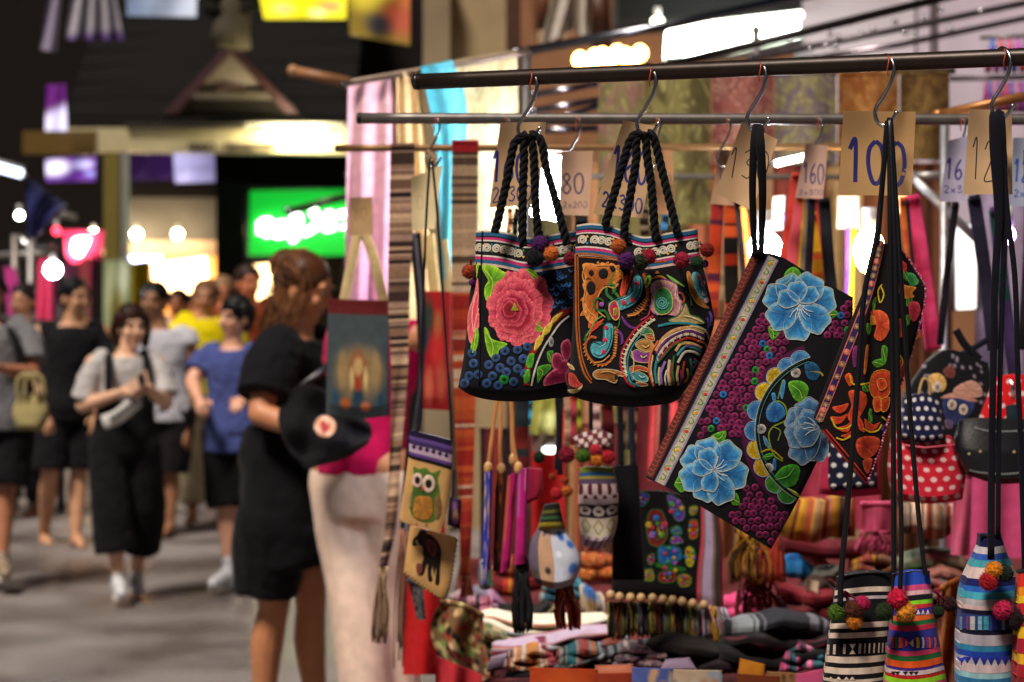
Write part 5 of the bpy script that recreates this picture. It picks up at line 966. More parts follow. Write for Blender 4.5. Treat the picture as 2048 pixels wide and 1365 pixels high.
# ---- red embroidered pouch, folded
s4 = Surf(zz(ZC, '398,40 440,20 500,30 540,60'), zz(ZC, '72,930 118,1000 230,1135 350,1280'), zz(ZC, '398,40 350,220 200,590 72,930'), zz(ZC, '540,60 600,150 658,265 625,450 572,640 482,880 430,1060 350,1280'), d=lambda x, y: 2.955+(1740-x)*.00018, bulge=.016, pv=[(0, .3), (.4, 1), (1, .4)])
o = thing('pouch', 'black pouch embroidered with red birds and flowers hanging folded', 'pouch', P(1735, 965, 2.96))
build('bag_cloth', s4.mesh(34, 40, '#130d10'), M('cloth'), o)
def C4(t): return zz(ZC, t)
def S4(name, t, w, c, lift=0., par=None, c2=None): q = Stitch(s4, .001+lift); q.stroke(C4(t), w, c, c2=c2); return q.build(name, par or o)
def B4(name, t, c0, c1, lift=0., par=None, out=None): return BL(name, t, c0, c1, lift=lift, par=par, sf=s4, z=ZC, out=out, ow=1.6)
S4('trim', '425,20 395,150 345,330 245,590 150,830 100,950', 15, '#2c1c54')
for dx in (-17, 17): S4('trim_line', ' '.join('%d,%d' % (x+dx, y+dx*.35) for x, y in ((425, 20), (395, 150), (345, 330), (245, 590), (150, 830), (100, 950))), 2.2, '#c8605c', .001)
for k, p in enumerate(cr(C4('425,20 395,150 345,330 245,590 150,830 104,945'), 21)):
    q = Stitch(s4, .0025); c = ['#c85858', '#7c6440', '#5c5c44'][k % 3]; q.disc(p[0], p[1], 6.6, '#b0423c' if k % 3 == 0 else '#1c1c24', c, dome=.0008); b = q.build('trim_disc', o)
    for j in range(4): a = j*.785; q = Stitch(s4, .0036); q.stroke([(p[0]-5*math.cos(a), p[1]-5*math.sin(a)), (p[0]+5*math.cos(a), p[1]+5*math.sin(a))], 1.1, '#d8a080'); q.build('trim_ray', b)
S4('hem', '118,1000 230,1140 352,1282', 4, '#8c1c18'); S4('hem', '135,995 245,1125 358,1262', 3, '#b83024', .001)
rb = B4('bird_body', '255,800 300,790 345,810 350,860 320,920 280,960 250,930 270,870', '#8c1c10', '#c84824'); 
for t in ('170,880 215,870 255,860 235,900 200,910', '160,930 210,930 250,915 220,960 180,965', '190,990 240,975 275,950 250,1010', '215,1030 260,1010 290,970 275,1040', '300,920 330,960 340,1010 310,990', '235,720 262,700 280,740 262,770', '340,940 380,970 420,960 390,1000 350,1000'): B4('feather', t, '#a02414', '#d85028', .001, rb)
for t, w in (('262,710 275,755 320,760 370,750', 3.4), ('165,935 190,985 240,990 280,965', 3.4), ('190,1040 230,1050 275,1020 290,990', 3.2), ('330,990 370,1010 410,1000 430,970', 3.2), ('430,235 410,270 420,330 440,290 425,245', 2.8), ('500,340 515,380 500,420', 2.8), ('520,600 540,640 520,690', 2.8), ('430,930 460,950 480,930', 2.8)): S4('yellow_scroll', t, w, '#c8a818', .002)
fl = B4('flower', '375,720 400,690 450,685 490,720 480,780 450,830 390,830 365,780', '#7c1410', '#d04c20', .001, None, '#d8902c')
for t in ('385,840 420,830 425,890 395,900', '430,840 470,830 460,890 430,900', '405,740 440,730 455,770 420,790'): B4('petal', t, '#8c1810', '#d85828', .003, fl, '#d8902c')
for t, c0, c1 in (('370,380 420,370 460,400 470,470 430,530 390,510 400,450', '#a02c14', '#d85c2c'), ('510,230 560,240 610,250 590,280 600,300 560,310 530,300', '#b05c1c', '#e09440'), ('530,110 560,130 555,170 535,160', '#a01c24', '#d84040'), ('560,180 600,180 620,230 580,240', '#1c6c3c', '#4ca85c'), ('575,330 620,330 632,380 600,430 575,400', '#a01c30', '#d84458'), ('500,430 540,420 545,500 510,510', '#8c2418', '#c85028'), ('280,570 300,560 305,640 285,670 275,620', '#54144c', '#903078'), ('520,640 550,640 545,720 515,720', '#8c1c14', '#d05028'), ('300,1050 360,1030 420,1050 400,1120 340,1150 300,1110', '#8c2014', '#c84828'), ('330,1160 380,1150 365,1220 345,1220', '#9c2414', '#d05838'), ('470,960 440,1010 430,985', '#3c1c5c', '#583088'), ('345,570 360,560 350,680 335,700', '#a8481c', '#e08040'), ('370,400 395,395 400,440 372,445', '#b86018', '#e09838')): B4('blossom', t, c0, c1, .0015)
leafs(o, s4, ZC, ('380,330 400,300 395,360 385,380', '380,640 430,625 440,660 400,670', '430,560 460,570 450,650 430,640', '350,440 375,450 365,500 350,480', '330,750 365,770 360,800 330,790', '360,900 375,890 380,960 360,960', '560,300 590,300 585,340 560,350', '550,400 580,400 570,450 548,440', '340,1090 380,1080 375,1120 345,1130', '540,160 570,175 565,215 545,200', '590,190 625,215 610,240 585,225'), '#1c5414', '#4c9424', '#8cb83c')
rs = np.random.RandomState(9); E = cr(C4('540,60 600,150 658,265 625,450 572,640 482,880 430,1060 356,1270'), 90)
fm = MB()
for k, p in enumerate(E):
    d0 = float(s4.depth(p[0], p[1])[0]); fm.ball(P(p[0]+rs.uniform(-1, 1.5), p[1], d0-.001), (2.6/FPX*3*rs.uniform(.7, 1.4),)*3, ['#c85c7c', '#d890a0', '#a83c5c'][k % 3], 6, 4, jit=.5)
build('frilled_edge', fm, M('wool'), o)
strap(o, [(1774, 266, .0), (1773, 252, -.02), (1768, 330, -.03), (1762, 420, -.02), (1756, 490, -.004)], 2.95, [12, 9, 8, 8]); strap(o, [(1778, 266, .0), (1778, 252, -.02), (1784, 330, -.03), (1792, 420, -.02), (1800, 500, -.004)], 2.95, [12, 9, 8, 8])

# ---- patchwork bags on long cords at the bottom right
def vy(s, y, u=.5):
    v = np.linspace(0, 1, 200); return float(np.interp(y, s.pix(np.full(200, u), v)[:, 1], v))
def patchwork(o, s, z, rows, name='fabric_stripe', nu=26, u=.5):
    """rows: (y_top, y_bottom, colour) in the enlarged view"""
    for k, (a, b, c) in enumerate(rows):
        v0, v1 = vy(s, z[1]+a/z[2], u), vy(s, z[1]+b/z[2], u)
        build(name, s.mesh(nu, max(2, int((v1-v0)*40)), (lambda c0: (lambda uu, vv: hx(c0)*(1+.10*np.sin(uu*23+k*2)+.06*np.sin(uu*57+k))[..., None]))(c), v0, v1, grow=.0003*(k % 2)), M('cloth'), o)
WH, BK = '#c8b4a4', '#0d0d12'
s5 = Surf(zz(ZE, '225,490 300,472 500,448 690,450'), zz(ZE, '98,1530 250,1560 450,1560 640,1530'), zz(ZE, '225,490 200,700 160,1000 120,1300 98,1530'), zz(ZE, '690,450 690,800 660,1200 640,1530'), d=2.985, bulge=.03, pv=[(0, .5), (.4, .9), (.9, 1), (1, .6)])
o = thing('patchwork_bag', 'small black and white striped bag with pompoms hanging on long black cords', 'bag', P(1715, 1405, 2.985))
patchwork(o, s5, ZE, [(440, 565, BK), (565, 608, WH), (608, 642, BK), (642, 668, '#a898a0'), (668, 862, BK), (862, 908, WH), (908, 946, BK), (946, 992, WH), (992, 1036, BK), (1036, 1128, '#0b0b10'), (1128, 1150, BK), (1150, 1205, WH), (1205, 1246, BK), (1246, 1300, WH), (1300, 1344, BK), (1344, 1370, WH), (1370, 1560, BK)])
for x in (152, 205, 290, 355, 420, 462, 500, 540, 580, 612, 640):
    dy = 10-(x-150)*.035; q = Stitch(s5, .002)
    if x == 355:
        q.blob(zz(ZE, '%d,%f %d,%f %d,%f' % (330, 1045, 388, 1042, 358, 1088)), WH, n=-1); q.blob(zz(ZE, '%d,%f %d,%f %d,%f' % (330, 1130, 384, 1128, 358, 1088)), WH, n=-1)
    else: q.stroke(zz(ZE, '%d,%f %d,%f' % (x+2, 1040+dy, x-3, 1122+dy)), 5.2 if x < 440 else 3.2, WH, smooth=False)
    q.build('patch_bar', o)
for x in (175, 240, 305, 355): q = Stitch(s5, .002); q.blob(zz(ZE, '%d,1318 %d,1346 %d,1346' % (x, x+26, x-26)), WH, n=-1); q.build('patch_triangle', o)
build('leather_rim', MB().tube([tuple(P(x, y, 2.98-.012)) for x, y in cr(zz(ZE, '225,486 300,468 500,444 690,446'), 20)], .0018, '#15151a', 8), M('leather'), o)
strap(o, [(1776, 266, .0), (1774, 252, -.024), (1762, 400, -.03), (1752, 480, -.035), (1728, 594, -.04), (1714, 785, -.045), (1696, 1000, -.04), (1684, 1130, -.03), (1680, 1215, -.028)], 2.96, [11, 11, 12], '#0c0c12', name='cord_strap', flat=.7, mat='leather'); strap(o, [(1779, 266, .0), (1779, 252, -.024), (1781, 480, -.045), (1785, 700, -.05), (1787, 900, -.045), (1788, 1150, -.034), (1786, 1240, -.034)], 2.955, 11, '#0c0c12', name='cord_strap', flat=.7, mat='leather')
ze = lambda t: zz(ZE, t)[0]
for t, r, c in (('440,700', 15.5, '#a01648'), ('222,778', 18, '#3f5c14'), ('370,852', 17, '#b86c1c'), ('365,755', 19.5, '#4a2010')): x, y = ze(t); pompom(o, x, y, r, 2.985-.05, c, [ze('290,600')+(2.95,)])
s6 = Surf(zz(ZE, '690,462 760,458 900,442 1005,442'), zz(ZE, '618,1520 800,1560 1000,1550 1172,1500'), zz(ZE, '690,462 690,800 660,1100 630,1365 618,1520'), zz(ZE, '1005,442 1030,650 1062,900 1112,1150 1150,1365 1172,1500'), d=2.93, bulge=.03, pv=[(0, .5), (.4, .9), (.9, 1), (1, .6)])
o = thing('patchwork_bag', 'small rainbow striped bag with pompoms beside the black and white one', 'bag', P(1835, 1405, 2.93))
R6 = [(436, 545, '#2444a8'), (545, 590, '#c8487c'), (590, 630, '#d8a8b0'), (630, 675, '#14161a'), (675, 710, '#7cc828'), (710, 745, '#b82838'), (745, 805, '#3c2884'), (805, 848, '#d05c28'), (848, 886, '#1c6434'), (886, 930, '#b82848'), (930, 980, '#2c348c'), (980, 1062, '#3c2c7c'), (1062, 1100, '#242c80'), (1100, 1140, '#b83458'), (1140, 1185, '#1c5c2c'), (1185, 1240, '#d0501c'), (1240, 1266, '#3c1c74'), (1266, 1302, '#c8b4b4'), (1302, 1336, '#a82020'), (1336, 1380, '#84c020'), (1380, 1420, '#c83c70'), (1420, 1570, '#2c3c98')]
patchwork(o, s6, ZE, R6, u=.6)
for k, x in enumerate((690, 722, 755, 775, 840, 905, 950, 985, 1005, 1025, 1052)):
    q = Stitch(s6, .002); c = ['#b83824', '#2c6c3c', '#d05420', '#a02438', '#d8c0b0', '#d8b020', '#b8b0c8', '#8c2c5c', '#c84c2c', '#3c3c90', '#c85030'][k]
    if k == 4: q.blob(zz(ZE, '800,1000 800,1070 835,1035'), '#c83c28', n=-1); q.blob(zz(ZE, '868,1000 868,1070 835,1035'), '#d8c4b8', n=-1)
    else: q.stroke(zz(ZE, '%d,%d %d,%d %d,%d' % (x-4, 988, x+3, 1028, x, 1076)), 6 if k in (0, 2, 5) else 4, c)
    q.build('patch_bar', o)
for x in (700, 735, 800, 850, 890): q = Stitch(s6, .002); q.blob(zz(ZE, '%d,1302 %d,1272 %d,1276' % (x, x+24, x-22)), '#14141c', n=-1); q.build('patch_triangle', o)
for x in (910, 950, 990): q = Stitch(s6, .002); q.blob(zz(ZE, '%d,755 %d,795 %d,795' % (x, x+18, x-18)), '#c8b8b8', n=-1); q.build('patch_triangle', o)
build('leather_rim', MB().tube([tuple(P(x, y, 2.93-.012)) for x, y in cr(zz(ZE, '690,456 760,452 900,438 1005,438'), 20)], .0018, '#15151a', 8), M('leather'), o)
strap(o, [(1780, 266, .0), (1780, 252, -.02), (1790, 480, -.045), (1795, 700, -.05), (1799, 900, -.045), (1803, 1080, -.034), (1800, 1190, -.038)], 2.93, 10, '#0c0c12', name='cord_strap', flat=.7, mat='leather'); strap(o, [(1782, 266, .0), (1782, 252, -.02), (1797, 480, -.045), (1806, 620, -.05), (1822, 850, -.045), (1839, 1050, -.034), (1851, 1150, -.020)], 2.93, 10, '#0c0c12', name='cord_strap', flat=.7, mat='leather')
for t, r, c in (('625,768', 18, '#1c2c10'), ('735,665', 20.5, '#b01034'), ('805,772', 21, '#c07a20'), ('1070,768', 14, '#14280f'), ('1170,706', 15.5, '#2c0a10')): x, y = ze(t); pompom(o, x, y, r, 2.93-.05 if x < 1850 else 2.93, c, [ze('1030,590')+(2.92,), ze('1075,625')+(2.92,)] if t[:2] in ('11', '10') else None)
s7 = Surf(zz(ZE, '1420,128 1500,136 1605,122'), zz(ZE, '1236,1520 1400,1555 1600,1555 1758,1520'), zz(ZE, '1420,128 1412,230 1335,410 1284,560 1250,900 1240,1300 1236,1520'), zz(ZE, '1605,122 1650,270 1722,420 1748,600 1756,900 1758,1520'), d=2.915, bulge=.04, pv=[(0, .4), (.15, .6), (.4, 1), (1, .8)])
o = thing('patchwork_bag', 'blue, teal and white striped bottle shaped bag near the right edge', 'bag', P(1976, 1405, 2.915))
patchwork(o, s7, ZE, [(118, 232, '#14103c'), (232, 290, '#b8aeb4'), (290, 342, '#2c50a0'), (342, 402, '#3c8c98'), (402, 500, '#c0aca8'), (500, 562, '#141a54'), (562, 612, '#2458a8'), (612, 672, '#3c94a8'), (672, 726, '#a8a4a8'), (726, 762, '#c8acac'), (762, 802, '#0f0f28'), (802, 932, '#2c3c78'), (932, 972, '#0f0f28'), (972, 1062, '#a8a0ac'), (1062, 1112, '#2c7ca0'), (1112, 1160, '#1c3c9c'), (1160, 1222, '#a8a4b0'), (1222, 1292, '#c0acb0'), (1292, 1340, '#8cb8c0'), (1340, 1400, '#2c6c98'), (1400, 1560, '#1c2458')])
for x, w, c in ((1268, 22, '#6c84a8'), (1322, 12, '#a82840'), (1365, 42, '#b8b4b8'), (1428, 36, '#7cb0c0'), (1480, 44, '#3c98b0'), (1560, 60, '#141c58'), (1625, 24, '#8c94b0'), (1690, 50, '#1c2c70')): q = Stitch(s7, .002); q.stroke(zz(ZE, '%d,812 %d,925' % (x, x)), w/4.2, c, smooth=False); q.build('patch_bar', o)
for x in (1270, 1320, 1390, 1460, 1520, 1580, 1640, 1700): q = Stitch(s7, .002); q.blob(zz(ZE, '%d,1150 %d,1150 %d,%d' % (x-34, x+34, x, 1222 if x % 3 else 1200)), '#1c2c94', n=-1); q.build('patch_triangle', o)
build('leather_rim', MB().tube([tuple(P(x, y, 2.91-.012)) for x, y in cr(zz(ZE, '1420,126 1500,134 1605,120'), 16)], .002, '#15151a', 8), M('leather'), o)
strap(o, [(1994, 250, .0), (1993, 234, -.02), (1992, 300, -.03), (1998, 430, -.035), (1990, 560, -.04), (1986, 760, -.045), (1983, 950, -.04), (1982, 1120, -.045)], 2.90, [30, 30, 24, 15, 14, 14, 14], '#0b0b16', name='cord_strap', flat=.5); strap(o, [(1998, 250, .0), (1998, 234, -.02), (2004, 330, -.026), (2010, 450, -.03), (2004, 620, -.035), (1998, 850, -.036), (1996, 1080, -.04)], 2.90, [26, 24, 12, 10, 10], '#0b0b16', name='cord_strap', flat=.6); strap(o, [(2002, 250, .0), (2002, 234, -.018), (2012, 400, -.03), (2030, 560, -.035), (2036, 760, -.04), (2042, 900, -.04), (2050, 1180, -.03)], 2.90, [18, 12, 11, 11], '#0b0b16', name='cord_strap', flat=.6)
for t, r, c in (('1640,452', 17, '#101c12'), ('1545,422', 18, '#c87818'), ('1500,516', 19.5, '#a01420'), ('1740,832', 24, '#1c0c10'), ('1622,760', 20.5, '#a01440')): x, y = ze(t); pompom(o, x, y, r, 2.915-.062, c)
s8 = Surf(zz(ZE, '1745,440 1800,430 1900,430'), zz(ZE, '1730,1520 1820,1540 1960,1540'), d=2.86, bulge=.03)
o = thing('patchwork_bag', 'red, orange and yellow striped bag cut by the right edge', 'bag', P(2060, 1400, 2.86))
patchwork(o, s8, ZE, [(420, 450, '#141418'), (450, 560, '#c02c24'), (560, 640, '#d8801c'), (640, 700, '#d8b020'), (700, 800, '#a81c2c'), (800, 900, '#8c1c20'), (900, 1000, '#d8a820'), (1000, 1130, '#a01c2c'), (1130, 1220, '#d0a020'), (1220, 1330, '#9c1c24'), (1330, 1540, '#7c1820')])
strap(o, [(2052, 300), (2056, 700), (2060, 1150)], 2.86, 10, '#0b0b12', name='cord_strap')

# ------------------------------------------------------------------ the stall behind: rails, posts, table
dB = lambda x: 4.06-.00006*(x-717); dC = lambda x: 4.92-.00004*(x-672); dD = lambda x: 6.1
rail('long grey steel rail just behind the front rail', 717, 237, 2200, 240, dB, .0112, '#6a6460')
rail('thinner warm lit brown rail behind the grey one', 672, 297, 1760, 294, dC, .0088, '#7a5a36')
rail('thin dark rail lowest of the hanging rails', 690, 351, 2100, 356, dD, .0085, '#5a544c')
rail('sloping rail carrying the pastel scarves', 684, 168, 1060, 104, lambda x: 5.6, .010, '#5c4c40')
rail('thick rail hidden behind the row of brocade cloths', 1190, 150, 1910, 142, lambda x: 6.15, .010, '#4c4038')
def pole(label, pts, d, r, col, name='stall_pole', kind='pipe', cat='pole'):
    o = thing(name, label, cat, P(pts[-1][0], pts[-1][1], d)); q = [P(p[0], p[1], d+(p[2] if len(p) > 2 else 0)) for p in pts]
    build('pipe', MB().tube(q, r, col, 12), M(kind), o); build('joint_cap', MB().ball(q[0], r*1.3, col, 10, 8), M(kind), o); return o
pole('silver blue canopy pole rising steeply from the scarf rail to the top', [(1034, 106), (1330, 52), (1640, -14)], 7.2, .017, '#74767e', kind='steel')
pole('dark canopy pole crossing below the white light box', [(1330, 132), (1600, 66), (1920, -12)], 7.0, .015, '#241c1c')
pole('dim canopy pole crossing the lilac panel wall', [(1500, 118), (1760, 66), (2120, -8)], 7.6, .013, '#5a5258')
pole('grey canopy pole low across the upper right corner', [(1560, 128), (1800, 90), (2120, 22)], 8.0, .012, '#7a7078', kind='steel')
pole('grey upright post left of the brocade cloths', [(1052, 108), (1052, gy(6.4))], 6.4, .016, '#6a6664')
pole('lilac grey upright post behind the canopy poles', [(1512, 60), (1512, gy(8.6))], 8.6, .018, '#8c8088')
pole('dark upright post at the upper right', [(1868, -20), (1868, gy(8.4))], 8.4, .018, '#54484c')
pole('copper pole running up to the right edge', [(1876, 231), (2120, 178)], 4.6, .012, '#a06a3a')
pole('pale upright post below the copper pole', [(1888, 236), (1884, gy(5.2))], 5.2, .010, '#8c8c90')
pole('pale grey diagonal brace beside the price card reading 160 at right', [(1822, 352), (1952, 478)], 5.4, .012, '#8f8f92')
pole('pale horizontal brace above the diagonal one', [(1822, 352), (1900, 348)], 5.42, .009, '#9a9a9a')
for k, (y0, y1) in enumerate(((176, 168), (208, 200), (238, 212))): pole(('upper', 'middle', 'lower')[k]+' short silver slat beside the grey upright post', [(1068, y0+14), (1200, y1)], 6.6, .011, '#98949c', kind='steel', cat='slat', name='metal_slat')
pole('silver lower slat under the short slats', [(1060, 262), (1196, 258)], 6.6, .012, '#8c888c', kind='steel', cat='slat', name='metal_slat')
rs = np.random.RandomState(12)
for k in range(16):
    x, y = [(1660, 70), (1676, 78), (1650, 92), (1722, 72), (1810, 68), (1826, 78), (1880, 22), (1960, 24), (1745, 60), (1790, 46), (1670, 96), (1900, 60), (1700, 48), (1580, 84), (1848, 40), (1620, 100)][k]
    build('trinket', MB().tube([P(x, y-10, 7.4), P(x, y-4, 7.4), P(x+1, y, 7.4), P(x, y+4, 7.4)], [.002, .009, .014, .003], '#d8d4dc', 8), M('steel'), None, True, 'small shiny metal trinket hanging from the canopy poles', 'trinket', 'shiny trinkets on the canopy poles')

TZ = .73
o = thing('stall_table', 'long table under piles of folded textiles with a red cloth skirt', 'table', (1.1, 4.8, 0))
build('table_top', MB().box((-.16, 3.75, TZ-.03), (2.4, 6.4, TZ), '#5a2020'), M('cloth'), o, False)
for x, y in ((-.12, 3.8), (-.12, 6.3), (2.3, 3.8), (2.3, 6.3)): build('leg', MB().tube([(x, y, 0), (x, y, TZ-.03)], .02, '#777777', 8), M('pipe'), o)
a = np.linspace(0, 1, 60); yy = 3.74+2.66*a; w = .02*np.sin(a*40)
sk = np.stack([np.stack([np.full(60, -.165)+w*f*1.0-.03*f, yy, np.full(60, TZ-.002-(TZ-.1)*f)], 1) for f in np.linspace(0, 1, 8)])
build('skirt', MB().grid(sk, hx('#8c1014')), M('satin'), o)
a = np.linspace(0, 1, 60); w = .02*np.sin(a*44); sk = np.stack([np.stack([-.165+2.56*a, np.full(60, 3.745)+w*f-.03*f, np.full(60, TZ-.002-(TZ-.1)*f)], 1) for f in np.linspace(0, 1, 8)])
build('skirt', MB().grid(sk[::-1], hx('#7c1218')), M('satin'), o)

# ---- colour patterns of the textiles
def bands(pal, n, seed, uvar=0., jit=.25):
    r = np.random.RandomState(seed); c = np.array([hx(pal[i]) for i in r.randint(0, len(pal), n)]); e = np.sort(r.rand(n-1))
    def fn(u, v):
        i = np.searchsorted(e, np.clip(v, 0, 1)); k = c[i]
        if uvar: k = k*(1-uvar*(np.sin(u*60+v*200) > .2))[..., None]
        return k
    return fn
def vstripes(pal, n, seed):
    r = np.random.RandomState(seed); c = np.array([hx(pal[i]) for i in r.randint(0, len(pal), n)]); e = np.sort(r.rand(n-1))
    return lambda u, v: c[np.searchsorted(e, np.clip(u, 0, 1))]
def brocade(a, b, c, seed):
    r = np.random.RandomState(seed); f = r.rand(6, 4)
    def fn(u, v):
        u, v = u+.12*np.sin(7*v+f[1, 0]*6)+.05*np.sin(17*v+u*9), v+.10*np.sin(8*u+f[2, 0]*6)+.04*np.sin(19*u-v*11)
        z = sum(np.sin((q[0]*16+4)*u+(q[1]*16+3)*v*1.5+q[2]*6)*(.6+.4*q[3]) for q in f); z2 = np.sin(u*31+f[0, 0]*6+2*np.sin(v*13))*np.sin(v*37+2*np.sin(u*17))
        k = mix2(a, b, z*.45+.4); t = np.clip(z2*1.6-.5, 0, 1)[..., None]; return k*(1-t)+hx(c)*t
    return fn
def fold_lines(base, amt=.12, n=5): return lambda u, v: hx(base)*(1+amt*np.sin(u*n*6.28))[..., None]

# ---- pastel scarves over the sloping rail
cloth('scarf', [(696, 166), (794, 149)], [(688, 640), (788, 640)], 5.62, lambda u, v: mix2('#d8a8b0', '#c08aa4', v*1.3-.2), 'pale pink scarf hanging at the left end of the sloping rail', 'scarf', wave=(.02, 13, 1.0), nu=50)
cloth('scarf', [(793, 151), (843, 139)], [(800, 640), (880, 640)], 5.60, '#c8a878', 'cream scarf hanging beside the pale pink scarf', 'scarf', wave=(.02, 14, 1))
cloth('scarf', [(841, 138), (905, 124)], [(885, 560), (912, 560)], 5.56, lambda u, v: mix2('#3a8a9a', '#58a4b0', u), 'turquoise scarf draped over the sloping rail', 'scarf', R=[(905, 124), (930, 190), (932, 300), (912, 560)], L=[(841, 138), (862, 230), (876, 320), (885, 560)], wave=(.015, 9, 1))
cloth('scarf', [(912, 124), (1034, 104)], [(908, 620), (1044, 620)], 5.64, brocade('#a89c74', '#bcae8c', '#8a845c', 3), 'beige patterned scarf at the right end of the sloping rail', 'scarf', wave=(.02, 8, 1), nu=60, nv=90)
for k, (x0, x1, y1, a, b, c, w) in enumerate(((1196, 1292, 430, '#5c5230', '#6c4c40', '#7c7444', 'olive and maroon brocade cloth first in the row below the front rail'), (1290, 1424, 450, '#463c1e', '#645a30', '#807848', 'dark olive gold brocade cloth second in the row'), (1424, 1550, 330, '#6a3830', '#74443a', '#94705c', 'dusty red brocade cloth in the middle of the row'), (1550, 1676, 330, '#6e6446', '#5c4e56', '#8a8250', 'mauve and gold brocade cloth right of the dusty red one'), (1676, 1800, 330, '#704018', '#80522a', '#9a743c', 'orange brown brocade cloth right of the mauve one'), (1800, 1902, 320, '#4a3216', '#5e4822', '#6e562c', 'dark brown brocade cloth last in the row'))):
    cloth('brocade_cloth', [(x0, 148), (x1-3, 146)], [(x0, y1), (x1-3, y1)], 6.12, brocade(a, b, c, 20+k), w, 'cloth', wave=(.02, 7, 1), nu=50, nv=60, group='row of brocade cloths')

# ---- cloths closing the back of the stall
BKC = [(1040, 1130, '#6a6440', 'olive green cloth hung at the back beside the post'), (1120, 1210, '#b08058', 'peach brown cloth hung at the back above the bottle bags'), (1200, 1300, '#7a7044', 'khaki cloth hung at the back behind the swirl tote'), (1290, 1390, '#5a4c28', 'dark khaki cloth hung at the back behind the clutch'), (1380, 1460, '#b06848', 'terracotta cloth hung at the back'), (1450, 1560, '#a88460', 'tan cloth hung at the back behind the clutch straps'), (1550, 1650, '#8c4438', 'brick red cloth hung at the back'), (1640, 1740, '#a8885c', 'sand coloured cloth hung at the back behind the large price card'), (1730, 1830, '#7c4a2c', 'chestnut brown cloth hung at the back'), (1820, 1900, '#5c3420', 'dark brown cloth hung at the back under the diagonal brace'), (1955, 2060, '#8c7c94', 'lilac cloth hung at the back near the right edge')]
for k, (x0, x1, c, w) in enumerate(BKC):
    cloth('backdrop_cloth', [(x0-4, 330), (x1+4, 330)], [(x0-6, 1130), (x1+6, 1130)], 6.9+.05*(k % 2), (lambda c: lambda u, v: hx(c)*(1+.15*np.sin(u*17+k))[..., None])(c), w, 'cloth', wave=(.035, 13, 1.2), nu=30, nv=16, group='plain cloths closing the back of the stall')
for k, (x0, x1, y0, y1, c, w) in enumerate(((1040, 1130, 820, 1210, '#b01c1c', 'bright red cloth hung low at the back left of the stall'), (1270, 1420, 790, 1060, '#5c1c20', 'dark crimson cloth hung low behind the clutch'), (1600, 1760, 780, 1060, '#8c2c3c', 'wine red cloth hung low behind the polka dot bags'), (1890, 2060, 900, 1180, '#a83c64', 'raspberry cloth hung low at the right edge'))):
    cloth('backdrop_cloth', [(x0, y0), (x1, y0)], [(x0, y1), (x1, y1)], 6.5, c, w, 'cloth', wave=(.04, 10, 1), nu=24, nv=12, group='plain cloths closing the back of the stall')

# ---- small price cards on the rear rails
PS = '#b89078'
for k, (x, y, d, w) in enumerate(((868, 232, dB(870), 'holding the owl pouch'), (1150, 230, dB(1150), 'holding the card reading 80'), (1450, 232, dB(1450), 'behind the tilted card'), (1634, 232, dB(1634), 'holding the small card reading 160'), (1920, 233, dB(1920), 'holding the pale card under the copper pole'), (1010, 232, dB(1010), 'behind the rose tote card'), (1310, 232, dB(1310), 'behind the swirl tote card'))):
    s_hook(x, y, d, 'smaller chrome hook on the grey rail '+w, .72, .0022, True, group='steel hooks on the grey rail')
tag([(1122, 304), (1186, 302), (1178, 432), (1118, 430)], 3.98, [('80', (1124, 348), (24, -1), (0, 40), 3.6), ('2x200', (1126, 404), (10, 0), (0, 12), 1.4)], 'small price card reading 80 between the two totes', col='#c09a80', ink='#3c2c5c')
tag([(1612, 288), (1656, 292), (1646, 398), (1590, 396)], 3.97, [('160', (1606, 326), (15, 1), (-1, 40), 3.2), ('2x300', (1598, 380), (10, 0), (0, 10), 1.2)], 'small price card reading 160 between the clutch and the large card', col='#b89484', ink='#3c3468')
tag([(1896, 282), (1944, 270), (1930, 404), (1880, 404)], 3.95, [('16', (1892, 318), (19, 1), (-2, 40), 4), ('2x3', (1888, 372), (13, 0), (0, 14), 2)], 'pale lilac price card reading 16 beside the last front card', col='#a098b0', ink='#2c1c6c')
tag([(2026, 276), (2080, 276), (2084, 414), (2020, 412)], 3.9, [('12', (2028, 320), (17, 0), (-2, 44), 4), ('2x2', (2028, 380), (12, 0), (0, 14), 2)], 'pale blue price card reading 12 cut by the right edge', col='#a0a4bc', ink='#2c50a8')
tag([(1440, 300), (1476, 302), (1468, 412), (1420, 408)], 4.05, [('1', (1436, 330), (14, 0), (-1, 30), 2)], 'plain price card half hidden behind the tilted card', col='#b89070', ink='#4c3c5c')
tag([(1310, 300), (1346, 302), (1350, 430), (1306, 428)], 4.1, [('2', (1334, 350), (12, 0), (0, 24), 1.6)], 'peach price card half hidden behind the swirl tote card', col='#c8966c', ink='#6c4c5c')
tag([(1676, 392), (1716, 394), (1718, 458), (1674, 458)], 5.0, [('0', (1688, 410), (12, 0), (0, 16), 1.4)], 'bright white card under the large price card', col='#e8e4dc', ink='#a89858')
tag([(1546, 394), (1570, 392), (1566, 460), (1542, 462)], 5.0, [('0', (1562, 426), (8, 0), (0, 22), 1.6)], 'bright white card right of the clutch straps', col='#e8e4e0', ink='#3c3cb0')
tag([(1780, 392), (1816, 390), (1812, 428), (1780, 426)], 4.9, [('30', (1790, 402), (9, 0), (0, 14), 1.4)], 'small tan card right of the large price card', col='#c8a888', ink='#7c6c70')
tag([(822, 356), (884, 330), (870, 458), (824, 461)], 4.3, [('0', (834, 390), (16, 0), (0, 30), 1)], 'cream price card lit from behind above the owl pouch', col='#d8c498', ink='#b89c70')
tag([(700, 396), (744, 394), (746, 470), (698, 472)], 4.9, [('80', (708, 414), (14, 0), (0, 26), 1.6)], 'tan card tied above the teal elephant bag', col='#a8885c', ink='#8a6a44')
o = thing('light_bulb', 'bright white spiral lamp shining between the rose tote card and the 80 card', 'lamp', P(1093, 300, 5.3))
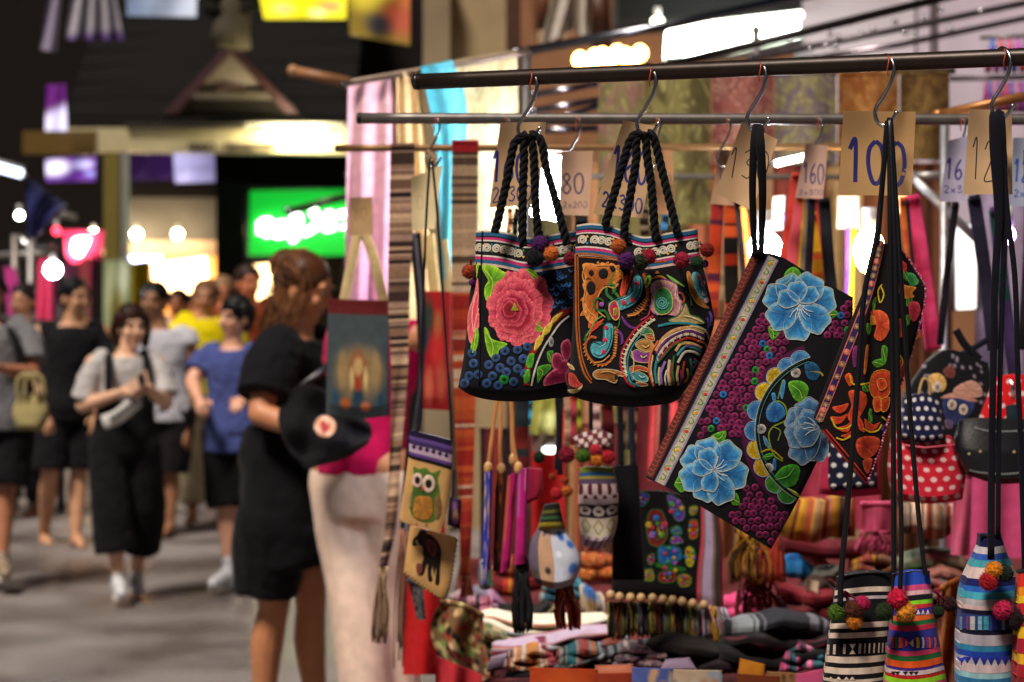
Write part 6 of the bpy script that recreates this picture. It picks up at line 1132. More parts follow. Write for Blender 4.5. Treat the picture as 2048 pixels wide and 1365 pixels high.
build('glass_bulb', MB().tube([tuple(P(1093+25*math.cos(t), 320+t*3.7, 5.3+.034*math.sin(t))) for t in np.linspace(0, 31, 130)], .010, '#ffffff', 8), EM('#f0f4ff', 130), o)
build('socket', MB().tube([P(1093, 296, 5.3), P(1093, 322, 5.3)], .022, '#cccccc', 10), M('plastic'), o)
bulb(1530, 498, 4.7, .040, '#f0f6ff', 110, 'small dazzling white bulb above the corner of the blue flower clutch')
bulb(1738, 502, 4.8, .036, '#ffdf9a', 60, 'warm yellow bulb behind the red embroidered pouch', ry=1.5)
bulb(2012, 470, 4.9, .022, '#b890ff', 40, 'small violet bulb behind the last cords at the right')
o = thing('light_tube', 'thin white tube light behind the tilted price card', 'lamp', P(1580, 330, 5.6)); build('tube', MB().tube([P(1550, 328, 5.6), P(1610, 314, 5.6)], .008, '#ffffff', 10), EM('#fffff0', 14), o); build('holder', MB().tube([P(1544, 329, 5.6), P(1550, 328, 5.6)], .010, '#999999', 8), M('plastic'), o)
o = thing('lit_screen', 'bright white panel glowing behind the dark straps at the right', 'lamp', P(1930, 620, 6.7)); build('diffuser', MB().prism([(1906, 450), (1958, 446), (1956, 618), (1908, 620)], 6.7, 6.75, '#ffffff'), EM('#fff8f4', .7), o, False); build('frame', MB().tube([P(1905, 449, 6.7), P(1959, 445, 6.7), P(1957, 619, 6.7), P(1907, 621, 6.7), P(1905, 449, 6.7)], .01, '#888888', 6), M('pipe'), o)

# ---- woven belts with knotted tassels
def tassel(o, x, y, x2, y2, d, w, pal, n=26, name='tassel'):
    m = MB(); r = np.random.RandomState(int(x+y))
    for k in range(n):
        a = (r.rand()-.5)*w; b = (r.rand()-.5)*w*1.5; l = .8+.2*r.rand(); m.tube(cr([tuple(P(x+a, y, d+(r.rand()-.5)*.02)), tuple(P((x+x2)/2+b+(r.rand()-.5)*4, y+(y2-y)*.5, d+(r.rand()-.5)*.02)), tuple(P(x2+b, y+(y2-y)*l, d))], 6), .0022, pal[k % len(pal)], 5)
    return build(name, m, M('wool'), o)
BR = ['#3a2a22', '#8a6a54', '#b89478', '#1c1614', '#a08070', '#6c5040', '#c8a888']
o, _ = cloth('woven_belt', [(781, 292), (830, 291)], [(757, 1137), (775, 1133)], 4.86, bands(BR, 210, 1, .0), 'long brown and cream striped woven belt with tassel nearest the street', 'belt', L=[(781, 292), (778, 450), (776, 600), (783, 750), (780, 900), (770, 1050), (757, 1137)], R=[(830, 291), (826, 450), (819, 600), (815, 750), (803, 900), (792, 1050), (775, 1133)], wave=(.008, 5, 9), nu=8, nv=520, mat='wool', th=.003)
tassel(o, 766, 1134, 758, 1290, 4.86, 22, ['#a08468', '#8c7054', '#c0a080', '#5c4434'], 34)
o, _ = cloth('woven_belt', [(818, 470), (842, 470)], [(800, 1060), (824, 1060)], 4.97, vstripes(['#15151a', '#3c3c48', '#6c6c78', '#1c1c24'], 6, 2), 'dark grey and black belt hanging behind the brown striped belt', 'belt', L=[(818, 470), (832, 620), (834, 760), (812, 900), (800, 1060)], R=[(842, 470), (852, 620), (846, 760), (832, 900), (824, 1060)], wave=(.006, 5, 7), nu=10, nv=40)
tassel(o, 812, 1058, 806, 1340, 4.97, 26, ['#8c5c48', '#a07060', '#5c4038'], 20)
RB = ['#9c3418', '#b04c24', '#8c1c14', '#b89c84', '#a04420', '#8c2818', '#7c2014']
def redbelt(u, v):
    a = bands(['#4c382c', '#a08468', '#b89878', '#2c201a', '#8a7058', '#94785c'], 110, 5)(u, v); b = bands(RB, 130, 6)(u, v); k = (v > .33)[..., None]; c = np.where(k, b, a)
    t = np.sin(u*44)*np.sin(v*420); c = c*(1-.35*(t > .35))[..., None]; return np.where((v < .022)[..., None], hx('#8c1418'), c)
o, _ = cloth('woven_belt', [(904, 285), (957, 285)], [(920, 1154), (940, 1152)], 4.88, redbelt, 'long red and cream banded woven belt with tassel beside the rose tote', 'belt', L=[(904, 285), (902, 470), (904, 640), (910, 850), (919, 1050), (920, 1154)], R=[(957, 285), (955, 470), (956, 640), (950, 850), (944, 1050), (940, 1152)], wave=(.006, 5, 8), nu=16, nv=560, mat='wool', th=.003)
tassel(o, 930, 1152, 938, 1250, 4.88, 20, ['#8c3c20', '#a05830', '#5c2418'], 30)

# ---- owl and elephant pouches
ZG = (780, 830, 3.5)
s9 = Surf(zz(ZG, '135,108 280,140 437,182'), zz(ZG, '66,715 90,750 210,785 352,832'), zz(ZG, '135,108 130,280 100,500 66,715'), zz(ZG, '437,182 428,400 402,650 352,832'), d=4.0, bulge=.010, pv=[(0, .5), (.5, 1), (1, .4)])
o = thing('owl_pouch', 'cream pouch with green owl print and purple woven flap', 'pouch', P(855, 1068, 4.0))
build('pouch_body', s9.mesh(16, 24, '#c89c60', .30, 1), M('leather'), o)
for a, b, c in ((0, .06, '#1c1030'), (.06, .10, '#5c4488'), (.10, .15, '#3c2858'), (.15, .20, '#b098b8'), (.20, .235, '#b89cb0'), (.235, .27, '#5c3c80'), (.27, .31, '#0c0a12')): build('woven_stripe', s9.mesh(16, 2, c, a, b, grow=.0003), M('thread'), o)
for k in range(6): x, y = s9.pix(np.array(.12+k*.15), np.array(.17)); q = Stitch(s9, .002); q.blob([(x-5, y), (x, y-5), (x+5, y), (x, y+5)], '#2c1c30', n=-1); q.build('woven_diamond', o)
def B9(name, t, c0, c1, lift=0., par=None): return BL(name, t, c0, c1, lift=lift, par=par, sf=s9, z=ZG)
ow = B9('owl', '165,365 200,378 250,372 295,405 352,388 335,440 345,520 350,600 340,680 300,745 220,748 150,700 140,620 155,540 165,450', '#3c5c1c', '#54742c')
B9('wing', '312,600 340,560 358,620 350,700 320,720', '#7c5c34', '#8c6c40', .002, ow); B9('wing', '138,570 155,540 150,640 132,650', '#9c7c58', '#a88860', .002, ow); B9('belly', '175,590 220,570 285,580 298,640 285,720 220,735 165,705', '#a8702c', '#b87c34', .002, ow)
for t, r in (('192,458', 15), ('270,482', 18)):
    x, y = zz(ZG, t)[0]; q = Stitch(s9, .005); q.disc(x, y, r*.72, '#d8b8a8', '#e0c4b4', ry=r); e = q.build('eye_ring', ow); q = Stitch(s9, .0065); q.disc(x, y, r*.36, '#1c1610', '#2c241c', ry=r*.5); q.build('pupil', e)
B9('beak', '218,508 240,508 228,535', '#b03c28', '#c85038', .004, ow)
for t in ('185,760 190,775', '255,762 258,785'): q = Stitch(s9, .002); q.stroke(zz(ZG, t), 3, '#a04c38'); q.build('foot', ow)
strap(o, [(860, 316), (852, 450), (844, 690), (842, 842), (826, 866)], 4.0, 5, '#15151c', name='cord', flat=.8); strap(o, [(864, 316), (876, 450), (897, 760), (903, 880)], 4.0, 5, '#15151c', name='cord', flat=.8)
strap(o, [(854, 300), (868, 316), (862, 322)], 3.99, 5, '#b89468', name='cord', flat=.8)
s10 = Surf(zz(ZG, '140,775 300,815 475,862'), zz(ZG, '95,1105 230,1212 372,1297'), zz(ZG, '140,775 115,960 95,1105'), zz(ZG, '475,862 440,1100 410,1240 372,1297'), d=4.045, bulge=.008)
o = thing('elephant_pouch', 'cream pouch with dark elephant print hanging under the owl pouch', 'pouch', P(850, 1200, 4.045))
build('pouch_body', s10.mesh(16, 16, '#c89c60'), M('leather'), o)
el = BL('elephant', '225,850 262,830 310,860 345,905 360,960 350,1020 310,1050 260,1045 235,1010 228,940', '#1c1412', '#241815', sf=s10, z=ZG)
BL('head', '188,855 208,812 245,808 262,850 250,905 222,920 196,900', '#1c1412', '#241815', lift=.0006, sf=s10, z=ZG, par=el); BL('ear', '225,835 258,830 265,880 240,905 225,880', '#3c2820', '#2c1c18', lift=.002, sf=s10, z=ZG, par=el)
for t in ('240,1000 265,1010 250,1070 232,1120 205,1118 215,1060', '325,1000 358,980 350,1080 345,1180 316,1185 322,1100', '270,1030 300,1040 288,1100 298,1160 270,1162 262,1090', '300,1035 325,1040 312,1100 305,1120'): BL('elephant_leg', t, '#1c1412', '#241815', sf=s10, z=ZG, par=el)
ST('trunk', '200,850 175,870 165,905 190,905', 6, '#1c1412', .001, sf=s10, z=ZG, par=el); BL('blanket', '250,880 300,880 330,930 310,990 270,960', '#4c2420', '#6c3830', lift=.002, sf=s10, z=ZG, par=el); BL('painted_leg', '185,1045 225,1050 215,1115 190,1112', '#6c3430', '#7c443c', lift=.002, sf=s10, z=ZG, par=el)
for k, p in enumerate(cr(zz(ZG, '470,880 440,1080 410,1220 370,1285 240,1205 110,1105'), 30)): q = Stitch(s10, .001); q.stroke([p-[2, 0], p+[2, 2]], 2.2, '#3c2c20'); q.build('edge_stitch', o)
s11 = Surf(zz(ZG, '415,575 500,600'), zz(ZG, '400,770 490,800'), d=4.1, bulge=.008); o = thing('small_purse', 'small dark purple purse peeking out right of the owl pouch', 'purse', P(908, 1060, 4.1)); build('purse_body', s11.mesh(10, 10, blobs('#1c1430', [(.5, .3, .2, '#8c5c90'), (.6, .6, .2, '#c8a080'), (.6, .75, .15, '#7c3c70')])), M('cloth'), o); strap(o, [(905, 1000), (908, 940)], 4.1, 5, '#1c1430', name='loop')

# ---- other hanging bags of the left part
def simple_bag(name, label, cat, T, B, L, R, d, colf, bulge, straps=(), nu=24, nv=28, mat='cloth', trims=(), pv=None):
    s = Surf(T, B, L, R, d=d, bulge=bulge, pv=pv); b = np.array(B).mean(0); o = thing(name, label, cat, P(b[0], b[1], d)); build('bag_body', s.mesh(nu, nv, colf), M(mat), o)
    for v0, v1, c in trims: build('trim', s.mesh(nu, 2, c, v0, v1, grow=.001), M('thread'), o)
    for pts, w, c in straps: strap(o, pts, d, w, c, flat=.4)
    return o, s
def eleph(u, v):
    c = np.broadcast_to(hx('#3e494c'), u.shape+(3,)).copy(); c = np.where(((v < .12))[..., None], hx('#5c1c1c'), c)
    for x, y, rx, ry, col in ((.52, .62, .48, .28, '#86704c'), (.5, .58, .16, .18, '#8c3c24'), (.5, .56, .10, .1, '#b89c68'), (.25, .6, .10, .2, '#947c54'), (.78, .6, .10, .2, '#947c54'), (.5, .82, .12, .12, '#1c3848'), (.5, .72, .07, .06, '#9c3820'), (.3, .88, .1, .06, '#a8582c'), (.62, .9, .1, .05, '#b0603c'), (.15, .85, .06, .08, '#204458'), (.85, .86, .07, .08, '#1c3c50'), (.4, .66, .04, .12, '#c8b078'), (.62, .66, .04, .12, '#c8b078')):
        k = np.clip(2-2*np.hypot((u-x)/rx, (v-y)/ry), 0, 1)[..., None]; c = c*(1-k)+hx(col)*k
    return c
o, _ = simple_bag('elephant_print_bag', 'teal bag with gold elephant print and cream straps', 'bag', [(656, 598), (715, 600), (778, 602)], [(652, 828), (715, 838), (780, 832)], None, None, 5.0, eleph, .03, [([(716, 462), (704, 520), (688, 602)], 20, '#c8b080'), ([(728, 462), (748, 520), (768, 604)], 20, '#c8b080')], 40, 60, trims=((0, .035, '#5c1818'),))
o, _ = simple_bag('red_print_bag', 'red patterned bag with cream straps behind the owl cords', 'bag', [(838, 582), (902, 584)], [(840, 818), (900, 822)], None, None, 5.1, blobs('#9c1c20', [(.3, .22, .16, '#28382c'), (.6, .3, .12, '#a8683c'), (.2, .4, .1, '#28303c'), (.6, .55, .2, '#b82c2c'), (.7, .75, .16, '#b0503c'), (.3, .8, .14, '#c06048')]), .02, [([(858, 470), (862, 520), (870, 586)], 22, '#c8b078'), ([(890, 480), (896, 540), (898, 586)], 12, '#b8a878')], 30, 40)
ZJ = (940, 770, 4.136)
def case(label, t, d, col, spots=(), bulge=.012, strapcol='#c08450', sp=None, name='phone_case', cat='phone case'):
    p = zz(ZJ, t); s = Surf([p[0], p[1]], [p[3], p[2]], d=d, bulge=bulge); o = thing(name, label, cat, P(*((np.array(p[2])+np.array(p[3]))/2), d)); build('case_body', s.mesh(12, 40, blobs(col, spots)), M('cloth'), o)
    if sp: strap(o, zz(ZJ, sp), d, 8, strapcol, name='leather_strap', mat='leather'); c = P(*zz(ZJ, sp)[-1], d); build('strap_knot', MB().ball(c, (.009, .008, .014), '#c89860', 10, 8), M('leather'), o)
    return o
rs = np.random.RandomState(3); fl = lambda cs, n: [(rs.rand(), rs.rand(), .03+.04*rs.rand(), cs[k % len(cs)]) for k in range(n)]
case('narrow blue case with peach flowers on a tan leather strap', '120,690 185,700 160,1660 95,1640', 4.02, '#28309c', fl(['#c89870', '#d8b0a0', '#6c7028', '#5c70c8'], 34), sp='235,60 205,250 185,400 165,560 150,690')
case('narrow dark brown case between the blue and the magenta ones', '215,700 300,720 290,1560 190,1540', 4.05, '#3c1c10', fl(['#8c3c18', '#a8541c', '#1c1210'], 14), sp='250,60 255,250 252,400 250,560 258,700')
case('magenta case with orange flowered edge', '310,760 385,720 330,1520 250,1560', 4.03, '#a81860', [(.2, .1+.1*k, .12, '#a8501c') for k in range(6)]+[(.75, .3, .12, '#5c1030')], sp='335,60 345,250 348,400 350,500 358,620')
case('magenta case with lilac stripe nearest the bottle bags', '395,700 480,690 460,1480 370,1490', 3.99, '#b01c70', [(.2, .05+.05*k, .05, '#9c5cb0') for k in range(9)]+[(.75, .04+.04*k, .03, '#d890b0') for k in range(5)], sp='336,60 350,250 352,420 370,560 400,690')
simple_bag('quilted_pouch', 'deep red velvet pouch behind the magenta cases', 'pouch', zz(ZJ, '470,690 600,700'), zz(ZJ, '440,1000 570,940'), None, zz(ZJ, '600,700 600,850 570,940'), 4.06, lambda u, v: mix2('#7c1440', '#a02030', u), .02)
# bottle bags
def rows_of(rows):
    e = np.array([r[0] for r in rows[1:]]); c = np.array([hx(r[1]) for r in rows]); return lambda u, v: c[np.searchsorted(e, np.clip(v, 0, 1))]
def aztec(u, v):
    c = rows_of([(0, '#6c7428'), (.05, '#24507c'), (.10, '#8c8028'), (.14, '#4c3c54'), (.20, '#b8a0a4'), (.43, '#b8a4a8'), (.46, '#1c1418'), (.62, '#b8ac9c'), (.86, '#7c6470')])(u, v)
    k = ((v > .2) & (v < .4) & (np.sin(u*26)*np.sin((v-.2)*22) > .1))[..., None]; c = np.where(k, hx('#4c1c24'), c)
    k = ((v > .47) & (v < .61) & (np.hypot((np.mod(u*3, 1)-.5)*1.0, (v-.54)*7) < .42))[..., None]; c = np.where(k, hx('#b8aca8'), c)
    k = ((v > .47) & (v < .61) & (np.hypot((np.mod(u*3, 1)-.5)*1.0, (v-.54)*9) < .2))[..., None]; c = np.where(k, hx('#2c2020'), c)
    k = ((v > .64) & (v < .82) & (np.abs(np.abs(np.mod(u*3, 1)-.5)+np.abs(v-.73)*4-.36) < .07))[..., None]; c = np.where(k, hx('#8c7c38'), c)
    return np.where(((v > .86) & (np.sin(u*30+v*40) > .1))[..., None], hx('#b0a0a8'), c)
o, _ = simple_bag('bottle_bag', 'white and maroon patterned bottle bag with pompoms', 'bag', zz(ZJ, '905,690 1050,680 1190,690'), zz(ZJ, '930,1330 1070,1362 1170,1310'), zz(ZJ, '905,690 895,900 905,1150 930,1330'), zz(ZJ, '1190,690 1225,900 1215,1150 1170,1310'), 4.0, aztec, .035, [(zz(ZJ, '1000,100 1000,300 1000,440'), 9, '#15141c')], 44, 60)
s_ = Surf(zz(ZJ, '850,440 950,400 1080,380 1190,420'), zz(ZJ, '880,520 1000,540 1170,520'), d=3.98, bulge=.03); build('gathered_neck', s_.mesh(30, 12, lambda u, v: np.where((np.sin(u*26)*np.sin(v*9+u*4) > .1)[..., None], hx('#b8a8a0'), hx('#5c1c2c'))), M('cloth'), o)
for t, r, c in (('800,580', 17, '#7c1028'), ('935,585', 15, '#3c5c14'), ('1040,540', 12, '#b02438'), ('1140,600', 15, '#a01828'), ('1050,622', 14, '#c0701c'), ('570,600', 12, '#14280c'), ('715,900', 13, '#a81828'), ('800,878', 12, '#a8541c'), ('680,760', 8, '#8c3418'), ('790,790', 8, '#8c3c18')): x, y = zz(ZJ, t)[0]; pompom(o, x, y, r, 3.92, c)
def delft(u, v):
    c = np.where((u < .48)[..., None], hx('#b08c70'), hx('#b8bccc')); c = np.where((u < .2)[..., None], hx('#5c5060'), c)
    for x, y, r, col in ((.75, .15, .12, '#2c5cb0'), (.9, .3, .1, '#3c68b8'), (.85, .7, .12, '#3c64b0'), (.7, .75, .05, '#a8b0c8'), (.36, .72, .08, '#2c2c30'), (.1, .8, .1, '#4c443c'), (.3, .1, .08, '#54586c'), (.6, .45, .07, '#d8dce4')): k = np.clip(2-2*np.hypot((u-x), (v-y))/r, 0, 1)[..., None]; c = c*(1-k)+hx(col)*k
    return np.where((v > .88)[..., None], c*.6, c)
o, _ = simple_bag('bottle_bag', 'white and blue printed bottle bag with tan side panel', 'bag', zz(ZJ, '560,1190 660,1180 780,1190'), zz(ZJ, '540,1640 700,1690 860,1650'), zz(ZJ, '560,1190 500,1300 490,1480 540,1640'), zz(ZJ, '780,1190 870,1330 920,1480 860,1650'), 3.96, delft, .04, [(zz(ZJ, '720,80 735,400 715,700'), 10, '#15151c')], 40, 40)
s_ = Surf(zz(ZJ, '610,1000 740,980'), zz(ZJ, '555,1195 785,1195'), d=3.96, bulge=.03); build('knitted_neck', s_.mesh(24, 16, rows_of([(0, '#15140f'), (.2, '#4c4c1c'), (.32, '#15140f'), (.45, '#2c4c2c'), (.58, '#15140f'), (.72, '#7c6c1c')])), M('wool'), o)
tassel(o, 1128, 1170, 1135, 1262, 3.98, 34, ['#8c2c18', '#a84028', '#5c140c', '#b87c60'], 46)
simple_bag('black_bag', 'plain black cloth bag behind the patterned bottle bag', 'bag', [(1226, 932), (1276, 930)], [(1224, 1160), (1290, 1160)], None, None, 4.08, '#0b0b0f', .02, [([(1240, 800), (1242, 930)], 12, '#101018'), ([(1262, 800), (1266, 930)], 12, '#1c1c28')])
o = thing('black_tassel', 'long black tassel hanging below the magenta cases', 'tassel', P(1045, 1265, 4.0)); build('cap', MB().ball(P(1044, 1130, 4.0), (.016, .014, .02), '#101014'), M('wool'), o); tassel(o, 1044, 1136, 1046, 1268, 4.0, 26, ['#0c0c10', '#18181f', '#101014'], 46, 'strand_bundle')
o = thing('grey_tassel', 'grey tassel with leaf end hanging from the blue case', 'tassel', P(972, 1190, 4.02)); tassel(o, 966, 1120, 970, 1180, 4.02, 12, ['#8c8c94', '#6c6c78', '#a8a8b0'], 24, 'strand_bundle'); build('felt_leaf', Surf([(972, 1140), (982, 1142)], [(974, 1170), (986, 1172)], d=4.01).mesh(6, 6, '#3c5c48'), M('wool'), o)

# ---- dark embroidered shoulder bag with bead row and fringe
ZN = (1180, 940, 3.212)
s12 = Surf(zz(ZN, '290,140 480,140 700,200 830,280'), zz(ZN, '130,830 350,830 600,850 860,900'), zz(ZN, '290,140 240,400 160,640 130,830'), zz(ZN, '830,280 850,500 850,700 860,900'), d=4.3, bulge=.02)
o = thing('fringed_bag', 'dark embroidered shoulder bag with row of wooden beads and fringe', 'bag', P(1335, 1290, 4.3))
def frc(u, v):
    c = np.broadcast_to(hx('#0f0c10'), u.shape+(3,)).copy(); st = vstripes(['#3c3430', '#8c7468', '#8c1c34', '#b08c20', '#5c5068', '#b09cbc', '#c04858', '#6c6460'], 9, 4)(np.clip((u-.76)/.24, 0, 1), v); return np.where((u > .76)[..., None], st, c)
build('bag_body', s12.mesh(60, 30, frc), M('cloth'), o)
for t, c0, c1 in (('370,300 400,255 460,265 490,340 495,430 450,490 390,480 365,400', '#3c0c10', '#7c1c1c'), ('400,340 440,310 460,360 470,420 430,450 400,410', '#7c6c14', '#a89018'), ('495,170 540,170 600,230 605,310 560,330 520,260', '#2c2468', '#6c40a0'), ('525,200 560,210 580,270 550,280', '#8c5018', '#a86c28'), ('520,440 560,420 600,465 530,480', '#5c1c7c', '#8c3ca8'), ('440,500 500,490 570,500 590,560 540,600 450,600', '#14407c', '#2468b0'), ('440,600 600,630 590,650 440,625', '#1c5414', '#2c7c20'), ('640,330 690,330 690,430 640,440', '#8c2c10', '#b84c1c'), ('610,520 640,490 675,530 660,620 620,610', '#8c7c14', '#b8a420'), ('640,240 690,235 680,285 645,290', '#8c7c14', '#a89820'), ('560,690 600,665 650,690 640,745 580,750', '#6c1c14', '#a8841c'), ('450,660 540,650 540,720 450,720', '#5c1010', '#8c1c18'), ('340,650 400,640 410,710 350,710', '#6c5c14', '#8c7c1c'), ('240,620 300,620 300,690 240,690', '#4c0c10', '#7c1418'), ('520,380 570,360 590,410 540,420', '#144c5c', '#2c7c8c'), ('310,150 380,160 360,220 320,230', '#1c1454', '#3c2c8c'), ('370,560 410,540 410,600 380,610', '#5c1030', '#8c2848')):
    b_ = BL('flower_patch', t, c0, c1, sf=s12, z=ZN, out=['#8c7c1c', '#2c5c8c', '#6c2c5c', '#1c5c2c'][len(t) % 4], ow=2.2); p_ = np.array(zz(ZN, t)); c_ = p_.mean(0); r_ = np.abs(p_-c_).max()
    for j_ in range(5):
        a_ = j_*1.256+r_; q = Stitch(s12, .004); q.disc(c_[0]+r_*.45*math.cos(a_), c_[1]+r_*.5*math.sin(a_), max(1.8, r_*.17), ['#a89020', '#2468b0', '#a83048', '#3c8c3c', '#8c4ca0'][(j_+int(r_)) % 5]); q.build('petal_stitch', b_)
for p in zz(ZN, '132,805 190,818 260,822 328,824 402,826 468,834 530,838 592,848 660,860 732,868'): build('wooden_bead', MB().ball(P(*p, 4.26), (.0098, .0098, .0105), '#b89468', 14, 10), M('wood'), o)
fm = np.random.RandomState(8); pal = ['#15140f', '#2c2a1c', '#4c4c14', '#15151c', '#3c2414', '#5c5c20', '#3c3848', '#6c6474', '#8c6818']
for k in range(24):
    a = 130+k*31.5; x, y = zz(ZN, '%f,%f' % (a, 850+max(0, a-600)*.15))[0]; c = pal[k % 7] if k < 17 else ['#a87c20', '#8c8490', '#b0a8b8', '#5c5c64', '#94a080', '#c0a8c8', '#d0949c'][k % 7]
    tassel(o, x, y, x+2+max(0, k-17)*3, y+66+fm.rand()*16, 4.28, 10, [c, c, ['#8c8438', '#a87c28', '#6c2c24', '#5c6c74'][k % 4]], 16, 'fringe_tassel')
for x, w, c in ((1500, 60, ['#a8781c', '#8c5c14', '#3c2c10', '#c08c28']), (1540, 36, ['#a83424', '#c0442c', '#5c1410'])):
    o = thing('fringe_scarf', 'yellow ochre silk fringe hanging under the clutch' if x == 1500 else 'coral red silk fringe hanging beside the ochre one', 'fringe', P(x, 1180, 4.5)); tassel(o, x, 1060, x+4, 1170, 4.5, w, c, 60, 'strand_bundle'); build('header', MB().tube([P(x-w/2, 1060, 4.5), P(x+w/2, 1064, 4.5)], .006, c[2], 8), M('cloth'), o)
o = thing('fringe_scarf', 'dark red long fringe below the ochre fringe', 'fringe', P(1520, 1270, 4.55)); tassel(o, 1515, 1150, 1525, 1262, 4.55, 66, ['#4c1010', '#6c1818', '#5c3430', '#7c2020'], 60, 'strand_bundle'); build('header', MB().tube([P(1480, 1150, 4.55), P(1550, 1152, 4.55)], .006, '#3c0c0c', 8), M('cloth'), o)

# ---- bag straps hanging from the rear rails
SP = [  # top, bottom, width px, depth, colours, words
 ((1436, 400), (1426, 640), 26, 4.4, ['#b83c20', '#4c1c34', '#c85428', '#a0302c'], 'red and purple banded strap left of the tilted card'),
 ((1453, 410), (1440, 640), 11, 4.35, ['#9c8464', '#7c6448'], 'narrow tan strap left of the clutch straps'),
 ((1462, 400), (1466, 650), 28, 4.3, ['#c04420', '#b03418', '#15120f', '#d05424'], 'orange and black zigzag strap behind the tilted card'),
 ((1474, 404), (1492, 640), 11, 4.25, ['#2c2830', '#4c4448'], 'dark grey strap beside the orange and black strap'),
 ((1482, 420), (1512, 600), 22, 4.9, ['#c07030', '#b06028'], 'plain orange strap left of the clutch straps'),
 ((1594, 352), (1562, 560), 24, 4.45, ['#b83c34', '#c04c3c'], 'coral strap left of the small card reading 160'),
 ((1602, 396), (1578, 580), 22, 4.4, ['#c8505c', '#c05848'], 'salmon strap under the small card reading 160'),
 ((1612, 398), (1592, 600), 12, 4.35, ['#c08c18', '#a87814'], 'golden yellow strap beside the salmon one'),
 ((1618, 398), (1602, 620), 12, 4.3, ['#6c5c70', '#7c6c58'], 'mauve grey strap beside the golden one'),
 ((1624, 398), (1608, 640), 15, 4.25, ['#17141c', '#221c28'], 'black strap under the small card reading 160'),
 ((1628, 430), (1652, 660), 24, 4.42, ['#b88c18', '#8c6014', '#c04c28', '#c89c20'], 'yellow and red patterned strap right of the black one'),
 ((1634, 398), (1664, 640), 12, 4.38, ['#b83c34', '#a03028'], 'thin red strap crossing the patterned one'),
 ((1648, 402), (1672, 660), 24, 4.3, ['#17171d', '#1f1f26'], 'wide charcoal strap left of the large card'),
 ((1696, 460), (1690, 640), 10, 4.9, ['#5c3890', '#4c2c78'], 'violet strap under the bright white card'),
 ((1708, 460), (1702, 640), 12, 4.95, ['#b8a028', '#a88c20'], 'yellow strap beside the violet one'),
 ((1806, 400), (1834, 680), 16, 4.5, ['#b84c1c', '#c86428'], 'orange strap right of the red pouch'),
 ((1814, 404), (1842, 660), 8, 4.45, ['#2c1c2c', '#241824'], 'thin dark strap beside the hot pink one'),
 ((1824, 396), (1868, 700), 34, 4.55, ['#c83468', '#d04474'], 'wide hot pink strap right of the red pouch'),
 ((1912, 408), (1880, 690), 14, 4.2, ['#1c1624', '#15121c'], 'slanting dark strap beside the bright panel'),
 ((1948, 396), (1988, 700), 28, 4.3, ['#1c1a2c', '#262238'], 'wide navy strap with buckle at the right'),
 ((1990, 420), (2032, 770), 26, 4.35, ['#3c2c54', '#1c4444', '#4c3868'], 'purple and green ribbed strap above the polka dot bag at right'),
 ((2060, 400), (2044, 700), 20, 4.3, ['#17141c', '#221c28'], 'dark strap at the extreme right'),
 ((1046, 780), (1044, 960), 26, 4.3, ['#5c1818', '#1c2428', '#6c2018', '#242c30'], 'red and black banded strap below the rose tote'),
 ((1060, 780), (1058, 850), 8, 4.5, ['#2c84a8', '#3494b8'], 'bright blue strap below the rose tote'),
 ((1122, 780), (1120, 950), 12, 4.2, ['#17171f', '#1f1f28'], 'black strap between the two totes'),
 ((1133, 780), (1134, 890), 14, 4.3, ['#b89074', '#a87c64', '#c8a488'], 'beige patterned strap between the two totes'),
 ((1146, 790), (1148, 890), 18, 4.35, ['#b03c34', '#a83c4c'], 'dusty red strap below the two totes'),
 ((1154, 790), (1158, 870), 10, 4.4, ['#c0741c', '#8c9c1c'], 'orange and lime strap below the two totes'),
 ((1192, 800), (1196, 870), 16, 4.4, ['#c09c98', '#b08c84'], 'pale pink strap below the swirl tote'),
 ((1214, 810), (1216, 920), 24, 4.45, ['#5c1418', '#4c1014'], 'dark red strap below the swirl tote'),
 ((1248, 812), (1246, 900), 14, 4.2, ['#7c4c40', '#6c4438'], 'brown strap below the swirl tote'),
 ((1258, 812), (1258, 900), 8, 4.25, ['#24404c', '#2c4c58'], 'slate blue strap below the swirl tote'),
 ((1270, 814), (1266, 900), 16, 4.3, ['#8c5c48', '#7c5040'], 'tan red strap below the swirl tote'),
 ((1332, 410), (1326, 470), 14, 4.3, ['#3c7cb0', '#b08468'], 'blue and tan strap behind the swirl tote straps'),
 ((1290, 420), (1290, 470), 18, 4.32, ['#6c5c4c', '#5c4c40'], 'taupe strap behind the swirl tote straps'),
 ((1020, 418), (1016, 470), 10, 4.3, ['#b07448', '#c08858'], 'peach strap behind the rose tote straps'),
 ((1036, 418), (1030, 470), 12, 4.25, ['#17141a', '#221c22'], 'black strap behind the rose tote straps'),
 ((1162, 428), (1160, 470), 26, 4.3, ['#17141a', '#201c20'], 'wide black strap under the card reading 80')]
for k, (a, b, w, d, pal, lab) in enumerate(SP):
    n = 46; q = cr([a, ((a[0]+b[0])/2+(2 if k % 2 else -2), (a[1]+b[1])/2), b], n); o = thing('bag_strap', lab, 'strap', P(b[0], b[1], d), 'bag straps hanging from the rear rails'); cc = bands(pal, 16 if len(pal) > 2 else 7, k+40)(np.linspace(0, 1, n), np.linspace(0, 1, n))
    build('webbing', MB().tube(PA(q[:, 0], q[:, 1], d+.004*np.sin(np.arange(n)*.3)), np.full(n, w/FPX*.5*d), cc, 10, .16), M('cloth'), o)
    build('end_loop', MB().tube(PA(q[:3, 0], q[:3, 1]-6, d), w/FPX*.42*d, pal[0], 8, .5), M('cloth'), o)
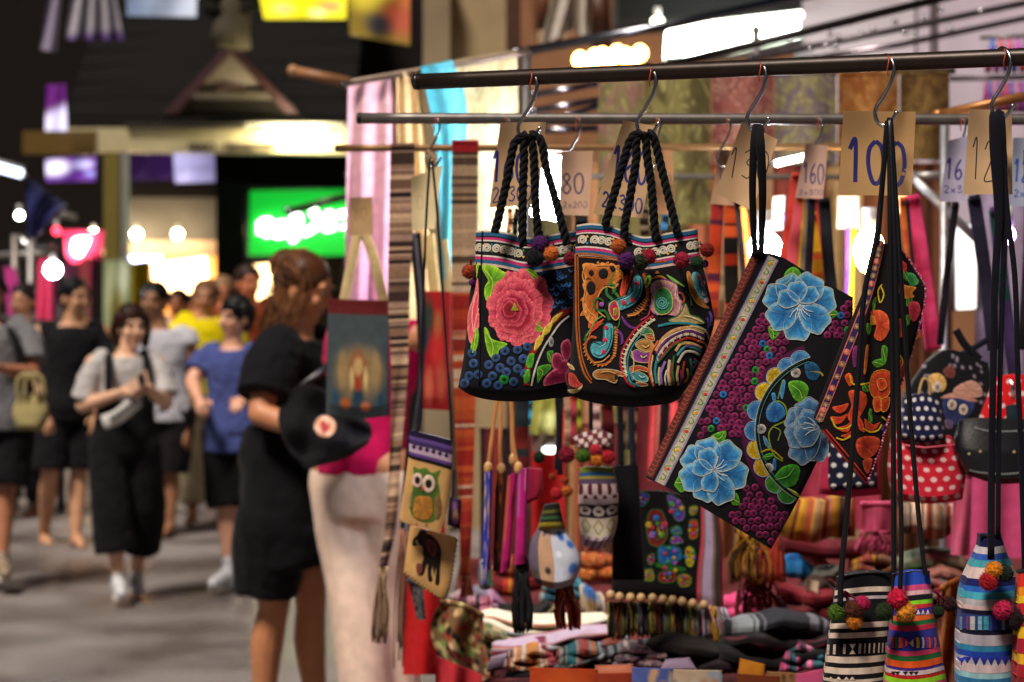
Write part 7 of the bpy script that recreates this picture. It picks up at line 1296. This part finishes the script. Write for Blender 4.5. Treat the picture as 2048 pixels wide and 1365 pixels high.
cloth('folded_cloth', [(1060, 800), (1122, 800)], [(1060, 870), (1118, 870)], 6.2, blobs('#8c8838', [(.6, .6, .25, '#d8d890')]), 'olive yellow cloth with painted back glow below the rose tote', 'cloth'); cloth('folded_cloth', [(1064, 870), (1120, 868)], [(1064, 905), (1118, 905)], 6.2, vstripes(['#5c4c3c', '#7c3c54', '#3c4c3c'], 7, 3), 'striped muted cloth under the olive yellow one', 'cloth')  # pale spot on the olive cloth paints light coming through it
o = thing('light_bulb', 'added white glow in the bright gap behind the dark pompom below the rose tote', 'lamp', P(1086, 912, 6.0)); build('glass_bulb', MB().ball(P(1100, 900, 6.0), (.024, .02, .012), '#ffffff', 12, 8), EM('#fff8f0', 2.5), o); build('socket', MB().tube([P(1100, 888, 6.0), P(1100, 894, 6.0)], .012, '#aaaaaa', 8), M('plastic'), o)  # no lamp hangs here; bulb and socket are added to fill a bright gap

# ---- polka dot and printed bags at the right
def dots(base, dot, nx, ny, r=.26, ex=None):
    def fn(u, v):
        x = u*nx; y = v*ny; x = x+.5*(np.floor(y) % 2); k = (np.hypot(np.mod(x, 1)-.5, (np.mod(y, 1)-.5)) < r)[..., None]; c = np.where(k, hx(dot), hx(base)); return c if ex is None else ex(u, v, c)
    return fn
o, s_ = simple_bag('polka_dot_bag', 'red bag with white dots and navy dotted flap', 'bag', [(1786, 860), (1850, 876), (1902, 872)], [(1790, 1000), (1860, 1008), (1925, 1000)], [(1786, 860), (1778, 940), (1790, 1000)], [(1902, 872), (1930, 940), (1925, 1000)], 3.9, dots('#b81c30', '#d8b0b0', 6, 7, .25), .045, (), 90, 80)
s_ = Surf([(1806, 796), (1850, 788), (1880, 800)], [(1800, 878), (1845, 886), (1892, 880)], d=3.89, bulge=.045); build('flap', s_.mesh(70, 60, dots('#101638', '#c8c0c0', 5, 5, .25)), M('cloth'), o); build('front_seam', MB().tube([P(x, y, 3.85) for x, y in ((1788, 888), (1850, 896), (1910, 890))], .0016, '#d86070', 6), M('thread'), o)
strap(o, [(1838, 790), (1842, 770), (1848, 758), (1858, 766), (1860, 792)], 3.88, 6, '#b89464', name='drawstring', flat=.9)
o, s_ = simple_bag('polka_dot_bag', 'rose red bag with navy dotted pocket behind the red pouch tip', 'bag', [(1650, 872), (1700, 868), (1762, 872)], [(1634, 988), (1700, 994), (1762, 990)], None, None, 3.95, '#9c2440', .03, (), 30, 30)
s_ = Surf([(1656, 878), (1752, 884)], [(1654, 984), (1756, 976)], d=3.94, bulge=.032); build('dotted_pocket', s_.mesh(70, 70, dots('#0f1228', '#c8c4c4', 4, 5, .22), grow=.001), M('cloth'), o)
o, s_ = simple_bag('polka_dot_bag', 'bright red dotted bag with key fob at the right edge', 'bag', [(1990, 756), (2030, 750), (2090, 752)], [(1958, 846), (2020, 850), (2090, 850)], None, None, 3.95, dots('#c0141c', '#d8b4b4', 5, 4, .2), .03, (), 80, 60)
build('key_fob', Surf([(2012, 812), (2038, 808)], [(2014, 848), (2042, 848)], d=3.88, bulge=.006).mesh(8, 8, '#1c2c34'), M('leather'), o); build('zip_pull', MB().tube([P(2024, 760, 3.88), P(2026, 780, 3.88), P(2026, 800, 3.88)], [.003, .005, .003], '#d8c8c0', 8), M('steel'), o)
o, s_ = simple_bag('owl_print_bag', 'black speckled bag printed with peach and blue owls', 'bag', [(1848, 728), (1900, 700), (1976, 726)], [(1812, 880), (1900, 905), (1985, 870)], [(1848, 728), (1806, 800), (1812, 880)], [(1976, 726), (1992, 800), (1985, 870)], 4.1, blobs('#0e0d12', [(rs.rand(), rs.rand(), .018, '#8c8090') for _ in range(40)]), .05, [([(1912, 660), (1930, 690), (1960, 720)], 16, '#101018'), ([(1975, 680), (1930, 706), (1900, 716)], 12, '#1c1a2c')], 60, 60)
ZX = (1780, 560, 3.1)
for t, c0, c1 in (('395,680 440,645 510,625 560,660 570,720 480,730 400,710', '#a87868', '#b88878'), ('330,740 420,715 520,760 500,830 400,900 340,850', '#1c2448', '#2c3868'), ('310,735 400,700 530,740 520,760 400,730', '#b08070', '#a87468'), ('240,600 300,580 345,620 340,680 290,700 250,670', '#b88c50', '#c09858'), ('330,560 380,530 405,570 390,610 345,600', '#5c2c28', '#6c3830'), ('340,870 390,870 385,920 350,920', '#4c3c54', '#5c4c64')): BL('owl_patch', t, c0, c1, sf=s_, z=ZX)
for t in ('385,775', '455,805', '295,665'): x, y = zz(ZX, t)[0]; q = Stitch(s_, .005); q.disc(x, y, 9, '#3c1c28', '#c8b8b0', cm='#b8a898', ry=11); q.build('eye_patch', o)
o, s_ = simple_bag('black_handbag', 'black handbag with grey piping at the right edge', 'bag', [(1918, 842), (1980, 838), (2100, 842)], [(1932, 950), (2000, 968), (2100, 962)], [(1918, 842), (1908, 900), (1932, 950)], None, 3.87, '#0d0d11', .05, (), 36, 30, mat='leather')
for t in ('525,915 600,935 720,940 831,935', '490,1180 560,1195 700,1205 831,1195'): ST('piping', t, 3.4, '#6c6c70', .001, sf=s_, z=ZX)
for t in ('490,1080', '560,1065', '770,1068', '815,1068'): x, y = zz(ZX, t)[0]; q = Stitch(s_, .002); q.disc(x, y, 3, '#a89868', '#8c7c50'); q.build('stud', o)

# ---- folded textiles on the table
def pile(label, T, B, L, R, d, colf, bulge=.06, nu=40, nv=16, name='folded_textile', mat='cloth', layers=3, cols=None):
    """stack of folded cloths: one part for each fold"""
    s = Surf(T, B, L, R, d=d, bulge=bulge, pv=[(0, .6), (.5, 1), (1, .8)]); b = np.array(B).mean(0); o = thing(name, label, 'textile', P(b[0], b[1], d), 'folded textiles on the table')
    for k in range(layers):
        v0, v1 = k/layers, (k+1)/layers; uu = np.linspace(0, 1, 20); sd = b[0]*.13+k*2.3; amp = 2.0+.07*(s.B[0][1]-s.T[0][1]); jy = lambda f: np.stack([0*uu, amp*(.8*np.sin(uu*7+f)+.25*np.sin(uu*19+f*2))], 1); ex = np.stack([(uu-.5)*amp*2*np.sin(sd*3), 0*uu], 1)
        q = Surf(s.pix(uu, np.full(20, v0+.01))+jy(sd)+ex, s.pix(uu, np.full(20, v1))+jy(sd+.8)+ex, d=d-.02*k, bulge=bulge, pv=[(0, .5), (.3, 1), (.75, 1), (1, .5)], wave=lambda u, v, k=k: .016*np.sin(u*9+k*2)+.005*np.sin(u*23+k))
        build('fold', q.mesh(nu, 8, colf if not isinstance(colf, list) else colf[k % len(colf)]), M(mat), o)
    return o
ZO = (800, 1080, 4.096); zo = lambda t: zz(ZO, t)
cam_ = blobs('#5c5030', [(rs.rand(), rs.rand(), .10, c) for c in ('#8c7c48', '#a88858', '#2c2418', '#5c7c3c', '#4c3018', '#1c1a14', '#7c8c48')*4])
cloth('folded_textile', zo('340,500 520,540 680,620'), zo('440,1130 600,1190 780,1100'), 4.35, blobs('#6c5034', [(rs.rand(), rs.rand(), .045, c) for c in ('#a8905c', '#c8a880', '#2c2018', '#6c8c48', '#8c3c28', '#1c1612', '#b8b078', '#7c2c24')*14]), 'brown, cream and green patterned cloth draped over the corner of the table', 'textile', L=zo('340,500 250,700 290,900 440,1130'), R=zo('680,620 690,800 720,950 780,1100'), wave=(.03, 9, 3), nu=70, nv=80)
pile('pink and grey striped bundle at the back of the table corner', zo('400,450 560,415 720,440 830,500'), zo('480,560 640,575 800,560 900,600'), None, None, 5.1, [vstripes(['#a87c98', '#6c6470', '#b09890', '#8c5c78'], 8, 4)], .06, layers=2)
pile('black and cream bundle in the middle of the table', zo('790,520 900,560 1080,600 1240,500'), zo('830,640 1000,660 1160,660 1290,560'), None, None, 4.95, ['#15130f', blobs('#2c1c14', [(.7, .5, .2, '#8c2c20'), (.85, .4, .2, '#a89870')])], .06, layers=2)
pile('cream cloth with pink and pale blue stripes on the table', zo('610,610 760,600 960,670 1300,660 1700,620'), zo('650,740 860,830 1100,840 1400,800 1720,700'), None, None, 4.7, [rows_of([(0, '#dcd0b8'), (.4, '#c8685c'), (.7, '#d0c0a8')]), rows_of([(0, '#d0c4b0'), (.5, '#a0b8c8')]), '#d8ccb0'], .07, layers=3)
pile('blue printed bundle behind the red tassel', zo('1450,400 1560,400 1690,480'), zo('1470,640 1600,660 1720,660'), None, None, 4.9, blobs('#c0b090', [(.5, .1, .3, '#1c4c84'), (.3, .15, .2, '#24548c'), (.45, .5, .2, '#8c6c38'), (.75, .6, .12, '#1c2438'), (.9, .35, .14, '#b8b4b0')]), .05, layers=1)
mb_ = bands(['#94304c', '#a46478', '#b84c3c', '#6c5474', '#b09cb0', '#c8a088'], 12, 9)
pile('purple and red striped cloth pile at the front of the table', zo('730,860 1000,830 1300,810 1700,760 1900,740'), zo('700,1110 900,1060 1200,1000 1600,920 1900,860'), None, None, 4.35, [mb_, vstripes(['#8c3c54', '#b0b0b0', '#c8503c', '#8c788c', '#6c2438', '#c0c0c4'], 16, 5), vstripes(['#3c1c28', '#7c3c30', '#5c4c5c', '#a8a09c'], 12, 6)], .07, layers=3)
pile('black and silver edged cloth along the front of the table', zo('900,1080 1200,1030 1600,960 2040,820'), zo('820,1130 1200,1120 1700,1050 2040,930'), None, None, 4.2, [vstripes(['#6c7074', '#24242c', '#8c8c8c', '#1c1c24'], 40, 7), '#121218'], .05, layers=2, nu=80)
pile('black woven bags with silver trim piled right of the fringed bag', [(1450, 1240), (1540, 1236), (1660, 1240)], [(1440, 1330), (1540, 1340), (1660, 1330)], None, None, 4.25, [vstripes(['#6c7074', '#15151c', '#5c5c64', '#101016'], 30, 8), blobs('#140c10', [(rs.rand(), rs.rand(), .05, '#5c2430') for _ in range(12)]), '#0e0c10'], .08, layers=3, nu=60)
pile('dark cloth heap under the fringe of the beaded bag', [(1280, 1290), (1360, 1284), (1470, 1290)], [(1280, 1350), (1360, 1356), (1470, 1350)], None, None, 4.22, ['#15100f', '#1c1418'], .08, layers=2)
def wallet(label, pts, d, col, spots=(), th=.008):
    s = Surf([pts[0], pts[1]], [pts[3], pts[2]], d=d, bulge=th); b = np.array(pts[2:]).mean(0); o = thing('wallet', label, 'wallet', P(b[0], b[1], d), 'wallets along the front of the table'); build('wallet_body', s.mesh(30, 14, blobs(col, spots)), M('leather'), o); p = s.pix(np.linspace(0, 1, 12), np.zeros(12)); build('zip_edge', MB().tube([P(x, y-1, d-.002) for x, y in p], .0016, col, 8), M('cloth'), o)
wallet('orange suede wallet at the bottom edge of the table', [(1060, 1338), (1196, 1342), (1194, 1470), (1056, 1470)], 3.82, '#a83c14', [(.5, .3, .3, '#b84c1c')])
wallet('peach wallet beside the orange suede one', [(1190, 1334), (1266, 1332), (1270, 1350), (1190, 1352)], 3.9, '#b86c50')
wallet('dark red wallet under the peach one', [(1196, 1350), (1268, 1348), (1272, 1470), (1194, 1470)], 3.82, '#8c3018', [(.4, .4, .2, '#2c100c')])
wallet('blue flowered wallet at the bottom edge', [(1264, 1338), (1346, 1340), (1350, 1470), (1262, 1470)], 3.8, '#4c5c9c', [(rs.rand(), rs.rand(), .09, c) for c in ('#c89c70', '#8c9cc8', '#b8a088')*4])
wallet('white and orange flowered wallet at the bottom edge', [(1346, 1342), (1444, 1344), (1446, 1470), (1344, 1470)], 3.82, '#b8a088', [(rs.rand(), rs.rand(), .1, c) for c in ('#b05c30', '#8ca0b0', '#c8c0b0', '#a04c30')*4])
wallet('lilac wallet lying behind the flowered ones', [(1330, 1322), (1380, 1318), (1394, 1340), (1320, 1340)], 3.95, '#8c7890')
wallet('yellow orange wallet standing at the bottom edge', [(1480, 1320), (1530, 1332), (1528, 1366), (1476, 1352)], 3.85, '#b8741c')
wallet('brown wallet under the yellow orange one', [(1474, 1350), (1560, 1356), (1560, 1470), (1470, 1470)], 3.8, '#6c3014', [(.2, .5, .2, '#b87c20')])
wallet('tan woven wallet beside the brown one', [(1534, 1346), (1600, 1350), (1600, 1470), (1540, 1470)], 3.82, '#8c6440', [(rs.rand(), rs.rand(), .06, '#4c3018') for _ in range(10)])
wallet('pink wallet left of the black and white bag', [(1592, 1352), (1650, 1340), (1652, 1470), (1590, 1470)], 3.8, '#c04c78')
YS = ['#8c6414', '#5c1c10', '#7c5c40', '#b07c18', '#3c2414', '#8c3c1c', '#6c6454']
pile('brown and yellow striped folded cloth below the blue flower clutch', [(1582, 1000), (1640, 996), (1702, 1004)], [(1560, 1072), (1630, 1082), (1704, 1076)], None, None, 4.7, vstripes(YS, 22, 3), .06, layers=1)
pile('orange and olive striped folded cloth below the red dotted bag', [(1800, 1010), (1850, 1006), (1910, 1008)], [(1800, 1066), (1850, 1076), (1908, 1070)], None, None, 4.75, vstripes(YS+['#b8541c', '#a88c78'], 22, 9), .06, layers=1)
pile('deep red folded cloths under the striped ones', [(1560, 1074), (1660, 1082), (1800, 1076)], [(1560, 1110), (1660, 1116), (1800, 1110)], None, None, 4.9, ['#4c0c14'], .05, layers=1)
o, _ = cloth('pink_towel', [(1722, 1008), (1782, 1008)], [(1722, 1062), (1780, 1064)], 4.55, fold_lines('#c04c6c'), 'pink towel with knotted tassels below the navy dotted bag', 'towel', wave=(.01, 7, 1)); tassel(o, 1760, 1062, 1752, 1112, 4.55, 40, ['#b84468', '#c85878', '#8c2c48'], 40); tassel(o, 1728, 1062, 1716, 1108, 4.55, 10, ['#b84468', '#c85878'], 14)
cloth('pink_towel', [(1908, 950), (1944, 950)], [(1902, 1110), (1940, 1112)], 4.5, fold_lines('#b8506c'), 'long pink towel hanging right of the red dotted bag', 'towel', wave=(.012, 6, 2))
pile('bright blue folded cloth below the striped bundle', [(1562, 1122), (1590, 1112), (1640, 1140)], [(1566, 1150), (1600, 1162), (1640, 1158)], None, None, 4.75, '#2474b0', .04, layers=1)
pile('terracotta folded cloth behind the bright blue one', [(1576, 1100), (1620, 1098), (1660, 1130)], [(1590, 1126), (1630, 1140), (1670, 1150)], None, None, 4.95, '#a05c48', .05, layers=1)
pile('grey green folded cloths right of the bright blue one', [(1640, 1130), (1680, 1140), (1700, 1160)], [(1600, 1180), (1650, 1190), (1690, 1210)], None, None, 4.7, ['#5c6058', '#4c3c34'], .05, layers=2)
tag([(1614, 1158), (1638, 1164), (1626, 1244), (1600, 1240)], 4.55, [('1', (1614, 1186), (8, 0), (0, 12), 1), ('0', (1616, 1206), (8, 0), (0, 12), 1)], 'white paper slip standing among the folded cloths', col='#c8b89c', ink='#5c5c60')
pile('wine red heap behind the white paper slip', [(1560, 1170), (1640, 1180), (1690, 1200)], [(1560, 1240), (1640, 1250), (1690, 1240)], None, None, 4.6, ['#6c1820', '#4c1014'], .05, layers=2)
pile('green and pink flowered cloth behind the rainbow bag', [(1790, 1124), (1860, 1096), (1930, 1108)], [(1800, 1156), (1860, 1140), (1940, 1150)], None, None, 4.8, [blobs('#6c7058', [(.6, .3, .2, '#a04c58'), (.9, .4, .2, '#b89c80'), (.3, .8, .2, '#4c8c4c')])], .05, layers=1)
pile('brown red folded stack right of the rainbow bag', [(1850, 1142), (1900, 1140), (1950, 1146)], [(1852, 1200), (1900, 1206), (1950, 1200)], None, None, 4.7, ['#7c4c40', '#5c2c28', '#6c3c3c'], .05, layers=3)
pile('dark grey folded stack under the brown red one', [(1856, 1206), (1900, 1208), (1950, 1204)], [(1856, 1260), (1900, 1264), (1950, 1260)], None, None, 4.6, ['#26262c', '#1c1c22'], .05, layers=2)
cloth('shaggy_scarf', [(1884, 1176), (1916, 1160)], [(1856, 1470), (1922, 1470)], 4.1, brocade('#b05c18', '#8c3c14', '#c88c30', 5), 'orange shaggy scarf between the rainbow and the blue bags', 'scarf', wave=(.03, 9, 5), nu=30, nv=40, mat='wool')
cloth('folded_cloth', [(826, 900), (890, 910)], [(806, 1350), (890, 1350)], 4.75, '#b01418', 'red cloth hanging down beside the table corner', 'cloth', wave=(.03, 6, 2)); cloth('folded_cloth', [(870, 1312), (964, 1350)], [(872, 1490), (966, 1490)], 4.3, '#b02c34', 'coral red cloth at the bottom of the table corner', 'cloth', wave=(.03, 11, 2), ring=False)
cloth('folded_cloth', [(816, 1160), (846, 1170)], [(834, 1240), (852, 1240)], 4.6, brocade('#15151a', '#4c4c54', '#8c7c70', 6), 'black and grey patterned cloth end under the elephant pouch', 'cloth', wave=(.01, 5, 2))
# ---- more stock filling the table
MIX = lambda seed, pal, n=18: vstripes(pal, n, seed)
for k, (lab, x0, x1, y0, y1, d, cf) in enumerate((
 ('red and gold striped bundle at the back of the table below the magenta cases', 985, 1080, 1120, 1185, 5.3, MIX(31, ['#a02c1c', '#c08c28', '#6c1418', '#b8a080'])),
 ('turquoise and white checked bundle at the back of the table', 1085, 1165, 1150, 1200, 5.2, MIX(32, ['#2c7c8c', '#b8c0bc', '#1c4c5c', '#8c9c9c'])),
 ('orange patterned bundle below the patterned bottle bag', 1150, 1230, 1110, 1160, 5.4, brocade('#a8501c', '#7c2c14', '#d09c40', 33)),
 ('maroon and pink striped bundle at the left of the table', 900, 985, 1195, 1250, 4.9, MIX(34, ['#6c1c2c', '#b86c80', '#3c1420', '#a89090'])),
 ('green and cream patterned cloth left of the striped pile', 930, 1010, 1262, 1310, 4.5, brocade('#4c5c2c', '#a8946c', '#7c3420', 35)),
 ('red and white zigzag bundle in front of the cream cloth', 1010, 1110, 1302, 1340, 4.25, MIX(36, ['#a8242c', '#c8b8a8', '#3c2028', '#8c5060', '#c07c3c'], 26)),
 ('teal and orange striped bundle right of the zigzag one', 1112, 1225, 1296, 1336, 4.22, MIX(37, ['#1c5c64', '#b8602c', '#8c8c84', '#2c2430', '#a83c34'], 26)),
 ('grey and pink ikat bundle in front of the fringed bag', 1226, 1330, 1296, 1334, 4.2, brocade('#5c5460', '#94606c', '#b8a8a0', 38)),
 ('bright pink folded shawl behind the ochre fringe', 1450, 1530, 1190, 1236, 4.8, fold_lines('#b83464')),
 ('white and yellow flowered bundle left of the black woven bags', 1390, 1470, 1200, 1245, 4.9, brocade('#b8a878', '#a88428', '#8c3c44', 39)),
 ('rust brown folded shawl under the wine red heap', 1560, 1660, 1244, 1290, 4.4, MIX(40, ['#7c341c', '#a85c2c', '#4c1c14', '#b89468'], 20)),
 ('magenta and teal folded shawl left of the black and white bag', 1560, 1650, 1292, 1340, 4.2, MIX(41, ['#a02460', '#1c5c68', '#c06c8c', '#3c1c34'], 22)),
 ('mustard and brown folded shawl under the striped cloth', 1700, 1800, 1112, 1150, 4.85, MIX(42, ['#a87c20', '#5c3418', '#7c2c1c'], 18)),
 ('cream and red folded shawl behind the rainbow bag', 1806, 1900, 1160, 1200, 4.6, MIX(43, ['#b8a488', '#8c2430', '#5c4c40'], 18)))):
    xm = (x0+x1)/2; h_ = (y1-y0)*.18
    pile(lab, [(x0, y0+h_), (xm, y0-h_*.3), (x1, y0+h_*.7)], [(x0-6, y1), (xm, y1+h_*.6), (x1+6, y1-h_*.3)], None, None, d, cf, .055, layers=2+(k % 2), nu=60, mat='wool')
cloth('folded_cloth', [(1300, 800), (1360, 800)], [(1296, 960), (1352, 960)], 5.6, vstripes(['#b83c3c', '#d06450', '#7c2024', '#1c1418'], 9, 44), 'pink red striped cloth seen between the totes and the clutch', 'cloth')
cloth('folded_cloth', [(1150, 850), (1240, 850)], [(1150, 1130), (1240, 1130)], 5.8, vstripes(['#3c2418', '#7c3c24', '#1c1412', '#94502c', '#5c1c1c'], 14, 45), 'dark brown striped cloth hung behind the bottle bags', 'cloth')
cloth('folded_cloth', [(960, 860), (1046, 860)], [(960, 1120), (1050, 1120)], 5.9, vstripes(['#5c1c1c', '#241414', '#7c2820', '#3c2c28'], 12, 46), 'dark red striped cloth hung behind the narrow cases', 'cloth')
# ---- rack of small bright goods in the upper right corner
o = thing('keyring_rack', 'rack of pink and blue keyrings in the upper right corner', 'rack', P(2020, 200, 7.8)); build('rack_bar', MB().tube([P(1960, 76, 7.8), P(2100, 70, 7.8)], .008, '#777777', 8), M('pipe'), o); build('rack_bar', MB().tube([P(1900, 158, 7.8), P(2100, 154, 7.8)], .010, '#4c4448', 8), M('pipe'), o)
for k in range(13):
    x = 1976+k*8.6; c = ['#c83c78', '#3c5cb8', '#b83cb0', '#c84c60', '#5c3c9c'][k % 5]; y0 = 78 if k % 2 else 100; build('keyring', MB().tube([P(x, y0, 7.75), P(x+1, y0+26, 7.75), P(x, y0+46, 7.75)], [.006, .016, .012], c, 8), M('plastic'), o)
for k in range(13):
    x = 1972+k*8.6; c = ['#b83c8c', '#4c68b8', '#d8809c', '#7c4cb0', '#c84c60'][k % 5]; build('keyring', MB().tube([P(x, 164, 7.75), P(x+1, 196, 7.75), P(x, 226, 7.75)], [.006, .015, .010], c, 8), M('plastic'), o)
